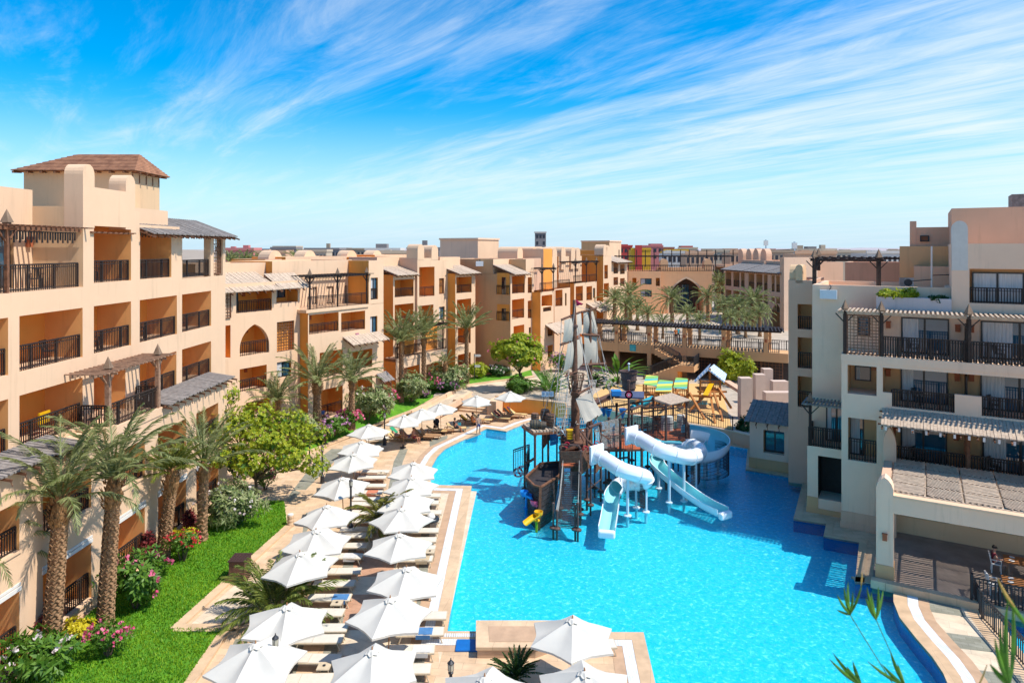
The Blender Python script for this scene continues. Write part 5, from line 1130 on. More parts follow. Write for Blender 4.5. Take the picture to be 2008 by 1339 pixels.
B('variegated_shrub','large cream and green variegated shrub at the head of the near lawn',G(455,1035),2.0,1.3,1.25,lf_var,620,.32,.05,fl_wht,18,.08,stem=.3,seed=10,cat='shrub')
B('variegated_shrub','large variegated shrub on the upper lawn behind the second parasol',G(722,822,.6),2.5,1.3,1.4,lf_var,560,.38,.07,fl_wht,16,.1,seed=11,cat='shrub')
B('variegated_shrub','variegated shrub left of the tall palms by the lattice shed',G(808,786,.9),2.1,1.4,1.3,lf_var,380,.38,.07,seed=12,cat='shrub')
B('variegated_shrub','variegated shrub between the second and third tall palms',G(880,766,.9),2.2,1.4,1.4,lf_var,380,.38,.08,seed=13,cat='shrub')
B('variegated_shrub','green and cream shrub at the foot of the tall full palm',G(590,872,.4),1.7,1.2,1.1,lf_var,380,.3,.06,seed=14,cat='shrub')
for i,(px,py,z_,rx,rz_,m_,f_,lb) in enumerate(((655,852,.6,1.3,.6,lf_grn,fl_mau,'mauve flowering shrub under the ground-floor balcony'),(684,842,.7,1.2,.7,lf_grn,fl_pink,'pink flowering shrub left of the slimmer palm'),(636,868,.3,.7,.6,lf_grn,fl_mau,'small mauve bougainvillea in a pot by the full palm'),
      (757,800,.9,1.2,.8,lf_grn,fl_pink,'salmon flowering shrub before the lattice shed'),(826,785,.5,.9,.4,lf_drk,fl_mau,'low mauve shrub at the foot of the middle tall palm'),(878,772,.9,1.2,.5,lf_drk,fl_mau,'low mauve shrub by the palm stump'),(842,772,.8,1.4,.9,lf_grn,fl_pink,'green shrub with pink flowers between tall palms'),
      (935,742,1,1.8,.8,lf_yel,None,'yellow-green shrub at the foot of the blank tan wall'),(975,738,1,2.2,.5,lf_drk,fl_wht,'dark low hedge under the blank tan wall'),(1100,728,1,1.8,1.1,lf_grn,fl_mau,'mauve bougainvillea beyond the yellow-green tree'),
      (1740,585,13.2,0,0,None,None,''),(1465,760,1.0,1.2,1.6,lf_yel,None,'leafy yellow-green shrub by the swing set'))):
    if rx: B('flowering_shrub' if f_ else 'shrub',lb,G(px,py,z_),rx,rx*.7,rz_,m_,int(260*rx),.22,.05,f_,34,.12,seed=20+i,cat='shrub')
B('shrub','tall yellow-green shrub under the walkway beside the swing set',G(1432,752,1.0),1.6,1.3,2.0,lf_yel,420,.35,.08,seed=41,cat='shrub',stem=.2)
B('clipped_bush','round clipped dark bush beside the low wing at the playground corner',G(1462,858,.3),1.05,.8,.95,lf_drk,1100,.12,.05,seed=42,stem=0)
B('clipped_bush','large clipped green dome under the yellow-green tree',G(1017,771,1.0),1.75,1.5,.95,lf_grn,1700,.14,.05,seed=43,stem=0)
for i,(px,d_,y_) in enumerate(((1742,-2.5,582),(1780,-2.5,583),(1840,-2.5,588))):
    q=RF.P(RF.u(px,d_),d_,RF.z(px,y_,d_)-.15); B('planter_bush',['yellow-green plant spilling over the left end of the roof planter','bright plant in the middle of the roof planter','small dark plant at the right end of the roof planter'][i],q,.75 if i<2 else .5,.3,.35 if i<2 else .2,lf_yel if i<2 else lf_drk,150,.16,.05,stem=0,seed=50+i,cat='plant')
# ---- trees ----
def tree(label,p,blobs,mat,trunkh,n,ls,lw,fl=None,nf=0,seed=0,per=6,r=.14):
    rr=random.Random(seed); t=thing('garden_tree',label,'tree',tuple(p)); mb=MB(); p=Vector(p); top=p+Vector((.1,.1,trunkh))
    mb.tube([p+Vector((0,0,-.1)),p.lerp(top,.5)+Vector((.12,0,0)),top],[r*1.2,r,r*.8],8)
    for (x,y,z,rx,ry,rz) in blobs:
        e=p+Vector((x,y,z)); mb.tube([top-Vector((0,0,.1)),top.lerp(e,.5)+Vector((rr.uniform(-.2,.2),rr.uniform(-.2,.2),.15)),e],[r*.6,r*.4,r*.12],6)
        for k in range(4):
            a=rr.uniform(0,6.28); mb.tube([top.lerp(e,.6),e+Vector((cos(a)*rx*.7,sin(a)*ry*.7,rr.uniform(-.1,.4)*rz))],[r*.3,.01],4)
    mb.build('trunk',trunkm,t); mb=MB(); vol=sum(b[3]*b[4]*b[5] for b in blobs)
    for (x,y,z,rx,ry,rz) in blobs: leafclump(mb,p+Vector((x,y,z)),rx,ry,rz,int(n*rx*ry*rz/vol),ls,lw,rr,per,.5)
    mb.build('crown',mat,t); mb=MB()
    for (x,y,z,rx,ry,rz) in blobs: leafclump(mb,p+Vector((x,y,z-.15)),rx*.92,ry*.92,rz*.85,int(.16*n*rx*ry*rz/vol),ls,lw,rr,per,.2)
    mb.build('inner_foliage',lf_grn,t)
    if fl: 
        mb=MB()
        for (x,y,z,rx,ry,rz) in blobs: flowers(mb,p+Vector((x,y,z)),rx,ry,rz,nf,.09,rr)
        mb.build('flowers',fl,t)
    return t
tp=G(497,985,0)
tree('wide yellow-green feathery tree between the near lawn and the arched wing',tp,[(-1.7,.6,4.7,2.1,1.8,1.0),(.6,.4,4.0,2.3,2.0,1.1),(2.5,-.3,3.1,2.0,1.7,1.0),(-.4,1.2,5.3,1.7,1.5,.9),(-2.3,-.2,3.2,1.5,1.4,.9),(1.4,1.5,4.8,1.9,1.5,.9),(.2,-.8,2.8,2.0,1.4,.8),(-2.6,1.7,6.5,1.3,1.2,.8),(3.7,.3,2.2,1.2,1.1,.7),(3.0,1.5,4.0,1.4,1.2,.8)],lf_yel,1.5,2300,.19,.045,None,0,seed=3,per=7,r=.12)
tree('yellow-green umbrella-shaped tree growing out of the clipped dome',G(1017,766,1.0),[(-.5,0,4.6,2.4,2.0,1.1),(1.4,.4,4.2,1.6,1.5,1.0),(-2.1,.2,4.0,1.2,1.1,.7),(.4,.2,5.5,1.6,1.4,.6),(.5,-1.0,3.4,1.8,.9,.8)],lf_yel,2.0,1500,.3,.08,fl_pink,6,seed=4,per=6,r=.13)
# areca palms, cycad, banana-like plants: radial fronds from the ground
def clump_palm(name,label,p,n,L,mat,seed,lo=25,hi=86,nl=26,ll=.38,lw=.045,drp=1.5,spread=.35,stems=8,sh=.9,cat='palm'):
    rr=random.Random(seed); t=thing(name,label,cat,tuple(p)); mb=MB(); st_=MB(); p=Vector(p)
    for i in range(stems): a=rr.uniform(0,6.28); st_.tube([p+Vector((cos(a)*spread*.5,sin(a)*spread*.5,-.05)),p+Vector((cos(a)*spread,sin(a)*spread,sh))],[.06,.045],6)
    for i in range(n):
        az=i*2.4+rr.random(); el=R(rr.uniform(lo,hi)); frond(mb,p+Vector((cos(az)*spread*rr.random(),sin(az)*spread*rr.random(),sh*rr.uniform(.6,1.1))),az,el,L*rr.uniform(.7,1.1),drp*rr.uniform(.6,1.2),nl,ll,lw,.02,rr)
    st_.build('stems',M(name+'_stem',(.28,.22,.08),.8),t); mb.build('fronds',mat,t); return t
clump_palm('areca_palm','bushy feather palm spilling over the deck beside the brown bin box',G(538,1215,0),62,2.4,leafmat('areca_leaf',(.07,.12,.02),(.30,.33,.06),.3),5,lo=5,ll=.45,lw=.04,nl=34,stems=14,spread=.8,sh=.7)
clump_palm('areca_palm','feather palm in a round bed between the parasol rows',G(752,1052,0),44,2.1,leafmat('areca_leaf_dark',(.08,.11,.02),(.34,.30,.05),.3),6,lo=10,ll=.42,lw=.04,nl=30,stems=10,spread=.4,sh=1.1)
clump_palm('sago_palm','dark stiff cycad between the two parasols at the bottom edge',G(1012,1345,0),54,1.15,lf_drk,7,lo=5,hi=80,ll=.13,lw=.03,nl=40,drp=.9,stems=3,spread=.12,sh=.45,cat='cycad')
clump_palm('sago_palm','small round cycad behind the masts of the ship',G(1168,757,1.0),34,1.3,lf_drk,8,lo=0,hi=80,ll=.3,lw=.05,nl=20,drp=1.0,stems=3,spread=.12,sh=.5,cat='cycad')
clump_palm('areca_palm','loose feather palm beside the little sign boards left of the ship',G(1082,781,1.0),26,2.9,lf_grn,9,lo=35,ll=.45,lw=.07,nl=22,drp=1.3,sh=.8)
def fanplant(name,label,p,n,L,seed,w=.28):
    rr=random.Random(seed); t=thing(name,label,'plant',tuple(p)); mb=MB(); p=Vector(p)
    for i in range(n):
        az=rr.uniform(0,6.28); el=R(rr.uniform(30,86)); q=p.copy(); e=el; pts=[]
        for k in range(8): pts.append(q.copy()); q=q+Vector((cos(e)*cos(az),cos(e)*sin(az),sin(e)))*(L*rr.uniform(.9,1.1)/7); e-=.17
        s=Vector((-sin(az),cos(az),0)); ws=[.03,.03,.03,w*.7,w,w*.9,w*.5,.02]
        for k in range(7):
            for sg in (-1,1): mb.quad(pts[k],pts[k]+s*sg*ws[k]+Vector((0,0,ws[k]*.35)),pts[k+1]+s*sg*ws[k+1]+Vector((0,0,ws[k+1]*.35)),pts[k+1])
    mb.build('leaves',lf_grn,t); st_=MB(); st_.tube([p-Vector((0,0,.1)),p+Vector((0,0,.8))],[.22,.15],8); st_.build('stem',trunkm,t)
fanplant('banana_plant','broad-leaved plant with fanned paddle leaves behind the wooden bucket',G(1212,752,1.0),26,4.2,3)
fanplant('banana_plant','broad paddle-leaved plant left of the masts',G(1068,768,1.0),18,3.2,4)
# ======================= PARASOLS AND LOUNGERS =======================
def make_parasol(seed=0):
    rj=random.Random(seed); sg=[rj.uniform(.6,1.9) for _ in range(6)]; cc_=[rj.uniform(.75,1.35) for _ in range(6)]
    t=thing('parasol','x','parasol',(0,0,0)); Rr=1.72; za,zr=2.62,1.98; mb=MB(); S=6; A=8; K=7
    def pt(ph,t_): 
        s=(ph/(2*pi/S))%1; k6=int(ph/(2*pi/S)+1e-6)%6; s=0 if s>.999 else s; chord=cos(pi/S)/cos((s-.5)*2*pi/S); r=Rr*t_*(1+(chord-1)*1.0)*(1-.10*cc_[k6]*sin(pi*s)*t_**2)
        z=za-(za-zr)*(t_**1.12)+.0-.075*sg[k6]*sin(pi*s)*sin(pi*min(1,t_))+.008*sin(ph*17+seed)*t_*sin(pi*s)-.02*sin(pi*s)*t_; return Vector((r*cos(ph),r*sin(ph),z))
    idx=[[None]*(S*A) for _ in range(K+1)]; vs=[]; fs=[]
    for k in range(K+1):
        for j in range(S*A): idx[k][j]=len(vs); vs.append(pt(2*pi*j/(S*A),.06+.94*k/K))
    for k in range(K):
        for j in range(S*A): q=(j+1)%(S*A); fs.append((idx[k][j],idx[k][q],idx[k+1][q],idx[k+1][j]))
    mb.add(vs,fs); low=[v-Vector((0,0,.012)) for v in vs]; mb.add(low,[tuple(reversed(f)) for f in fs]); n0=len(vs)
    for j in range(S*A): q=(j+1)%(S*A); mb.f.append((idx[K][j],idx[K][q],idx[K][q]+n0,idx[K][j]+n0)); mb.m.append(0)
    o=mb.build('canopy',fabric,t); sm(o,18)
    hemm=MB()
    for j in range(S*A):
        a,b=vs[idx[K][j]],vs[idx[K][(j+1)%(S*A)]]; hemm.quad(a,b,b-Vector((0,0,.07)),a-Vector((0,0,.07)))
    hemm.build('hem',fabric,t)
    c=MB(); rr=random.Random(2); n=24
    for k,(r,z) in enumerate(((.02,za+.05),(.11,za+.03),(.19,za-.03),(.235,za-.05))):
        for j in range(n): ru=(1+.12*sin(j*2*pi/n*6+k)) ; c.v.append(Vector((r*ru*cos(2*pi*j/n),r*ru*sin(2*pi*j/n),z+.02*sin(j*2*pi/n*6)*(k>1))))
    for k in range(3):
        for j in range(n): q=(j+1)%n; c.f.append((k*n+j,k*n+q,(k+1)*n+q,(k+1)*n+j)); c.m.append(0)
    c.build('vent_cap',fabric,t)
    c=MB(); c.tube([(0,0,0.02),(0,0,za)],.026,8); c.build('pole',teak,t)
    c=MB(); c.lathe((0,0,za+.04),((.03,0),(.035,.03),(.015,.05),(.028,.08),(.001,.12)),8); c.build('finial',teak,t)
    c=MB(); c.lathe((0,0,0),((.001,0),(.28,0),(.28,.05),(.08,.1),(.05,.28),(.001,.28)),14); c.build('base',raild,t)
    for i in range(6):
        a=i*pi/3; q=MB(); q.bar((cos(a)*.05,sin(a)*.05,za-.08),(cos(a)*Rr*.97,sin(a)*Rr*.97,zr-.03),.022); q.bar((cos(a)*.03,sin(a)*.03,za-.62),(cos(a)*Rr*.5,sin(a)*Rr*.5,(za+zr)/2-.04),.02); q.build('rib',teak,t)
    return t
pars=[make_parasol(k) for k in range(5)]; ZA=2.7
PS=[(723,831,'row beside the upper lawn, farthest of it'),(705,863,'second farthest in the row beside the lawn'),(695,887,'third farthest in the row beside the lawn, right of the first lamp post'),(674,933,'fourth from the far end in the row beside the lawn'),(642,990,'lawn-side row, left of the feather palm and black lamp post'),
 (621,1034,'lawn-side row, just nearer than the lamp post'),(594,1080,'lawn-side row, its left side under the feather palm fronds'),(557,1186,'lawn-side row, directly in front of the feather palm'),(506,1255,'large, nearest in the lawn-side row, above a small lamp'),
 (809,904,'pool-side row, farthest, tip over the water edge'),(807,933,'second farthest in the pool-side row'),(797,964,'third in the pool-side row, behind the feather palm'),(786,994,'pool-side row, beside the feather palm, black ring at its corner'),(780,1046,'pool-side row, just nearer than the feather palm'),
 (793,1111,'middle of the pool-side row, corner reaching the grey strip'),(761,1170,'second nearest in the pool-side row'),(734,1272,'nearest in the pool-side row, at the bottom'),
 (790.5,812,'far group, leftmost, over the sunbathers with the green towel'),(828,800,'far group, between two others above tan loungers'),(865,789,'far group, in front of the ramp'),(934,774,'far group, covering the garden steps'),(999,766,'far group, before the ochre wall'),
 (1120,1212,'alone over the pool edge next to the raised stone bench'),(949.5,1323,'bottom edge, left of the cycad'),(1150,1310,'bottom edge, right of the cycad')]
rr=random.Random(12); PP=[]
for i,(px,py,lb) in enumerate(PS):
    p=G(px,py,ZA); p.z=0; PP.append(p); o=pars[i] if i<5 else dup(pars[(i*3+1)%5],p)
    o.location=p; o.rotation_euler=(rr.uniform(-.05,.05),rr.uniform(-.05,.05),rr.uniform(-.2,.2)+pi/6*(1 if i%3 else .6)+pi/3*rr.randint(0,5)); o['label']='white parasol, '+lb; o['group']='white parasols around the pool'
    s=1.0 if i not in (17,18,19,20,21) else .92; o.scale=(s*.97,s*.97,1)
def make_lounger(tilt=.0,mf=None,ms=None,towel=None):
    """x along length (head at -x)"""
    t=thing('sun_lounger','x','sun lounger',(0,0,0)); mf=mf or beigef; ms=ms or sling; m=MB()
    for s in (-1,1): m.bar((-.95,s*.31,.32),(.95,s*.31,.32),.045,.05)
    for x in (-.95,.95,-.2): m.bar((x,-.31,.32),(x,.31,.32),.045,.04)
    m.build('frame',mf,t)
    for x,s in ((-.75,-1),(-.75,1),(.8,-1),(.8,1)): q=MB(); q.bar((x,s*.31,.31),(x+(.12 if x>0 else -.1),s*.31,0),.05,.04); q.build('leg',mf,t)
    q=MB(); q.box((-.2,-.29,.335),(.94,.29,.355)); q.build('sling',ms,t)
    c,s_=cos(tilt),sin(tilt); f=lambda x,y,z:(-.22-x*c-z*s_*0,y,.345+x*s_+z)
    q=MB(); q.box((0,-.29,0),(.74,.29,.02),0,f); q.build('backrest',ms,t)
    if tilt>.1: q=MB(); q.bar((-.22-.5*c,-.25,.345+.5*s_),(-.75,-.25,.1),.03); q.bar((-.22-.5*c,.25,.345+.5*s_),(-.75,.25,.1),.03); q.build('prop',mf,t)
    return t
LA=make_lounger(0.0); LB=make_lounger(.75,teak,M('sling_tan',(.42,.24,.12),.85)); LC=make_lounger(.6,teak,M('towel_yellow',(.72,.50,.22),.9))
used={LA.name:0,LB.name:0,LC.name:0}
def lounger(proto_,x,y,rz,label,group='beige sun loungers under the parasols'):
    if not used[proto_.name]: used[proto_.name]=1; o=proto_; o.location=(x,y,0); o.rotation_euler=(0,0,rz); o['label']=label; o['group']=group
    else: o=dup(proto_,(x,y,0),rz,None,label,group)
    return o
side={0:'beyond the pole of',1:'before the pole of'}
names=['the farthest lawn-side parasol','the second farthest lawn-side parasol','the third farthest lawn-side parasol','the fourth farthest lawn-side parasol','the lawn-side parasol by the lamp post','the parasol just nearer than the lamp post','the parasol under the palm fronds','the parasol before the feather palm','the nearest lawn-side parasol',
 'the farthest pool-side parasol','the second farthest pool-side parasol','the third pool-side parasol from the far end','the parasol with the black ring at its corner','the pool-side parasol before the feather palm','the middle pool-side parasol','the second nearest pool-side parasol','the nearest pool-side parasol']
def table(x,y,label):
    t=thing('side_table',label,'side table',(x,y,0),'small side tables between loungers'); q=MB(); q.box((x-.24,y-.24,.40),(x+.24,y+.24,.44)); q.build('table_top',beigef,t)
    for sx in (-1,1):
        for sy in (-1,1): q=MB(); q.bar((x+sx*.2,y+sy*.2,0),(x+sx*.2,y+sy*.2,.4),.045); q.build('leg',beigef,t)
    q=MB(); q.lathe((x,y,.44),((.001,0),(.05,0),(.06,.03),(.001,.03)),8); a=q.build('ashtray',raild,t)
for i in range(1,17):
    p=PP[i]; 
    dx=1.0 if i<9 else .75
    for k,dy in ((0,.62),(1,-.62)):
        x,y=p.x+dx,p.y+dy
        lounger(LA,x,y,rr.uniform(-.05,.05)+(0 if i<9 else .02),f'beige lounger {side[k]} {names[i]}')
    if i in (1,3,6,7,8,12,13): table(p.x+1.5,p.y,f'small beige side table under {names[i]}')
# extra loungers between the parasols of the lawn-side row
for i,j in ((3,4),(6,7),(2,3)):
    m_=(PP[i]+PP[j])/2; 
    for k,dy in ((0,.45),(1,-.35)): lounger(LA,m_.x+1.1,m_.y+dy,.02,f'beige lounger, {"farther" if k==0 else "nearer"} of two in the gap behind {names[j]}')
far=[(740,868,.5,LA,'beige lounger in the sun right of the second farthest lawn-side parasol'),(722,886,.4,LA,'beige lounger left of the grey paving stripe below the far group')]
fl_=[(775,864,-.5,LC,'lounger with green and blue towel holding a sunbather'),(800,862,-.35,LB,'tan lounger with red towel beside the green-towel one'),(829,862,-.2,LB,'raised tan lounger under the second far parasol'),(842,860,-.1,LB,'brown lounger left of the pushchair'),(855,852,.1,LC,'yellow-towelled lounger right of the pushchair'),(868,850,.15,LB,'tan lounger beside the yellow-towelled one'),
 (893,846,.1,LC,'yellow lounger of the woman sitting near the pool'),(917,832,-.1,LB,'brown lounger with a yellow bag by the steps'),(930,830,-.1,LB,'second brown lounger by the steps'),(945,829,-.15,LC,'cream lounger with clothes next to the steps'),
 (981,826,-.25,LC,'yellow lounger at the left end of the ochre wall'),(990,821,-.25,LB,'brown lounger second along the ochre wall'),(1003,819,-.25,LB,'brown lounger third along the ochre wall'),(1014,818,-.3,LC,'cream lounger at the right end of the ochre wall')]
for px,py,a,pr,lb in far+fl_:
    q=G(px,py,0); lounger(pr,q.x,q.y,a,lb,'loungers of the far group' if pr is not LA else 'beige sun loungers under the parasols')
q=G(1160,1280,0); lounger(LA,q.x,q.y,.1,'beige lounger under the lone parasol by the stone bench'); q=G(640,905,0); 

tw=[M('towel_white',(.68,.66,.62),.95),M('towel_blue',(.08,.22,.45),.95),M('towel_coral',(.62,.22,.12),.95),M('towel_sand',(.55,.42,.26),.95)]
for i,(k,dy,dx) in enumerate(((4,-.62,1.35),(6,.62,1.5),(8,-.62,1.45),(12,-.62,1.2),(15,.62,1.2),(14,-.62,.9),(2,-.62,1.3),(16,.62,1.3))):
    p=PP[k]; q=MB(); x,y=p.x+dx,p.y+dy; n=6
    for e in range(n): q.box((x-.35+.7*e/n,y-.27+.015*(e%3),.357),(x-.35+.7*(e+1)/n,y+.27-.02*(e%2),.372+.008*(e%2)))
    q.box((x-.3,y-.34,.2),(x+.28,y-.325,.37)); tag(q.build('towel',tw[i%4]),['white','blue','coral','sand-coloured'][i%4]+' towel spread on a lounger beside '+names[k],'towel')
# ======================= WATER PLAY SHIP =======================
swood=M('ship_timber',(.20,.095,.055),.75,.3,6,.4,25,c2=(.09,.045,.03)); spost=M('ship_post',(.13,.075,.06),.6,.25,8); deckred=M('deck_red',(.50,.13,.05),.7,.25,3)
sail=M('sail_cloth',(.50,.455,.37),.9,.06,2); net_m=M('net_rope',(.05,.05,.055),.8,.2,8); netw=M('net_light',(.50,.47,.42),.8,.2,8); hull=M('ship_hull_dark',(.055,.045,.045),.7,.3,5,.4,25)
slw=M('slide_white',(.80,.82,.84),.25,.02,2,spec=.6); sla=M('slide_aqua',(.30,.72,.74),.25,.05,2,spec=.6); steel=M('steel_grey_blue',(.55,.66,.72),.4,.05,4)
yel=M('yellow_plastic',(.75,.42,.01),.35,.05,4); pnk=M('pink_plastic',(.75,.12,.22),.35,.05,4); blu=M('blue_plastic',(.02,.25,.65),.35,.05,4); tealm=M('teal_plastic',(.02,.33,.42),.35,.05,4); redm=M('red_plastic',(.6,.03,.06),.35,.05,4)
sh=thing('play_ship','brown pirate-ship water playground with two masts, nets and timber decks standing in the pool','play structure',(at(1128,900,46).x,46,-.1))
def netsheet(mb,a,b,c,d,n,m_,w=.022):
    """a-b bottom, d-c top"""
    a,b,c,d=map(Vector,(a,b,c,d))
    for i in range(n+1): t=i/n; mb.bar(a.lerp(b,t),d.lerp(c,t),w)
    for j in range(m_+1): t=j/m_; mb.bar(a.lerp(d,t),b.lerp(c,t),w)
def clothsheet(a,b,c,d,bulge,nv=10):
    """a-b bottom, d-c top, bulging along bulge"""
    mb=MB(); a,b,c,d=map(Vector,(a,b,c,d)); V=[]
    for j in range(nv+1):
        for i in range(nv+1):
            s,t=i/nv,j/nv; p=a.lerp(b,s).lerp(d.lerp(c,s),t)+Vector(bulge)*(sin(pi*t)*.8+.0)*(.35+.65*sin(pi*s))+Vector((0,0,.06))*sin(s*14)*(1-t)*.5; V.append(p)
    fs=[(j*(nv+1)+i,j*(nv+1)+i+1,(j+1)*(nv+1)+i+1,(j+1)*(nv+1)+i) for j in range(nv) for i in range(nv)]
    mb.add(V,fs); mb.add([p+Vector((0,.02,0)) for p in V],[tuple(reversed(f)) for f in fs]); return mb
# masts
YA,YB=46.5,49.5
def mast(px,Yd,segs,nm):
    mb=MB(); pts=[at(px+dx,y,Yd) for dx,y,r in segs]; mb.tube(pts,[r for dx,y,r in segs],12); o=mb.build(nm,swood,sh); sm(o); return o
p0=at(1128,0,YA); mastA=mast(1128,YA,((2,HY+F*16.3/YA,.33),(1,900,.31),(0,785,.29),(-.5,772,.2),(-1,700,.19),(-1.5,640,.15),(-2,588,.10)),'mast')
mastB=mast(1157,YB,((0,HY+F*14.2/YB,.2),(0,760,.17),(0,660,.13),(0,603,.09)),'mast')
q=MB(); c=at(1128,733,YA); c2=at(1128,768,YA)
for r,z in ((.62,c.z),(.60,c.z-.35),(.42,c2.z+.2)):
    q.tube([(c.x+r*cos(a*pi/8),c.y+r*sin(a*pi/8),z) for a in range(17)],.035,6,cap=False)
for k in range(12): a=k*pi/6; q.bar((c.x+.62*cos(a),c.y+.62*sin(a),c.z),(c.x+.36*cos(a),c.y+.36*sin(a),c2.z),.05)
q.lathe((c.x,c.y,c2.z),((.2,-.4),(.4,-.1),(.42,0),(.2,.02)),14); q.build('crows_nest',swood,sh)
q=MB(); c=at(1127,640,YA); q.lathe((c.x,c.y,c.z),((.14,-.12),(.22,-.05),(.22,.08),(.14,.12)),10); c=at(1157,752,YB); q.build('mast_collar',spost,sh)
for (a,b,w) in (((1101,627,46),(1138,612,47),.08),((1140,612,49.2),(1170,604,50),.08),((1099,676,46),(1137,662,47),.09),((1142,656,49.3),(1175,658,49.6),.09),((1108,738,46),(1132,728,46.4),.08),((1140,716,49),(1188,713,49.8),.1),((1132,773,46),(1160,758,46.8),.09)):
    q=MB(); q.tube([at(*a),at(*b)],w,8); q.build('yard',swood,sh)
for i,(cn_) in enumerate(([(1103,672,46),(1129,666,46.6),(1126,622,46.6),(1107,628,46)],[(1104,731,46),(1126,716,46.5),(1127,668,46.5),(1113,675,46)],[(1131,660,47.2),(1141,650,48),(1139,611,48),(1131,618,47.2)],[(1143,654,49.4),(1172,653,49.8),(1163,610,49.8),(1144,613,49.3)],[(1146,712,49.2),(1173,713,49.7),(1170,659,49.7),(1145,658,49.3)],[(1131,725,47.2),(1143,712,48),(1141,660,48),(1131,664,47.2)])):
    clothsheet(*[at(*p) for p in cn_],bulge=(.06,-.18,-.03)).build('sail',sail,sh)
clothsheet(at(1147,830,44.5),at(1182,811,45),at(1158,770,46),at(1129,782,46),(.0,-.35,-.2)).build('sail',sail,sh)
q=clothsheet(at(1130,600,YA),at(1144,597,YA),at(1136,592,YA),at(1129,587,YA),(0,-.1,0),4); q.build('flag',M('flag_maroon',(.40,.02,.08),.9),sh)
q=MB()
for a,b in (((1128,590,YA),(1105,850,43)),((1128,640,YA),(1180,800,46)),((1157,610,YB),(1205,770,50)),((1127,600,YA),(1157,608,YB)),((1128,735,YA),(1098,850,45)),((1157,720,YB),(1230,770,49)),((1104,730,46),(1092,800,45))): q.tube([at(*a),at(*b)],.018,4)
q.build('rigging',netw,sh)
q=MB(); netsheet(q,at(1092,852,45),at(1113,850,45.5),at(1114,738,46),at(1100,738,46),5,14,.03); q.build('rope_ladder',netw,sh)
q=MB(); netsheet(q,at(1128,832,46),at(1150,830,47),at(1170,745,49),at(1158,745,49),5,12,.03); q.build('rope_ladder',netw,sh)
# posts of the structure: (px, y top, Y)
def post(px,yt,Yd,r=.075,zb=-.75,par_=None,m_=spost):
    t_=at(px,yt,Yd); q=MB(); q.tube([(t_.x,t_.y,zb),t_],r,8); q.lathe((t_.x,t_.y,0),((.22,-.12),(.22,-.04),(.09,.03)),10); q.lathe((t_.x,t_.y,t_.z-.02),((r*1.3,-.15),(r*1.4,0),(.001,.05)),8); return q.build('post',m_,par_ or sh)
POST=[(1029,838,45.8),(1049,850,44.4),(1075,842,47.5),(1104,830,46.5),(1099,875,42.4),(1138,882,42.2),(1178,832,45.3),(1151,838,43.8),(1194,818,47.5),(1233,745,48),(1259,785,49),(1281,778,50),(1306,791,47.5),(1320,776,52),(1346,786,48.5),(1209,790,51),(1216,820,46),(1152,790,48.5),(1239,800,52),(1258,868,45.5)]
for a in POST: post(*a,r=.08 if a[0]!=1233 else .09)
def decks(name,pts,z,th,mat,fr=True):
    P_=[G(px,py,z) for px,py in pts]; mb=MB(); mb.prism([(p.x,p.y) for p in P_],z-th,z,0,1,True); o=mb.build(name,[mat,swood],sh); return P_
for a in [(1166,842,46),(1188,835,47),(1223,830,49),(1246,828,49.5),(1270,828,50.5),(1293,826,51),(1330,820,51.5),(1120,826,48),(1092,838,48),(1064,845,47),(1158,905,42.9),(1208,878,46)]: post(*a,r=.06)
for a,b in (((1166,846,46),(1270,832,50.5)),((1188,850,47),(1293,832,51)),((1152,800,48.5),(1209,796,51)),((1209,796,51),(1281,784,50)),((1233,812,48),(1320,800,52)),((1064,860,47),(1120,850,48)),((1178,845,45.3),(1233,838,48)),((1259,800,49),(1306,798,47.5)),((1138,890,42.2),(1178,880,45.3))):
    q=MB(); q.tube([at(*a),at(*b)],.06,8); q.build('brace',swood,sh)
for (a,b,c,d) in (((1092,868,48),(1120,866,48),(1120,832,48),(1092,842,48)),((1188,868,47.2),(1223,862,49),(1223,832,49),(1188,838,47.2)),((1246,858,49.5),(1293,850,51),(1293,828,51),(1246,832,49.5))):
    q=MB(); netsheet(q,at(*a),at(*b),at(*c),at(*d),12,9,.025); q.build('hanging_net',swood,sh)
# timber decks
d1=decks('deck',[(1100,913),(1138,913),(1180,900),(1186,873),(1150,868),(1100,880)],2.3,.15,deckred)
d2=decks('deck',[(1178,882),(1262,880),(1300,866),(1352,862),(1338,838),(1230,846),(1186,852)],2.5,.15,deckred)
d3=decks('deck',[(1100,880),(1148,872),(1160,838),(1106,842)],3.0,.15,swood)
for z_,pts in ((2.5,[(1186,852),(1230,846),(1338,838),(1352,862)]),(2.5,[(1180,884),(1240,882)]),(3.0,[(1100,880),(1106,842),(1160,838)])):
    P_=[G(px,py,z_) for px,py in pts]
    for a,b in zip(P_,P_[1:]): q=MB(); railing(q,a,b,1.0,.14,.05,.025); q.build('railing',spost,sh)
def planks(name,a,b,c,d,n=7,mat=swood,th=.05,gap=.03):
    a,b,c,d=map(Vector,(a,b,c,d)); nrm=(b-a).cross(d-a).normalized()*th; mb=MB()
    for i in range(n):
        s,t=i/n+gap*.3,(i+1)/n-gap*.3; q=[a.lerp(d,s),b.lerp(c,s),b.lerp(c,t),a.lerp(d,t)]; mb.add(q+[p+nrm for p in q],((0,1,2,3),(7,6,5,4),(0,4,5,1),(1,5,6,2),(2,6,7,3),(3,7,4,0)))
    return mb.build(name,mat,sh)
planks('tower_panel',at(1100,907,42.3),at(1137,907,42.1),at(1137,884,42.1),at(1100,884,42.3),7)
planks('side_panel',at(1140,930,42.2),at(1155,917,43.6),at(1153,874,43.6),at(1141,886,42.2),6)
planks('side_panel',at(1167,928,43.5),at(1178,916,44.6),at(1178,884,44.6),at(1168,892,43.5),5)
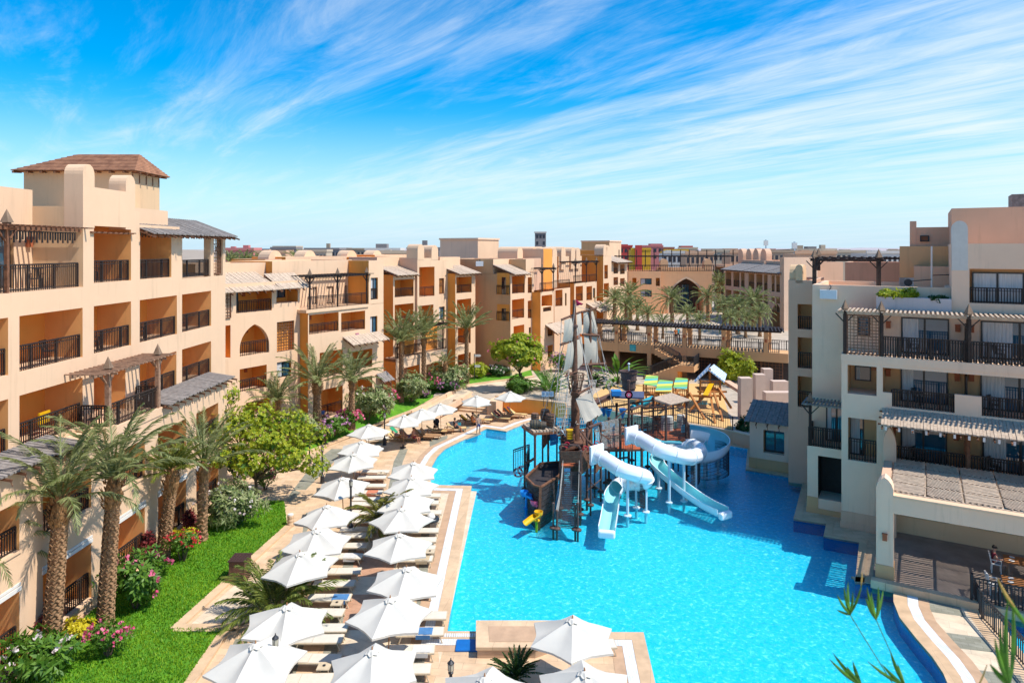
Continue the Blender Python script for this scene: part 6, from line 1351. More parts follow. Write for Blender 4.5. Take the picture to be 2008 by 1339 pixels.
planks('tower_panel',at(1064,880,45.5),at(1078,862,47.4),at(1078,840,47.4),at(1064,852,45.5),6,swood)
planks('painted_panel',at(1079,874,46.8),at(1094,870,46.6),at(1094,846,46.6),at(1079,850,46.8),3,blu)
# lattice sunroof, dark slat roofs
def slatroof(name,pts,n,mat,w=.09,cross=True):
    a,b,c,d=[at(*p) for p in pts]; mb=MB()
    for i in range(n+1): t=i/n; mb.bar(a.lerp(b,t),d.lerp(c,t),w,.05)
    if cross:
        for t in (0,.33,.66,1): mb.bar(a.lerp(d,t)-Vector((0,0,.06)),b.lerp(c,t)-Vector((0,0,.06)),.08,.08)
    return mb.build(name,mat,sh)
slatroof('lattice_roof',[(1278,781,50.5),(1314,793,47.3),(1354,784,48.3),(1318,771,52.5)],16,plank,.12)
slatroof('slat_roof',[(1160,796,49),(1203,778,50),(1205,768,52),(1168,783,51)],14,swood,.13)
slatroof('slat_roof',[(1205,778,50),(1260,780,50),(1260,768,52),(1207,767,52)],16,M('slate_blue',(.10,.12,.20),.6,.2,5),.22)
q=MB(); c=at(1212,772,50); q.box((c.x-.5,c.y-.3,c.z-.1),(c.x+.2,c.y+.4,c.z+.25)); q.build('blue_hood',blu,sh)
# raised platform with barrels
planks('barrel_platform',at(1024,834,45.9),at(1045,849,44.3),at(1104,845,46),at(1078,826,48),9,plank,.12,.06)
pts=[at(1024,836,45.9),at(1045,851,44.3),at(1104,847,46)]
q=MB()
for a,b in zip(pts,pts[1:]): q.bar(a,b,.1,.16)
q.build('platform_frame',woodr,sh)
# hull of the bow
hz=1.75; hp=[G(px,py,hz) for px,py in ((1031,935),(1048,952),(1060,955),(1097,932),(1097,905),(1060,908))]; hb_=[p+(G(1062,960,0)-p)*.35*Vector((1,1,0)).length/1.414 for p in hp]
mb=MB(); n_=len(hp); base=[Vector((p.x*.72+hp[2].x*.28-.1,p.y*.72+hp[2].y*.28-.2,-.7)) for p in hp]
for lv in range(8):
    t0_,t1_=lv/8,(lv+.92)/8
    for i in range(n_):
        j=(i+1)%n_; A_=[base[k].lerp(hp[k],t) for k,t in ((i,t0_),(j,t0_),(j,t1_),(i,t1_))]; mb.add(A_,((0,1,2,3),))
mb.poly([p-Vector((0,0,.25)) for p in hp]); mb.build('hull',hull,sh)
mb=MB(); 
for i in range(n_): mb.bar(hp[i],hp[(i+1)%n_],.12,.1)
mb.bar(hp[2],base[2],.16,.16); mb.build('gunwale',woodr,sh)
for a,b in (((1007,914,46.2),(1038,900,47.5)),((1033,930,45.2),(1038,898,47.5))):
    A_=at(*a); B_=at(*b); q=MB(); railing(q,Vector((A_.x,A_.y,.9)),Vector((B_.x,B_.y,.9)),1.5,.18,.06,.035); q.build('railing',raild,sh)
for px,py in ((1016,925),(1024,921)):
    c=at(px,py,46.5); q=MB(); q.tube([(c.x+.28*cos(a*pi/8),c.y-.12,c.z+.28*sin(a*pi/8)) for a in range(17)],.07,8,cap=False); t=thing('life_ring','white and red life ring '+('left' if px==1016 else 'right')+' one of the pair on the bow railing','life ring',tuple(c),'life rings on the bow'); q.build('ring',white,t)
    for k in range(4): q=MB(); a0=k*pi/2+.5; q.tube([(c.x+.28*cos(a0+e*.15),c.y-.12,c.z+.28*sin(a0+e*.15)) for e in range(4)],.075,8); q.build('band',redm,t)
# net ramp
T0,T1=at(1104,925,42),at(1136,925,41.9); B0_,B1_=Vector((at(1090,1030,39.3).x,39.3,.0)),Vector((at(1132,1035,39.2).x,39.1,.0))
mid0=(T0+B0_)/2+Vector((0,0,-.35)); mid1=(T1+B1_)/2+Vector((0,0,-.35))
q=MB(); netsheet(q,mid0,mid1,T1,T0,16,16,.03); netsheet(q,B0_,B1_,mid1,mid0,16,14,.03); q.build('climbing_net',net_m,sh)
q=MB(); netsheet(q,B0_,mid0,mid0+Vector((0,0,.6)),B0_+Vector((0,0,.9)),12,6,.02); netsheet(q,mid0,T0,T0+Vector((0,0,.7)),mid0+Vector((0,0,.6)),12,6,.02)
q.build('side_net',netw,sh); q=MB(); netsheet(q,B1_,mid1,mid1+Vector((0,0,.6)),B1_+Vector((0,0,.9)),12,6,.02); netsheet(q,mid1,T1,T1+Vector((0,0,.7)),mid1+Vector((0,0,.6)),12,6,.02); q.build('side_net',netw,sh)
for px,yt,Yd in ((1085,985,39.4),(1092,1000,39.3),(1128,990,39.2),(1133,985,39.1),(1138,925,41.4)): post(px,yt,Yd,.06)
q=MB(); q.tube([at(1097,877,42.4),at(1101,871,42.4),at(1112,872,42.3)],.07,8); q.build('hoop',spost,sh); q=MB(); q.tube([at(1115,878,42.3),at(1117,872,42.3),at(1134,873,42.2),at(1138,879,42.2)],.07,8); q.build('hoop',spost,sh)
# pipes and braces
for a,b,w in (((1154,838,44),(1178,829,45.4),.09),((1152,864,44),(1166,876,43.5),.09),((1205,900,46),(1232,896,46.5),.06),((1029,910,45.8),(1049,898,44.6),.09),((1236,803,48),(1258,795,49),.09),((1306,801,47.6),(1341,798,48),.05),((1207,770,51),(1150,800,48),.07),((1150,962,43),(1178,940,45),.03),((1150,940,43),(1180,962,45),.03),((1194,830,47.5),(1233,800,48),.05)):
    q=MB(); q.tube([at(*a),at(*b)],w,8); q.build('brace',spost,sh)
# big hanging net between masts and deck
q=MB(); netsheet(q,at(1176,880,45.2),at(1214,875,46.5),at(1216,820,46.5),at(1162,832,45),20,22,.025); q.build('hanging_net',netw,sh)
q=MB(); netsheet(q,at(1258,868,47),at(1306,870,47.5),at(1306,826,47.5),at(1258,826,47),14,9,.02); netsheet(q,at(1307,870,47.5),at(1346,868,48.5),at(1346,822,48.5),at(1307,826,47.5),14,9,.02); q.build('deck_net',raild,sh)
# yellow crate, drums
q=MB(); c=at(1117,852,44.5); q.box((c.x-.2,c.y-.2,c.z-.25),(c.x+.2,c.y+.2,c.z+.3)); 
t=thing('crate','yellow slatted crate hanging beside the main mast','crate',(c.x,c.y,c.z-.25)); q=MB()
for k in range(4): q.box((c.x-.22,c.y-.22,c.z-.25+k*.16),(c.x+.22,c.y+.22,c.z-.14+k*.16))
q.build('slats',yel,t); q=MB()
for sx in (-1,1): q.bar((c.x+sx*.2,c.y-.23,c.z-.26),(c.x+sx*.2,c.y-.23,c.z+.34),.05)
q.build('uprights',woodr,t)
def barrel(px,py,Yd,h,r,label,lie=0,mat=None,name='barrel'):
    c=at(px,py,Yd); t=thing(name,label,'barrel',tuple(c),'barrels on the raised platform'); n=14
    pr=[(r*(.82+.20*sin(pi*k/8)),-h/2+h*k/8) for k in range(9)]; pr=[(.001,-h/2)]+pr+[(.001,h/2-.03)]
    def fx(mb):
        out=[]
        for v in mb.v:
            d=v-c
            if lie: d=Vector((d.z*cos(lie-1),d.x*.0+d.z*sin(lie-1)*.6+d.x,d.y)) if False else Vector((d.z,d.x,d.y))
            out.append(c+d)
        mb.v=out; return mb
    q=MB(); q.lathe(c,pr,n); sm(fx(q).build('staves',mat or M('barrel_wood',(.30,.15,.08),.7,.3,8,.3,20,stretch=(6,6,.5)),t),30)
    for z in (-.36,-.15,.15,.36): q=MB(); rr_=r*(.83+.20*sin(pi*(z+.5))); q.lathe(c,((rr_,h*z-.03),(rr_+.012,h*z-.02),(rr_+.012,h*z+.02),(rr_,h*z+.03)),n); fx(q).build('hoop',raild,t)
    return t
barrel(1049,818,46.2,.55,.27,'smallest upright barrel with dark rim at the left back of the platform'); barrel(1069,815,47,.85,.33,'tallest upright barrel in the middle of the platform'); barrel(1080,823,46,.75,.36,'upright barrel with a red lid right of the tallest one')
barrel(1049,831,45,.7,.27,'old barrel lying on its side at the left front of the platform',1,M('barrel_old',(.17,.14,.09),.8,.3,6)); barrel(1062,833,45.2,.6,.24,'shorter barrel lying on its side behind the first lying one',1,M('barrel_old',(.20,.15,.10),.8,.3,6))
rr=random.Random(31)
for i in range(26):   # short timbers, pipes and valves of the machine
    px=rr.uniform(1100,1180); py=rr.uniform(835,905); Yd=rr.uniform(43,47); a=at(px,py,Yd); b=a+Vector((rr.uniform(-.7,.7),rr.uniform(-.3,.3),rr.uniform(-.5,.9))); q=MB(); q.tube([a,b],rr.uniform(.025,.06),6); q.build('pipe',rr.choice([spost,steel,swood,swood]),sh)
for (a,b,c,d) in (((1106,905,45),(1126,900,45.5),(1126,850,46),(1108,856,45.6)),((1142,905,44),(1160,900,44.5),(1158,862,45),(1143,866,44.6))):
    planks('side_panel',at(*a),at(*b),at(*c),at(*d),7,woodr)
for px,py in ((1112,872),(1148,880),(1170,870)):
    c=at(px,py,43.2); q=MB(); q.tube([(c.x+.17*cos(a*pi/6),c.y,c.z+.17*sin(a*pi/6)) for a in range(13)],.03,5,cap=False); q.bar((c.x-.16,c.y,c.z),(c.x+.16,c.y,c.z),.03); q.bar((c.x,c.y,c.z-.16),(c.x,c.y,c.z+.16),.03); q.build('valve_wheel',redm,sh)
for z_,pts in ((2.3,[(1100,913),(1100,880)]),(2.3,[(1140,913),(1178,901),(1184,876)])):
    P_=[G(px,py,z_) for px,py in pts]
    for a,b in zip(P_,P_[1:]): q=MB(); railing(q,a,b,1.0,.14,.06,.03); q.build('railing',spost,sh)
for a,b in (((1133,640,46.4),(1180,870,45)),((1125,640,46.4),(1070,845,46)),((1157,650,49.5),(1205,800,50.5)),((1099,676,46),(1085,850,45)),((1138,662,47),(1165,790,47)),((1175,658,49.6),(1200,790,49)),((1101,627,46),(1099,676,46)),((1128,600,46.5),(1060,830,46.4))): q=MB(); q.tube([at(*a),at(*b)],.022,4); q.build('rigging',netw,sh)
# ---- slides ----
def path(pts,n=40):
    P_=[Vector(p) for p in pts]; out=[]
    k=len(P_)-1
    for s in range(n+1):
        x=s/n*k; i=min(int(x),k-1); f=x-i; p0,p1,p2,p3=P_[max(i-1,0)],P_[i],P_[i+1],P_[min(i+2,k)]
        out.append(.5*((2*p1)+(p2-p0)*f+(2*p0-5*p1+4*p2-p3)*f*f+(3*p1-p0-3*p2+p3)*f**3))
    return out
def frames(pts):
    fr=[]
    for i,p in enumerate(pts):
        t=(pts[min(i+1,len(pts)-1)]-pts[max(i-1,0)]).normalized(); s=Vector((t.y,-t.x,0)).normalized(); fr.append((p,t,s,s.cross(t)))
    return fr
def gutterm(mb,pts,r,a0,a1,n=14,thk=.04,mo=0,mi=1,lip=True):
    F_=frames(pts); b=len(mb.v)
    for rad in (r,r-thk):
        for p,t,s,u_ in F_:
            for j in range(n+1): a=a0+(a1-a0)*j/n; mb.v.append(p+s*cos(a)*rad+u_*sin(a)*rad)
    k=len(F_); w=n+1
    for L_i,m_ in ((0,mo),(1,mi)):
        o=b+L_i*k*w
        for i in range(k-1):
            for j in range(n): mb.f.append((o+i*w+j,o+i*w+j+1,o+(i+1)*w+j+1,o+(i+1)*w+j)); mb.m.append(m_)
    for j in (0,n):
        for i in range(k-1): mb.f.append((b+i*w+j,b+(i+1)*w+j,b+k*w+(i+1)*w+j,b+k*w+i*w+j)); mb.m.append(mo)
    for i in (0,k-1):
        for j in range(n): mb.f.append((b+i*w+j,b+i*w+j+1,b+k*w+i*w+j+1,b+k*w+i*w+j)); mb.m.append(mo)
def slide(label,ctrl,nclosed,r,openr,total=64):
    t=thing('water_slide',label,'water slide',tuple(ctrl[-1])); pts=path(ctrl,total)
    if nclosed:
        q=MB(); gutterm(q,pts[:nclosed+1],r,0,2*pi,20); sm(q.build('tube',[slw,sla],t),60)
        for i in range(4,nclosed,7): q=MB(); p,tt,s,u_=frames(pts)[i]; q.tube([p+(s*cos(a*pi/9)+u_*sin(a*pi/9))*(r+.015) for a in range(19)],.035,6,cap=False); q.build('flange',slw,t)
    q=MB(); gutterm(q,pts[max(nclosed-1,0):],openr,pi*.93,2*pi+.22,14,.05); o=q.build('chute',[slw,sla],t); sm(o,50)
    return t,pts
def AY(px,z,Yd): return Vector(((px-CX)/F*Yd,Yd,z))
def GZ(px,py,z): return G(px,py,z)
c1=[GZ(1172,893,3.15),GZ(1190,903,3.0),GZ(1218,920,2.7),GZ(1248,930,2.4),GZ(1266,936,2.05),GZ(1262,945,1.7),GZ(1240,946,1.4),GZ(1216,950,1.15),GZ(1202,966,.9),GZ(1198,990,.6),GZ(1194,1015,.42),GZ(1190,1036,.38)]
s1,pp1=slide('front white tube slide curling round into a straight open chute toward the camera',c1,43,.46,.50,64)
c2_=[GZ(1240,855,3.6),GZ(1262,864,3.5),GZ(1290,880,3.25),GZ(1318,890,3.0),GZ(1345,896,2.7),GZ(1366,893,2.45),GZ(1372,882,2.25),GZ(1356,874,2.1),GZ(1328,876,1.95),GZ(1300,886,1.8),GZ(1288,903,1.6),GZ(1302,922,1.35),GZ(1345,957,.8),GZ(1385,984,.45),GZ(1418,1000,.38)]
s2,pp2=slide('longest white tube slide, looping wide into a long diagonal open chute',c2_,50,.48,.50,80)
c3=[GZ(1345,842,2.9),GZ(1372,845,2.75),GZ(1398,853,2.5),GZ(1408,868,2.2),GZ(1392,882,1.9),GZ(1362,888,1.65),GZ(1335,885,1.5),GZ(1322,880,1.4)]
s3,pp3=slide('wide open curved trough slide at the back right by the fence',c3,0,.9,.85,48)
for sl_,pp,idx in ((s1,pp1,(14,24,33,44)),(s2,pp2,(16,22,28,38,60)),(s3,pp3,(10,20,30))):
    for i in idx:
        p=pp[i]; q=MB(); q.tube([(p.x,p.y,-.75),(p.x,p.y,p.z-.42)],.09,8); q.lathe((p.x,p.y,-.08),((.24,0),(.24,.06),(.1,.1)),10); q.build('support',steel,sl_)
for sl_,pp in ((s1,pp1),(s2,pp2)):
    p,tt,s,u_=frames(pp)[-1]; q=MB(); q.box((-.48,-.0,-.46),(.48,.35,-.02),0,lambda a,b,c:p+s*a+tt*b+Vector((0,0,c))); o=q.build('end_block',slw,sl_); md=o.modifiers.new('bevel','BEVEL'); md.width=.12; md.segments=3
    p,tt,s,u_=frames(pp)[0]; q=MB(); q.box((-.6,-.15,-.5),(.6,.0,.62),0,lambda a,b,c:p+s*a+tt*b+Vector((0,0,c))); o=q.build('mouth_panel',slw,sl_)
def skirt(pp,i0,i1,drop,name,parent,mat=net_m,st=2):
    mb=MB(); idx=list(range(i0,i1,1))
    for i in idx: p=pp[i]; e=Vector((p.x*1.0,p.y,max(p.z-drop,.1))); mb.bar(p-Vector((0,0,.45)),e,.02)
    for k in range(1,9):
        for i,j in zip(idx,idx[1:]):
            a,b=pp[i],pp[j]; za,zb=a.z-.45-(drop-.45)*k/8,b.z-.45-(drop-.45)*k/8; mb.bar((a.x,a.y,max(za,.1)),(b.x,b.y,max(zb,.1)),.02)
    mb.build(name,mat,parent)
pq=path(c1,150); skirt(pq,45,92,1.9,'safety_net',s1); pq=path(c2_,190); skirt(pq,60,100,2.0,'safety_net',s2); pq=path(c3,110); pq=[p+(p-Vector((at(1365,870,50).x,50,p.z))).normalized()*.85 for p in pq]; skirt(pq,20,80,2.4,'safety_net',s3)
# ---- bucket, wheel, cones, pipe ----
c=at(1233,746,54.5); t=thing('dumping_bucket','big wooden dumping bucket on a pole above the play deck','bucket',tuple(c)); q=MB(); hgt=38/F*54.5
q.lathe((c.x,c.y,c.z-hgt/2),((.001,0),(.50,0),(.56,hgt*.4),(.70,hgt),(.74,hgt),(.66,hgt-.05),(.48,.1),(.001,.1)),18); q.build('bucket_body',M('bucket_wood',(.17,.11,.10),.8,.3,5,.3,20,stretch=(7,7,.4)),t)
for zz in (.15,.55,.93): q=MB(); rr_=.53+.2*zz; q.lathe((c.x,c.y,c.z-hgt/2+hgt*zz),((rr_,-.04),(rr_+.02,-.03),(rr_+.02,.03),(rr_,.04)),18); q.build('hoop',spost,t)
q=MB(); q.tube([(c.x,c.y,-.7),(c.x,c.y,c.z-hgt/2)],.1,8); q.build('pole',steel,t); q=MB(); q.tube([(c.x,c.y,c.z+hgt/2),(c.x,c.y,c.z+hgt/2+.6)],.05,8); q.lathe((c.x,c.y,c.z+hgt/2+.55),((.001,-.1),(.12,0),(.001,.12)),8); q.build('finial',steel,t)
c=at(1233,774,47.6); t=thing('spinning_wheel','red and white round target wheel on a pole of the play deck','wheel',tuple(c)); 
def disc(mb,c,r,y,n=20,r0=0): 
    for j in range(n):
        a,b=2*pi*j/n,2*pi*(j+1)/n; mb.quad((c.x+r0*cos(a),c.y+y,c.z+r0*sin(a)),(c.x+r*cos(a),c.y+y,c.z+r*sin(a)),(c.x+r*cos(b),c.y+y,c.z+r*sin(b)),(c.x+r0*cos(b),c.y+y,c.z+r0*sin(b)))
q=MB(); disc(q,c,.28,-.03); disc(q,c,.28,.03); q.tube([(c.x,c.y-.03,c.z),(c.x,c.y+.03,c.z)],.28,20); q.build('rim',redm,t); q=MB(); disc(q,c,.17,-.035,20,.09); q.build('ring',pnk,t); q=MB(); disc(q,c,.06,-.036); q.build('hub',white,t)
for i,(px,py,Yd) in enumerate(((1193,808,50),(1221,808,48.5),(1184,805,50.5))):
    c=at(px,py,Yd); t=thing('tipping_cone',['blue tipping cone in the middle of the rail','blue tipping cone nearest the pole','blue tipping cone at the left, half hidden by the sail'][i],'water cone',tuple(c),'blue tipping cones'); q=MB(); q.lathe(c,((.001,-.45),(.06,-.4),(.27,.2),(.29,.2),(.29,.24),(.22,.24),(.03,-.3)),12); q.build('cone',blu,t); q=MB(); q.bar((c.x-.3,c.y,c.z+.24),(c.x+.3,c.y,c.z+.24),.04); q.build('hanger',spost,t)
a,b=at(1240,799,50),at(1279,781,52); t=thing('water_pipe','teal water pipe sloping up behind the wheel','pipe',tuple(a)); q=MB(); q.tube([a,b],.2,12); q.build('pipe',tealm,t); q=MB(); m_=a.lerp(b,.12); q.tube([m_,a.lerp(b,.2)],.22,12); q.build('clamp',M('orange_clamp',(.8,.25,.03),.5),t)
c=at(1298,860,47.5)
for i,(a,b) in enumerate((((1282,862,47),(1300,868,46.6)),((1300,866,47.4),(1335,868,47.4)))): 
    t=thing('water_trough',['turquoise flat trough on the red deck, left one','turquoise wavy trough along the red deck, right one'][i],'trough',tuple(at(*a))); q=MB(); q.bar(at(*a),at(*b),.5,.1); q.build('trough',tealm,t); q=MB(); q.bar(at(*a)+Vector((0,-.25,.08)),at(*b)+Vector((0,-.25,.08)),.05,.1); q.build('rim',sla,t)
for i,(px,py,Yd) in enumerate(((1299,838,51),(1312,838,51),(1335,836,51.5),(1290,838,51))):
    c=at(px,py,Yd); t=thing('deck_drum',['grey drum left of the middle at the back of the red deck','pale drum in the middle at the back of the red deck','pale drum at the right back of the red deck','brown drum at the left back of the red deck'][i],'drum',(c.x,c.y,2.5),'drums on the red deck'); q=MB(); q.lathe((c.x,c.y,2.5),((.001,0),(.3,0),(.32,.5),(.3,1),(.001,1)),12); q.build('drum_body',[M('drum_grey',(.35,.36,.34),.6),M('drum_pale',(.6,.6,.55),.6),M('drum_pale2',(.55,.55,.5),.6),swood][i],t); q=MB(); q.lathe((c.x,c.y,2.97),((.3,0),(.33,.02),(.33,.06),(.3,.08)),12); q.build('rim',raild,t)
# spray chutes in the water
def chute(label,base,topz,a,b,mat,r=.2):
    base=Vector(base); t=thing('spray_chute',label,'water toy',(base.x,base.y,-.1)); q=MB(); q.tube([(base.x,base.y,-.75),(base.x,base.y,topz)],.08,8); q.lathe((base.x,base.y,-.08),((.2,0),(.2,.05),(.09,.08)),10); q.build('stand',mat,t)
    q=MB(); gutterm(q,path([Vector(a),Vector(a).lerp(Vector(b),.5)+Vector((0,0,.03)),Vector(b)],10),r,pi,2*pi,8,.03,0,0); q.build('scoop',mat,t); q=MB(); q.lathe(a,((r*.7,-.2),(r*1.15,-.05),(r*1.2,.12),(r*1.1,.12),(r*.6,-.15)),12); q.build('bowl',mat,t); return t
b1=G(1032,994,0); chute('blue spray scoop on a stand, first of the cascade',b1,1.05,GZ(1028,966,1.15),GZ(1048,975,1.0),blu,.22)
b2=G(1050,1000,0); chute('pink spray scoop in the middle of the cascade',b2,.7,GZ(1048,984,.8),GZ(1056,990,.6),pnk,.22)
b3=G(1052,1018,0); chute('yellow spray chute at the low end of the cascade',b3,.35,GZ(1056,1006,.45),GZ(1030,1024,.25),yel,.22)
# ======================= PLAYGROUND =======================
orw=M('orange_timber',(.52,.20,.05),.7,.2,6); stripe=None
def stripes(name,c1,c2,c3,sc_,axis=0):
    m,t,p=newmat(name); tc=t.nodes.new('ShaderNodeTexCoord'); s=t.nodes.new('ShaderNodeSeparateXYZ'); t.links.new(tc.outputs['Object'],s.inputs[0]); mu=t.nodes.new('ShaderNodeMath'); mu.operation='MULTIPLY'; mu.inputs[1].default_value=sc_; t.links.new(s.outputs[axis],mu.inputs[0]); fr=t.nodes.new('ShaderNodeMath'); fr.operation='FRACT'; t.links.new(mu.outputs[0],fr.inputs[0])
    rp=t.nodes.new('ShaderNodeValToRGB'); rp.color_ramp.interpolation='CONSTANT'; e=rp.color_ramp.elements; e[0].color=col4(c1); e[0].position=0; e[1].color=col4(c2); e[1].position=.36; x=e.new(.7); x.color=col4(c3); t.links.new(fr.outputs[0],rp.inputs[0]); t.links.new(rp.outputs[0],p.inputs['Base Color']); p.inputs['Roughness'].default_value=.8; return m
stp=stripes('striped_canvas',(.20,.42,.10),(.60,.55,.08),(.08,.38,.36),2.2,2)
for i,(cn_) in enumerate(([(1262,753),(1288,757),(1291,737),(1267,735)],[(1284,770),(1315,772),(1320,747),(1292,744)],[(1320,760),(1347,763),(1349,742),(1325,740)])):
    Yd=(66,64,65)[i]; A_=[at(px,py,Yd+(0 if k<2 else 1.6)) for k,(px,py) in enumerate(cn_)]; t=thing('play_hut',['leftmost play hut with green and yellow striped roof','lowest middle play hut with green and yellow striped roof','right play hut with green and yellow striped roof'][i],'play hut',(A_[0].x,Yd,1),'striped play huts')
    q=MB(); q.quad(*A_); q.quad(*[p-Vector((0,0,.05)) for p in A_]); q.build('roof',stp,t)
    for p in A_: q=MB(); q.bar((p.x,p.y,1),p,.14); q.build('post',orw,t)
    q=MB(); railing(q,(A_[0].x,Yd,1.9),(A_[1].x,Yd,1.9),.7,.2,.08,.05); q.build('railing',orw,t); q=MB(); q.box((A_[0].x,Yd,1.8),(A_[1].x,Yd+1.6,1.9)); q.bar((A_[0].x-1.0,Yd-.2,1.05),(A_[0].x+.1,Yd,1.9),.3,.05); q.build('floor',orw,t)
t=thing('swing_set','orange timber swing set with pitched blue and white chevron roof on the sand','swing set',tuple(G(1385,790,1)))
chev=stripes('chevron_tiles',(.25,.42,.62),(.75,.78,.80),(.25,.42,.62),4,0)
Yd=64
for (a,b,c_,d_) in (((1362,748,64),(1388,724,64),(1394,712,67),(1369,737,67)),((1388,724,64),(1420,749,64),(1425,733,67),(1400,714,67))):
    q=MB(); A_=[at(*p) for p in (a,b,c_,d_)]; q.quad(*A_); q.quad(*[p-Vector((0,0,.08)) for p in A_]); 
    w_=[A_[0],A_[1]]; q.bar(A_[0],A_[1],.3,.12); q.build('roof',chev,t)
for a,b in (((1392,722,64.3),(1392,770,64.3)),((1374,745,65),(1372,785,65)),((1412,745,65),(1412,785,65)),((1392,765,63.6),(1352,806,62.6)),((1392,765,63.6),(1402,838,58.6)),((1350,772,63),(1340,800,64.5)),((1352,770,63),(1382,822,60)),((1345,775,63.5),(1392,778,62.5)),((1408,760,64),(1434,800,62.5)),((1368,768,64),(1425,768,64)),((1400,770,62.4),(1418,835,59.4)),((1330,765,64),(1300,800,62)),((1348,776,63),(1412,776,63))):
    A_,B_=at(*a),at(*b); B_.z=max(B_.z,1.0); q=MB(); q.bar(A_,B_,.17); q.build('timber',orw,t)
q=MB(); A_,B_=at(1374,766,64),at(1412,766,64); railing(q,A_,B_,.9,.2,.08,.05); q.box((A_.x,63.6,A_.z-.1),(B_.x,66,A_.z)); q.build('deck',orw,t)
for i,px in enumerate((1365,1378)):
    A_=at(px,777,63); q=MB(); q.bar(A_,(A_.x,A_.y,1.75),.02); q.bar(A_+Vector((.4,0,0)),(A_.x+.4,A_.y,1.75),.02); q.box((A_.x-.05,A_.y-.1,1.7),(A_.x+.45,A_.y+.1,1.76)); q.build('swing',tealm,t)
q=MB(); q.bar(at(1395,752,64),at(1383,775,62),.45,.06); q.build('slide_board',yel,t)
# ======================= TOWN BEYOND =======================
def townmat(n,c): return M(n,c,.9,.08,.05)
tm={'pink':townmat('town_pink',(.62,.22,.20)),'red':townmat('town_red',(.55,.07,.06)),'yellow':townmat('town_yellow',(.75,.42,.04)),'sand':townmat('town_sand',(.58,.46,.33)),'white':townmat('town_white',(.68,.62,.55)),'greyb':townmat('town_grey',(.26,.23,.22)),'blue':townmat('town_blue',(.10,.18,.30)),'peach':townmat('town_peach',(.62,.38,.24)),'tan':townmat('town_tan',(.44,.33,.23)),'brick':townmat('town_brick',(.38,.15,.10))}
wdk=M('town_window',(.05,.05,.06),.4,.2,4)
def town(px0,px1,yt,Yd,c,label,nw=0,nf=0,steps=(),group=None,cat='building'):
    x0,x1=(px0-CX)/F*Yd,(px1-CX)/F*Yd; zt_=H-(yt-HY)/F*Yd; t=thing('town_building',label,cat,((x0+x1)/2,Yd,-1.6),group)
    q=MB(); dpt=(x1-x0)*.8; q.box((x0,Yd,-1.6),(x1,Yd+dpt,zt_)); q.build('wall',tm[c],t)
    w=x1-x0
    q=MB(); q.box((x0-.2,Yd-.2,zt_),(x1+.2,Yd+.3,zt_+.8)); q.box((x1-.3,Yd+.3,zt_),(x1+.2,Yd+dpt,zt_+.8)); q.build('parapet',tm[c],t)
    for a,b,h,cc in steps: q=MB(); q.box((x0+w*a,Yd+1.5,zt_),(x0+w*b,Yd+1.5+w*(b-a),zt_+h)); q.build('roof_room',tm[cc],t)
    for k in range(nf):
        z=zt_-2.6-3.2*k
        for i in range(nw):
            xc=x0+w*(i+.5)/nw; q=MB(); q.box((xc-w/nw*.28,Yd-.06,z-.1),(xc+w/nw*.28,Yd+.0,z+1.6)); q.build('window',wdk,t)
T=town
T(443,497,491,210,'pink','pink low block at the left end of the skyline beside the timber roof',6,2,((.1,.25,1.2,'pink'),(.55,.75,1.6,'pink')))
T(497,531,492,260,'blue','blue-grey flat block next to the pink one on the skyline',4,1)
T(531,580,489,240,'greyb','dark block with a pale flat roof left on the skyline',7,2,((0,.95,1.2,'sand'),))
T(585,640,494,220,'sand','low sand-coloured block with dark windows between the round vents',8,2)
T(597,665,490,280,'greyb','unfinished grey concrete block behind the second round vent',9,2,((.6,.7,2.6,'tan'),))
T(640,722,490,300,'tan','long tan block with reddish roof line behind the third round vent',11,2,((.1,.5,.9,'brick'),))
T(716,784,491,230,'white','white block with stair roofs left of the twin parapet horns',7,2,((.28,.6,2.2,'greyb'),))
T(798,862,489,260,'greyb','dark unfinished tower block with a taller middle, left of the square roof box',8,3,((.45,.6,3.4,'greyb'),))
T(980,1010,497,420,'white','tiny pale block right of the square roof box',4,1)
T(1215,1240,484,330,'red','red block right of the far tan roof box',3,2,((.0,.7,1.2,'red'),))
T(1238,1276,490,280,'yellow','bright yellow block with one red arched window',0,0)
T(1258,1300,484,350,'pink','rose-red stepped block behind the yellow one',4,2,((.45,1,1.6,'pink'),))
T(1300,1322,488,300,'brick','brown-red block right of the rose one',2,2)
T(1302,1350,493,270,'yellow','ochre block with long rows of dark windows over the entrance',7,2)
T(1330,1368,488,340,'sand','pale yellow block with dark window bands, above the entrance building',6,2,((.2,.8,1.5,'red'),))
T(1376,1420,492,260,'tan','tan block with lattice windows right of the yellow ones',4,2)
T(1418,1446,491,300,'peach','peach block with small windows at the start of the right skyline',4,2)
T(1450,1480,492,330,'white','white block behind the curved roof horns',4,2)
T(1552,1640,492,250,'sand','long low sand-coloured roof with equipment, right skyline',10,1,((.15,.3,2,'tan'),(.4,.6,1.6,'greyb'),(.7,.8,2.2,'sand')))
a=at(1252,500,279.6); q=MB(); q.box((a.x-1.4,279.4,3),(a.x+1.4,279.6,a.z+4)); o=q.build('arched_window',tm['red'],None); tag(o,'tall red window niche in the bright yellow block','window niche')
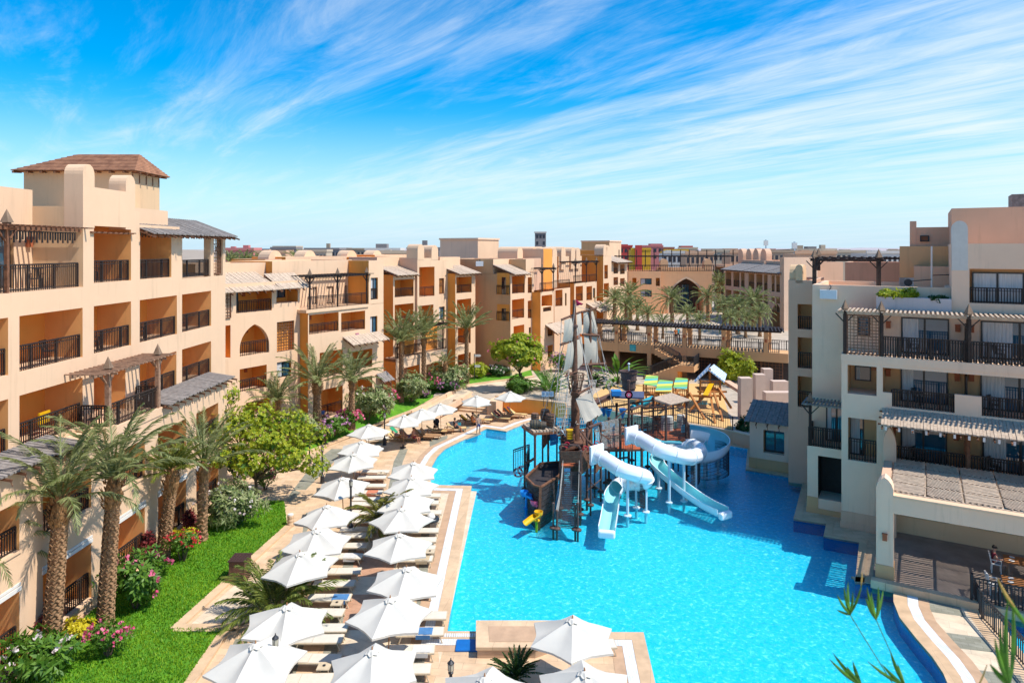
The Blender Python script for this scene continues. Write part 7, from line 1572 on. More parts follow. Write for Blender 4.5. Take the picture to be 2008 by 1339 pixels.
for i,(a,b,y_,Yd,c,lb) in enumerate(((1000,1045,497,200,'tan','low tan roof block behind the round vents'),(1105,1140,493,230,'peach','peach roof block left of the far tan roof box'),(1196,1216,492,300,'sand','sand block squeezed beside the far roof box'),(1300,1345,497,215,'white','white low block over the orange wing'),(1345,1400,498,200,'peach','peach low block directly behind the entrance arch'),(1398,1432,494,230,'sand','sand block behind the far-right wing start'),
 (1432,1500,496,210,'peach','long peach roof behind the far-right wing'),(1478,1520,492,260,'pink','dusty pink block on the right skyline'),(1500,1556,495,220,'tan','tan roof block below the radio mast'),(1560,1640,498,180,'peach','peach flat roof behind the roof pergola'),(1640,1720,495,240,'sand','sand roof block right of the long low roof'),(1700,1780,497,210,'white','white roof block left of the grey building top'),(1740,1800,493,300,'tan','distant tan block above the roof pergola'),(500,560,496,200,'peach','peach roof behind the first round vent'),(740,800,497,190,'sand','sand roof behind the fourth round vent'))): T(a,b,y_,Yd,c,lb,max(3,int((b-a)/9)),1,((.2,.4,1.0,c),))
# clock-like tower
p=at(1060,457,330); t=thing('square_tower','slim grey square tower with open top windows on the skyline','tower',(p.x,330,-1.6)); q=MB(); hw=2.6; q.box((p.x-hw,330,-1.6),(p.x+hw,335,p.z)); q.build('shaft',tm['greyb'],t); q=MB(); q.box((p.x-hw-.3,329.7,p.z),(p.x+hw+.3,335.3,p.z+.7)); q.build('cornice',tm['white'],t)
for k in range(3):
    for i in (-1,0,1):
        if k and i==0: continue
        q=MB(); z=p.z-2.5-3.2*k; q.box((p.x+i*1.6-.5,329.93,z),(p.x+i*1.6+.5,330,z+1.6)); q.build('window',wdk,t)
q=MB(); q.box((p.x+hw,330.4,p.z-8),(p.x+hw+.05,334.6,p.z-.4)); q.build('pale_side',tm['white'],t)
# small roofs sprinkled along the horizon
rr=random.Random(77); cols=['sand','white','tan','peach','white','sand','greyb','pink']; protos={}
for i in range(150):
    px=rr.choice([rr.uniform(440,900),rr.uniform(980,1000),rr.uniform(1340,1862),rr.uniform(1420,1862),rr.uniform(1420,1800)]); Yd=rr.uniform(320,1300) if px>1000 else rr.uniform(330,900); c=rr.choice(cols); h=rr.uniform(5,14.5); w=rr.uniform(9,26)
    if c not in protos:
        t=thing('town_house','small low '+tm[c].name.replace('town_','')+'-coloured flat-roofed house of the distant town','house',(0,0,0),'small '+tm[c].name.replace('town_','')+' houses on the horizon'); q=MB(); q.box((-.5,0,0),(.5,.8,1)); q.build('wall',tm[c],t); q=MB(); q.box((-.3,.2,1),(.0,.5,1.12)); q.build('roof_room',tm[c],t)
        q=MB(); 
        for k in range(5): q=MB(); q.box((-.42+k*.18,-.004,.55),(-.34+k*.18,0,.8)); q.build('window',wdk,t)
        protos[c]=t; o=t
    else: o=dup(protos[c],(0,0,0))
    o.location=((px-CX)/F*Yd,Yd,-1.6); o.scale=(w,w*.8,h)
# far hills
for (x0_,x1_,yy,Yd,nm) in ((1600,1870,485.5,5200,'hills'),(1300,1620,487.0,6500,'hills'),(1000,1320,487.3,7000,'hills'),(430,1000,487.6,7500,'hills')):
    q=MB(); n=60; rr2=random.Random(int(x0_)); top=[]
    for i in range(n+1):
        px=x0_+(x1_-x0_)*i/n; e=sin(pi*i/n)**.5; hh=(488-yy)*Yd/F*(.5+.5*sin(i*.31+x0_)*.4+.35*rr2.random())*e; top.append(((px-CX)/F*Yd,Yd+300,H+hh*1.0))
    for a,b in zip(top,top[1:]): q.quad((a[0],Yd-600,-1.6),(b[0],Yd-600,-1.6),b,a); q.quad(a,b,(b[0],Yd+1500,-1.6),(a[0],Yd+1500,-1.6))
    struct(q.build(nm,M('hill_haze',(.46,.40,.40),1,.08,.002)))
# antennas
for px,yt_,yb_,Yd,lb in ((1502,470,492,300,'thin lattice radio mast on the right skyline'),(1558,474,490,250,'roof sign frame on the long low roof')):
    a,b=at(px,yb_,Yd),at(px,yt_,Yd); t=thing('radio_mast',lb,'mast',tuple(a)); q=MB(); q.tube([Vector((a.x,a.y,0)),b],.35,5); q.build('pole',steel,t); q=MB(); q.box((b.x-.9,b.y-.3,b.z-2.6),(b.x+.9,b.y+.3,b.z-.4)); q.build('antenna_panel',white,t)
# ======================= SMALL THINGS =======================
def lamppost(px,py,h,label,base=True,yd=None):
    p=G(px,py,0); t=thing('lamp_post',label,'lamp post',tuple(p),'lamp posts of the deck'); q=MB(); q.tube([p,p+Vector((0,0,h-.45))],.055,10); q.lathe(p,((.001,0),(.17,0),(.17,.06),(.14,.08),(.14,.5),(.10,.54),(.06,.6)),12); q.lathe(p+Vector((0,0,h-.5)),((.055,0),(.09,.03),(.09,.07),(.05,.1)),10); q.build('post',raild,t)
    q=MB(); q.lathe(p+Vector((0,0,h-.4)),((.05,0),(.085,.02),(.10,.24),(.085,.26)),8); q.build('lantern_glass',M('lantern_glass',(.55,.50,.38),.3),t); q=MB(); q.lathe(p+Vector((0,0,h-.14)),((.12,0),(.12,.02),(.04,.10),(.02,.13),(.02,.17),(.001,.2)),8)
    for k in range(4): q.bar(p+Vector((.09*cos(k*pi/2),.09*sin(k*pi/2),h-.4)),p+Vector((.1*cos(k*pi/2),.1*sin(k*pi/2),h-.12)),.015)
    q.build('lantern_top',raild,t); return t
lamppost(607,908,2.6,'black lamp post at the edge of the upper lawn under the feathery tree'); lamppost(632,947,2.6,'black lamp post standing free left of the parasol row, casting a shadow'); lamppost(688,1046,3.1,'black lamp post rising between parasols beside the feather palm'); lamppost(754,872,2.6,'black lamp post under the farthest lawn-side parasol'); lamppost(540,1400,2.75,'black lamp whose lantern shows in front of the nearest parasol'); lamppost(884,1420,2.2,'black lamp at the bottom edge left of the cycad parasol')
# bench block, blue mat
p=[G(*a) for a in ((935,1303),(1050,1303),(1078,1292),(1078,1255),(935,1255))]
t=thing('stone_bench','low terracotta stone bench with pale top at the pool corner','bench',tuple(p[0])); q=MB(); zt_=.45; Pb=[G(px,py,0) for px,py in ((936,1290),(1050,1290),(1072,1282),(1085,1262),(1085,1238),(936,1238))]; q.prism([(a.x,a.y) for a in Pb],0,zt_-.12); q.build('base',terra,t); c_=sum((a for a in Pb),Vector())/6; q=MB(); q.prism([(c_.x+(a.x-c_.x)*1.03,c_.y+(a.y-c_.y)*1.05) for a in Pb],zt_-.12,zt_,0,None,True); q.build('seat',coping,t); q=MB(); q.prism([(c_.x+(a.x-c_.x)*.75,c_.y+(a.y-c_.y)*.6) for a in Pb],zt_+.001,zt_+.012); q.build('seat_inlay',terra,t)
q=MB(); a,b=G(893,1278,0),G(934,1256,0); q.box((a.x,a.y,.01),(b.x+.1,b.y,.07)); tag(q.build('foot_bath',M('blue_tile',(.01,.14,.45),.3),None),'small square blue-tiled foot bath left of the stone bench','foot bath')
# grates
q=MB(); a,b=G(862,1250,0),G(934,1243,0)
for k in range(16): x=a.x+(b.x-a.x)*k/16; q.box((x,a.y-.0,.03),(x+.07,a.y+.25,.05))
tag(q.build('drain_grate',gutter),'white slatted drain grate in the pool corner','drain grate')
# brown bin box
p=G(465,1140,0); t=thing('planter_bin','dark red-brown wooden box with perforated top beside the wedge of paving','bin',tuple(p)); q=MB(); q.box((p.x-.3,p.y-.25,.05),(p.x+.45,p.y+.6,1.05)); q.build('body',swood,t); q=MB(); q.box((p.x-.35,p.y-.3,1.05),(p.x+.5,p.y+.65,1.1)); 
for i in range(5):
    for j in range(5): q.box((p.x-.28+i*.15,p.y-.2+j*.16,1.1),(p.x-.2+i*.15,p.y-.11+j*.16,1.112),0)
q.build('top',M('bin_top',(.06,.03,.025),.6),t); q=MB(); q.box((p.x-.5,p.y-.25,.05),(p.x-.3,p.y+.2,.3)); q.build('step',swood,t)
p=G(570,1030,.05); t=thing('stone_bin','round ribbed sandstone litter bin with white top at the lawn edge','bin',tuple(p)); q=MB(); q.lathe(p,((.001,0),(.19,0),(.2,.1),(.18,.2),(.2,.3),(.18,.4),(.2,.5),(.19,.6),(.001,.6)),14); q.build('body',coping,t); q=MB(); q.lathe(p+Vector((0,0,.6)),((.16,0),(.16,.06),(.001,.07)),12); q.build('lid',white,t)
# signpost
p=G(930,747,1.0); t=thing('signpost','slim signpost with white pointing boards before the blank tan wall','signpost',tuple(p)); q=MB(); q.tube([p,p+Vector((0,0,3.1))],.05,6); q.build('post',raild,t)
for z,dx,l in ((2.9,.05,.75),(1.7,.05,.7)): q=MB(); q.add([p+Vector((dx,-.06,z-.14)),p+Vector((dx+l-.15,-.06,z-.14)),p+Vector((dx+l,-.06,z)),p+Vector((dx+l-.15,-.06,z+.14)),p+Vector((dx,-.06,z+.14))],((0,1,2,3,4),)); q.box((p.x+dx,p.y-.055,p.z+z-.13),(p.x+dx+l-.18,p.y-.03,p.z+z+.13)); q.build('sign_board',white,t)
t=thing('notice_board','row of three small grey notice boards on posts left of the ship','notice board',tuple(G(1075,800,1.0)))
for k in range(3):
    p=G(1066+k*8,797,1.0); q=MB(); q.tube([p,p+Vector((0,0,1.2))],.03,5); q.build('post',raild,t); q=MB(); q.box((p.x-.19,p.y-.05,1.95),(p.x+.17,p.y-.02,2.45)); q.build('board',M('board_grey',(.42,.46,.55),.6),t)
    q=MB()
    for e in range(4): q.box((p.x-.14,p.y-.055,2.35-e*.09),(p.x+.10-.05*(e%2),p.y-.051,2.38-e*.09))
    q.build('lines',M('board_text',(.08,.08,.15),.6),t)
# black swim ring and white float
p=G(846,1030,.2); t=thing('swim_ring','black rubber ring with a white bundle on a lounger end by the pool','swim ring',tuple(p)); q=MB(); q.tube([p+Vector((.33*cos(a*pi/10),.33*sin(a*pi/10),.35)) for a in range(21)],.13,10,cap=False); sm(q.build('ring',M('rubber',(.02,.025,.03),.35,spec=.6),t),80)
q=MB(); q.lathe(p+Vector((-.05,.05,.3)),((.001,0),(.22,.05),(.27,.2),(.18,.35),(.001,.4)),10); sm(q.build('bundle',white,t),80)
# pushchair
p=G(855,846,0); t=thing('pushchair','dark pushchair standing between the far parasols','pushchair',tuple(p)); q=MB(); q.box((p.x-.22,p.y-.2,.35),(p.x+.22,p.y+.2,.5)); q.quad((p.x-.22,p.y+.2,.5),(p.x+.22,p.y+.2,.5),(p.x+.22,p.y+.35,1.0),(p.x-.22,p.y+.35,1.0)); q.build('seat',M('dark_cloth',(.03,.03,.04),.9),t); q=MB(); q.lathe(p+Vector((0,.2,.75)),((.28,0),(.26,.2),(.14,.33),(.001,.37)),8); q.build('hood',bpy.data.materials['dark_cloth'],t)
for sx in (-1,1):
    for sy in (-1,1): q=MB(); w0=p+Vector((sx*.24,sy*.28,.12)); q.tube([w0+Vector((0,.12*cos(a*pi/5),.12*sin(a*pi/5))) for a in range(11)],.025,5,cap=False); q.bar(w0,p+Vector((sx*.2,0,.4)),.025); q.build('wheel',raild,t)
q=MB(); q.bar(p+Vector((-.2,.35,.9)),p+Vector((.2,.45,1.05)),.03); q.build('handle',raild,t)
# air conditioners and pole on the right roof
for px,py,d_,lb in ((1778,556,-8,'white outdoor air conditioner with round fan on the right roof'),(1803,560,-8,'white outdoor air conditioner seen end-on beside the fan unit')):
    u_=RF.u(px,d_); z_=RF.z(px,py+8,d_); c=P(u_,d_,z_); t=thing('air_conditioner',lb,'air conditioner',tuple(c)); q=MB(); q.box((u_-.42,d_-.3,z_),(u_+.42,d_,z_+.65),0,P); q.build('housing',acm,t)
    if px==1778:
        q=MB(); cc=P(u_+.08,d_+.01,z_+.33); n=16
        for j in range(n):
            a,b=2*pi*j/n,2*pi*(j+1)/n; q.add([cc,cc+RF.e*.24*cos(a)+Vector((0,0,.24*sin(a))),cc+RF.e*.24*cos(b)+Vector((0,0,.24*sin(b)))],((0,1,2),))
        q.build('fan_grille',raild,t)
c=P(RF.u(1827,-6),-6,0); t=thing('roof_pole','thin white pole with arm on the right roof','pole',(c.x,c.y,12)); q=MB(); q.tube([(c.x,c.y,12),(c.x,c.y,RF.z(1827,483,-6))],.05,6); q.build('pole',white,t); q=MB(); z_=RF.z(1827,548,-6); q.bar((c.x,c.y,z_),(c.x-1.2,c.y,z_-.1),.05); q.bar((c.x,c.y,z_+.25),(c.x+1.4,c.y,z_+.3),.05); q.build('arm',raild,t)
u_=RF.u(1609,-3.2); t=thing('floodlight_box','white box floodlight fixed high on the grey stucco wall','floodlight',tuple(P(u_,-3.2,13))); z0_=RF.z(1609,585,-3.2); z1_=RF.z(1609,568,-3.2); q=MB(); q.box((u_,-3.2+.02,z0_),(RF.u(1642,-3.2),-3.2+.35,z1_),0,P); q.build('housing',acm,t); q=MB(); uu=RF.u(1627,-3.2); q.tube([P(uu,-3.1,z1_),P(uu+.1,-3.0,z1_+.2),P(uu,-3.25,z1_+.3)],.03,5); q.build('bracket',raild,t)
u0_=MW.d(942,D0); pq_=sideP(MW.d(940,D0),.2,0); z_=H-(514-HY)*pq_.y/F; t=thing('floodlight_box','white box floodlight at the top of the blank tan wall','floodlight',(pq_.x,pq_.y,z_)); q=MB(); q.box((pq_.x-.3,pq_.y-.3,z_-.5),(pq_.x+.6,pq_.y+.0,z_+.1)); q.build('housing',acm,t); q=MB(); q.tube([(pq_.x+.1,pq_.y,z_+.1),(pq_.x+.2,pq_.y+.1,z_+.35)],.04,5); q.build('bracket',raild,t)
# wall clutter: balcony furniture and towels on the right building
def chair(loc,rz,label,m_,cat='chair',group=None,s=1):
    t=thing('garden_chair',label,cat,tuple(loc),group); L=Vector(loc); c,s_=cos(rz),sin(rz); f=lambda a,b,z:(L.x+a*c-b*s_,L.y+a*s_+b*c,L.z+z)
    q=MB(); q.box((-.22,-.22,.42),(.22,.22,.46),0,f); q.build('seat',m_,t); q=MB()
    for k in range(5): q.bar(f(-.2+.1*k,.2,.46),f(-.2+.1*k,.28,.9),.03)
    q.bar(f(-.22,.28,.9),f(.22,.28,.9),.05); q.build('backrest',m_,t)
    for sx in (-1,1):
        for sy in (-1,1): q=MB(); q.bar(f(sx*.19,sy*.19,0),f(sx*.19,sy*.17,.42),.035); q.build('leg',m_,t)
        q=MB(); q.bar(f(sx*.23,-.2,.64),f(sx*.23,.26,.66),.035); q.bar(f(sx*.23,-.2,.64),f(sx*.21,-.19,.44),.03); q.build('armrest',m_,t)
    return t
zf=.33
cp1=P(RF.u(1953,3.0),3.0,zf); cp2=P(RF.u(1948,5.6),5.6,zf)
chair(cp1,R(-30)+pi/2,'white chair holding the man in dark red at the inner table',white); chair(cp2,R(-30)+pi/2+.2,'white chair at the front table near the terrace fence',white)
def dtable(c,lb):
    t=thing('dining_table',lb,'table',tuple(c)); q=MB(); q.box((0,-.5,.72),(1.8,.5,.76),0,lambda a,b,z:tuple(c+RF.e*a+RF.n*b+Vector((0,0,z)))); q.build('table_top',M('table_wood',(.38,.15,.05),.5,.15,4),t)
    for a in (.15,1.65):
        for b in (-.4,.4): q=MB(); q.bar(c+RF.e*a+RF.n*b,c+RF.e*a+RF.n*b+Vector((0,0,.72)),.06); q.build('leg',wood,t)
    for i,(a,b) in enumerate(((.3,.2),(.35,-.25),(.9,.25),(1.1,-.2),(1.5,.1))):
        o=c+RF.e*a+RF.n*b+Vector((0,0,.76)); q=MB(); q.lathe(o,((.001,0),(.07,0),(.12,.02),(.001,.012)),10); tt=thing('plate','white plate with napkin at the '+['left back','left front','middle back','middle front','right end'][i]+' of the '+lb.split(' with')[0],'plate',tuple(o),'plates on '+lb.split(' with')[0]); q.build('dish',white,tt); q=MB(); q.box((o.x-.05,o.y-.03,o.z+.02),(o.x+.05,o.y+.03,o.z+.035)); q.build('napkin',curtain,tt)
dtable(P(RF.u(1968,3.0),3.0,zf),'inner dining table with the seated man'); dtable(P(RF.u(1965,5.6),5.6,zf),'front dining table with striped mat near the fence')
for (px,z_,lb,g_) in ((1800,zF2,'dark balcony chair in front of the left sliding door, second floor','balcony chairs of the right building'),(1950,zF2,'dark balcony chair at the right sliding door, second floor','balcony chairs of the right building'),(1800,zF1,'dark balcony chair at the left door under the slatted awning','balcony chairs of the right building'),(1950,zF1,'dark balcony chair at the right door under the slatted awning','balcony chairs of the right building'),(1790,zS+.02,'dark chair on the top pergola terrace, left door','balcony chairs of the right building'),(1960,zS+.02,'dark chair on the top pergola terrace, right door','balcony chairs of the right building')):
    chair(P(RF.u(px,-1.2),-1.2,z_),.6,lb,raild,group=g_)
for i,(px,py,d_,z_,m__,lb) in enumerate(((117,0,-.9,7.77,yel,'yellow towel hung over a chair on the second-floor balcony of the nearest wing'),)):
    c=LW.P(LW.u(px),-.7,z_); q=MB(); q.box((c.x-.04,c.y-.35,c.z+.5),(c.x+.04,c.y+.35,c.z+1.0)); tag(q.build('hung_towel',m__),lb,'towel')
for px,z_,lb in ((0,0,''),):
    pass
t_=[(700,653,.97,M('cloth_faded_pink',(.5,.2,.25),.9),'pink cloth over the middle wing railing'),(633,805,.97,M('cloth_faded_blue',(.08,.13,.3),.9),'blue cloth on the ground-floor railing behind the full palm')]
for px,py,d_,m__,lb in t_:
    u_=MW.u(px,d_); z_=MW.z(px,py,d_); q=MB(); q.box((u_-.2,d_-.02,z_-.3),(u_+.2,d_+.05,z_+.0),0,MW.P); tag(q.build('hung_towel',m__),lb,'towel')
for i,(px,z_,d_) in enumerate(((60,7.77,-.8),(130,10.97,-.8),(215,10.97,-.8),(305,10.97,-.8),(380,10.97,-.8),(215,14.4,-.9),(300,14.4,-.9),(110,14.25,-.9))):
    chair(LW.P(LW.u(px),d_,z_),1.2+i*.4,'dark chair behind the railing of the nearest wing, '+['second floor, second bay','third floor, second bay','third floor, narrow bay','third floor, fourth bay','third floor, last bay','top floor, narrow bay','top floor under the slatted roof','top floor under the corner pergola'][i],raild,group='balcony chairs of the nearest wing')
# ======================= PEOPLE =======================
skin=M('skin',(.50,.27,.18),.6,.06,8); skinr=M('skin_tanned',(.46,.20,.12),.6,.06,8); hair=M('hair_dark',(.03,.02,.015),.7,.2,20)
def person(label,loc,rz,pose,skm,cloth,shirt=None,s=1.0,hairm=None,group=None):
    J={'pel':(0,0,.95),'wst':(0,0,1.1),'chs':(0,0,1.32),'nck':(0,0,1.47),'hd0':(0,.01,1.55),'hd1':(0,.02,1.66),'hd2':(0,0,1.74)}
    for sx,n in ((-1,'l'),(1,'r')):
        J['hp'+n]=(sx*.09,0,.90); J['kn'+n]=(sx*.10,.01,.50); J['an'+n]=(sx*.10,0,.09); J['to'+n]=(sx*.11,.17,.03); J['sh'+n]=(sx*.17,0,1.40); J['el'+n]=(sx*.23,0,1.12); J['wr'+n]=(sx*.25,.05,.87)
    J.update(pose)
    E=[('pel','wst'),('wst','chs'),('chs','nck'),('nck','hd0'),('hd0','hd1'),('hd1','hd2')]
    for n in 'lr': E+=[('pel','hp'+n),('hp'+n,'kn'+n),('kn'+n,'an'+n),('an'+n,'to'+n),('chs','sh'+n),('sh'+n,'el'+n),('el'+n,'wr'+n)]
    RAD={'pel':.125,'wst':.115,'chs':.135,'nck':.055,'hd0':.075,'hd1':.10,'hd2':.07,'hp':.095,'kn':.058,'an':.036,'to':.03,'sh':.06,'el':.04,'wr':.026}
    names=list(J); V=[Vector(J[n]) for n in names]; Ed=[(names.index(a),names.index(b)) for a,b in E]; rad=[RAD.get(n,RAD.get(n[:2],.04)) for n in names]
    for n in 'lr':   # fingers: unequal, slightly bent chains
        w=Vector(J['wr'+n]); e=Vector(J['el'+n]); d=(w-e).normalized(); sd_=d.orthogonal().normalized(); wi_=names.index('wr'+n)
        pm=len(V); V.append(w+d*.07); rad.append(.030); Ed.append((wi_,pm))
        for k in range(5):
            o=(k-2)*.016; ln=(.05,.075,.085,.078,.06)[k]; a=V[pm]+sd_*o*(2.2 if k==0 else 1)+d*(.01 if k else -.02); b=a+d*ln*.6+d.cross(sd_)*.01; c=b+d*ln*.4+d.cross(sd_)*.02; i0=len(V); V+=[a,b,c]; rad+=[.010,.009,.008]; Ed+=[(pm,i0),(i0,i0+1),(i0+1,i0+2)]
    t=thing('person',label,'person',tuple(loc),group); t.rotation_euler=(0,0,rz); t.scale=(s,)*3
    me=bpy.data.meshes.new('body'); me.from_pydata(V,Ed,[]); o=bpy.data.objects.new('body',me); COL.objects.link(o); o.parent=t; me.materials.append(skm)
    def skinmod(o,radii,root=0):
        o.modifiers.new('skin','SKIN'); ms=o.modifiers.new('sub','SUBSURF'); ms.levels=1; ms.render_levels=1; 
        if not o.data.skin_vertices: 
            bpy.context.view_layer.objects.active=o
        sv=o.data.skin_vertices[0].data
        for v_,r_ in zip(sv,radii): v_.radius=(r_,r_)
        sv[root].use_root=True
    skinmod(o,rad)
    def garment(nm,keys,edges,radii,m_):
        me=bpy.data.meshes.new(nm); me.from_pydata([Vector(k) for k in keys],edges,[]); g_=bpy.data.objects.new(nm,me); COL.objects.link(g_); g_.parent=t; me.materials.append(m_); skinmod(g_,radii)
    L=lambda a,b,f: Vector(J[a]).lerp(Vector(J[b]),f)
    garment('shorts',[J['pel'],L('pel','wst',.55),J['hpl'],L('hpl','knl',.62),J['hpr'],L('hpr','knr',.62)],[(0,1),(0,2),(2,3),(0,4),(4,5)],[.138,.125,.108,.09,.108,.09],cloth)
    if shirt: garment('shirt',[J['wst'],J['chs'],L('chs','nck',.45),J['shl'],L('shl','ell',.5),J['shr'],L('shr','elr',.5),L('wst','pel',.6)],[(0,1),(1,2),(1,3),(3,4),(1,5),(5,6),(0,7)],[.128,.148,.08,.075,.06,.075,.06,.13],shirt)
    hd=Vector(J['hd1']); up=(Vector(J['hd2'])-Vector(J['hd0'])).normalized(); q=MB(); 
    fw=Vector((0,1,0)) if abs(up.y)<.7 else Vector((0,0,1)); q.v=[]; n=12
    for k in range(5):
        for j in range(n):
            a=2*pi*j/n; th=k/4*pi*.55; sd2=up.cross(fw); fr_=fw*cos(a); f_=sin(th)*.115; q.v.append(hd+up*(cos(th)*.125+.01)+sd2*sin(a)*f_+fw*(cos(a)*f_-.02))
    for k in range(4):
        for j in range(n): q.f.append((k*n+j,k*n+(j+1)%n,(k+1)*n+(j+1)%n,(k+1)*n+j)); q.m.append(0)
    me=bpy.data.meshes.new('hair'); me.from_pydata(q.v,[],q.f); h_=bpy.data.objects.new('hair',me); COL.objects.link(h_); h_.parent=t; me.materials.append(hairm or hair)
    q=MB(); c=hd+fw*.095; sd2=up.cross(fw)
    for sx in (-1,1): e_=c+sd2*sx*.035+up*.01-fw*.008; q.box(tuple(e_-Vector((.010,.010,.008))),tuple(e_+Vector((.010,.010,.008))))
    m_=c-up*.05-fw*.01; q.bar(m_-sd2*.022,m_+sd2*.022,.010); q.bar(c+up*.01,c-up*.018+fw*.016,.02)
    me=bpy.data.meshes.new('face'); me.from_pydata(q.v,[],q.f); h_=bpy.data.objects.new('face',me); COL.objects.link(h_); h_.parent=t; me.materials.append(M('face_feature',(.20,.07,.05),.6))
    return t
walk={'knl':(-.10,.12,.50),'anl':(-.10,.05,.12),'tol':(-.10,.22,.06),'knr':(.10,-.04,.50),'anr':(.10,-.20,.14),'tor':(.1,-.06,.03),'ell':(-.24,-.07,1.13),'wrl':(-.24,.02,.90),'elr':(.24,.05,1.13),'wrr':(.22,.18,.95)}
navy=M('cloth_navy',(.05,.07,.20),.9); redc=M('cloth_dark_red',(.20,.02,.035),.9); blk=M('cloth_black',(.03,.03,.035),.9); aqua=M('cloth_aqua',(.05,.40,.45),.9); orc=M('cloth_orange',(.6,.18,.04),.9)
person('bare-backed man in blue swimming shorts walking along the pool edge',G(938,852),R(200),walk,skin,navy)
sit={'pel':(0,0,.48),'wst':(0,-.06,.62),'chs':(0,-.10,.84),'nck':(0,-.08,.99),'hd0':(0,-.06,1.07),'hd1':(0,-.04,1.18),'hd2':(0,-.05,1.26),'shl':(-.17,-.1,.92),'shr':(.17,-.1,.92),'ell':(-.23,.06,.72),'elr':(.23,.06,.72),'wrl':(-.15,.28,.70),'wrr':(.15,.28,.70),'hpl':(-.09,.04,.46),'hpr':(.09,.04,.46),'knl':(-.12,.46,.47),'knr':(.12,.46,.47),'anl':(-.12,.50,.09),'anr':(.12,.50,.09),'tol':(-.12,.66,.04),'tor':(.12,.66,.04)}
person('dark-haired woman in black swimsuit sitting on a lounger holding something aqua',G(893,848),R(-70),sit,skinr,blk,blk)
person('bare man sitting upright among the leftmost far sunbathers',G(812,868),R(-120),sit,skinr,redc)
lie={'pel':(0,0,.47),'wst':(0,-.16,.49),'chs':(0,-.38,.56),'nck':(0,-.52,.63),'hd0':(0,-.60,.67),'hd1':(0,-.70,.72),'hd2':(0,-.78,.75),'shl':(-.17,-.45,.58),'shr':(.17,-.45,.58),'ell':(-.25,-.22,.50),'elr':(.25,-.22,.50),'wrl':(-.2,.02,.52),'wrr':(.2,.02,.52),'hpl':(-.09,.06,.46),'hpr':(.09,.06,.46),'knl':(-.1,.45,.60),'knr':(.1,.48,.47),'anl':(-.1,.80,.43),'anr':(.1,.88,.43),'tol':(-.1,.85,.55),'tor':(.1,.93,.55)}
person('sunbather with bent knee lying on the green-towel lounger',G(783,866),R(-122),lie,skin,orc)
person('sunbather in dark trunks lying between the leftmost far loungers',G(800,866),R(-112),lie,skinr,navy)
person('woman sitting back on a lounger by the garden steps beneath a parasol',G(928,836),R(-60),sit,skinr,orc,orc)
person('man in dark red shirt and grey shorts eating at the inner table',cp1+Vector((0,0,.0)),R(-30)-pi/2,sit,skin,M('cloth_grey',(.16,.16,.18),.9),redc)
person('person in dark red shirt standing under the yellow-green tree',G(1022,764,1.0),R(30),walk,skin,blk,redc)
person('child in aqua swimwear standing on the red deck behind the net',GZ(1220,866,2.5)+Vector((0,0,.0)),R(20),{},skin,aqua,s=.72)
for px,py,lb,c_ in ((1330,668,'visitor in an aqua top on the upper court behind the walkway',aqua),(1325,670,'visitor in orange on the upper court beside the aqua one',orc)):
    person(lb,G(px,py,PZ),0,walk,skin,blk,c_)
q=MB(); c=G(893,848)+Vector((.35,-.1,.78)); q.box((c.x-.14,c.y-.02,c.z-.12),(c.x+.14,c.y+.02,c.z+.12)); tag(q.build('bag',aqua),'aqua bag in the hands of the dark-haired sitting woman','bag')
for i,(px,py,a,m__,lb) in enumerate(((783,858,-.5,M('towel_green',(.03,.30,.14),.9),'green and blue towel over the raised lounger back of the leftmost far group'),(920,832,0,yel,'yellow bag on the brown lounger by the steps'),(985,824,-.2,redc,'dark red towel on the lounger left along the ochre wall'),(1010,816,-.2,pnk,'pink cloth on the lounger at the right end of the ochre wall'))):
    p=G(px,py,0); q=MB(); f=lambda x,y,z,p=p,a=a:(p.x-.45+x*cos(a)-y*sin(a),p.y+x*sin(a)+y*cos(a),.62+z+(-x)*.8)
    q.box((-.3,-.24,0),(.25,.24,.04),0,f); tag(q.build('towel' if i!=1 else 'bag',m__),lb,'towel' if i!=1 else 'bag')
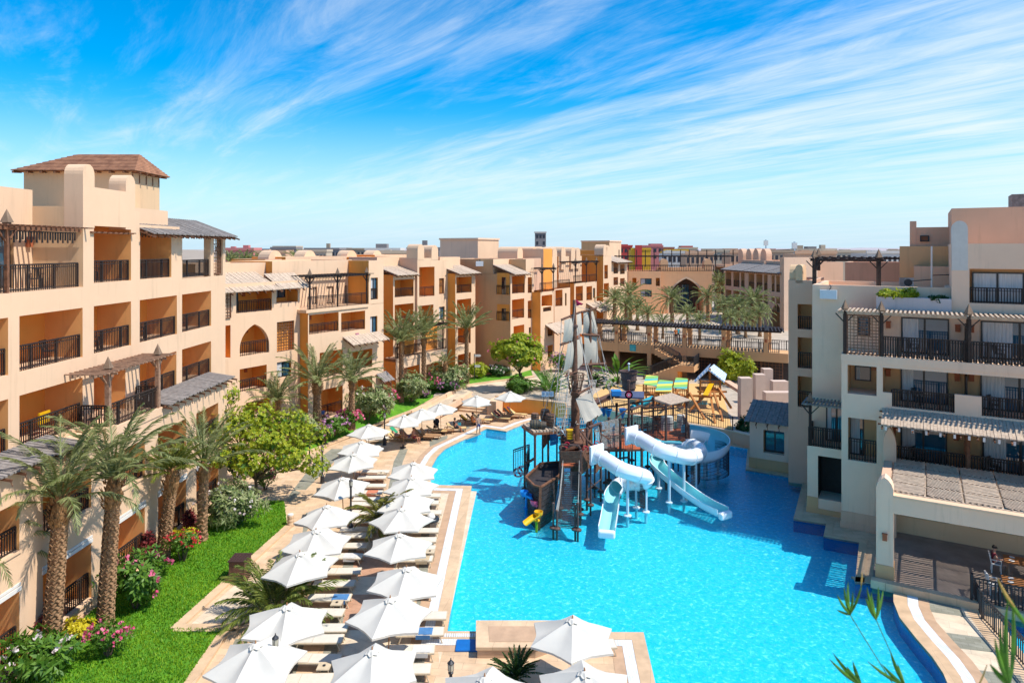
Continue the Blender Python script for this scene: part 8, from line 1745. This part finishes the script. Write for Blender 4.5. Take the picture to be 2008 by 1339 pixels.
# ======================= NEAR PLANT =======================
nearg=leafmat('near_leaf',(.04,.14,.015),(.14,.32,.03),.3,30); neary=leafmat('near_leaf_dry',(.55,.32,.08),(.65,.45,.12),.3,30)
t=thing('balcony_palm','green feather palm plant close to the camera, leaf tips rising into the lower right corner','plant',(1.0,1.7,14.6)); 
def blades(root,tips,Yd,w,m_,nm):
    q=MB(); r0_=at(root[0],root[1],Yd)
    for tx,ty,dy in tips:
        e=at(tx,ty,Yd+dy); d=e-r0_; s=d.cross(Vector((0,1,.2))).normalized()*w*.42; bow=Vector((d.z,0,-d.x))*.035*(1 if tx>root[0] else -1); ks=(.35,.8,1,.9,.6,.04); pts=[r0_+d*(k/5)+bow*sin(pi*k/5) for k in range(6)]
        for k in range(5): q.quad(pts[k]-s*ks[k],pts[k]+Vector((0,-.002,0)),pts[k+1]+Vector((0,-.002,0)),pts[k+1]-s*ks[k+1]); q.quad(pts[k]+Vector((0,-.002,0)),pts[k]+s*ks[k],pts[k+1]+s*ks[k+1],pts[k+1]+Vector((0,-.002,0)))
    return q.build(nm,m_,t)
Yn=1.9
blades((1667,1205),[(1641,1165,0),(1655,1150,.02),(1663,1140,.04),(1690,1145,-.02),(1672,1160,.0),(1640,1195,.02)],Yn,.010,nearg,'leaflets')
blades((1718,1215),[(1697,1170,0),(1708,1160,.03),(1722,1150,.0),(1732,1155,.04),(1700,1150,-.02)],Yn,.011,nearg,'leaflets')
blades((1690,1345),[(1625,1290,0),(1632,1278,.03),(1660,1305,0),(1672,1295,.02),(1650,1300,.05)],Yn,.013,nearg,'leaflets')
blades((1775,1345),[(1700,1295,0),(1712,1305,.03),(1728,1300,.0),(1745,1275,.02),(1760,1300,.04)],Yn,.012,nearg,'leaflets')
blades((1980,1345),[(1950,1250,0),(1960,1230,.02),(1975,1180,.0),(1985,1175,.03),(1940,1300,.02)],1.3,.012,nearg,'leaflets')
blades((2025,1240),[(1955,1135,0),(1965,1150,.02)],1.3,.009,nearg,'leaflets'); blades((1990,1190),[(1956,1133,0)],1.25,.006,neary,'dry_leaf'); blades((1688,1148),[(1690,1120,0)],Yn,.006,neary,'dry_leaf'); blades((1915,1350),[(1935,1302,0)],1.5,.006,neary,'dry_leaf')
q=MB()
for a,b,Yd in (((1667,1205),(1800,1420),Yn),((1718,1215),(1810,1420),Yn),((1690,1345),(1790,1420),Yn),((1775,1345),(1810,1420),Yn),((1980,1345),(1990,1420),1.3),((2025,1240),(2010,1420),1.3)): q.tube([at(*a,Yd),at(*b,Yd),at(b[0]+20,1700,Yd)],.0014,5)
q.build('stems',nearg,t)
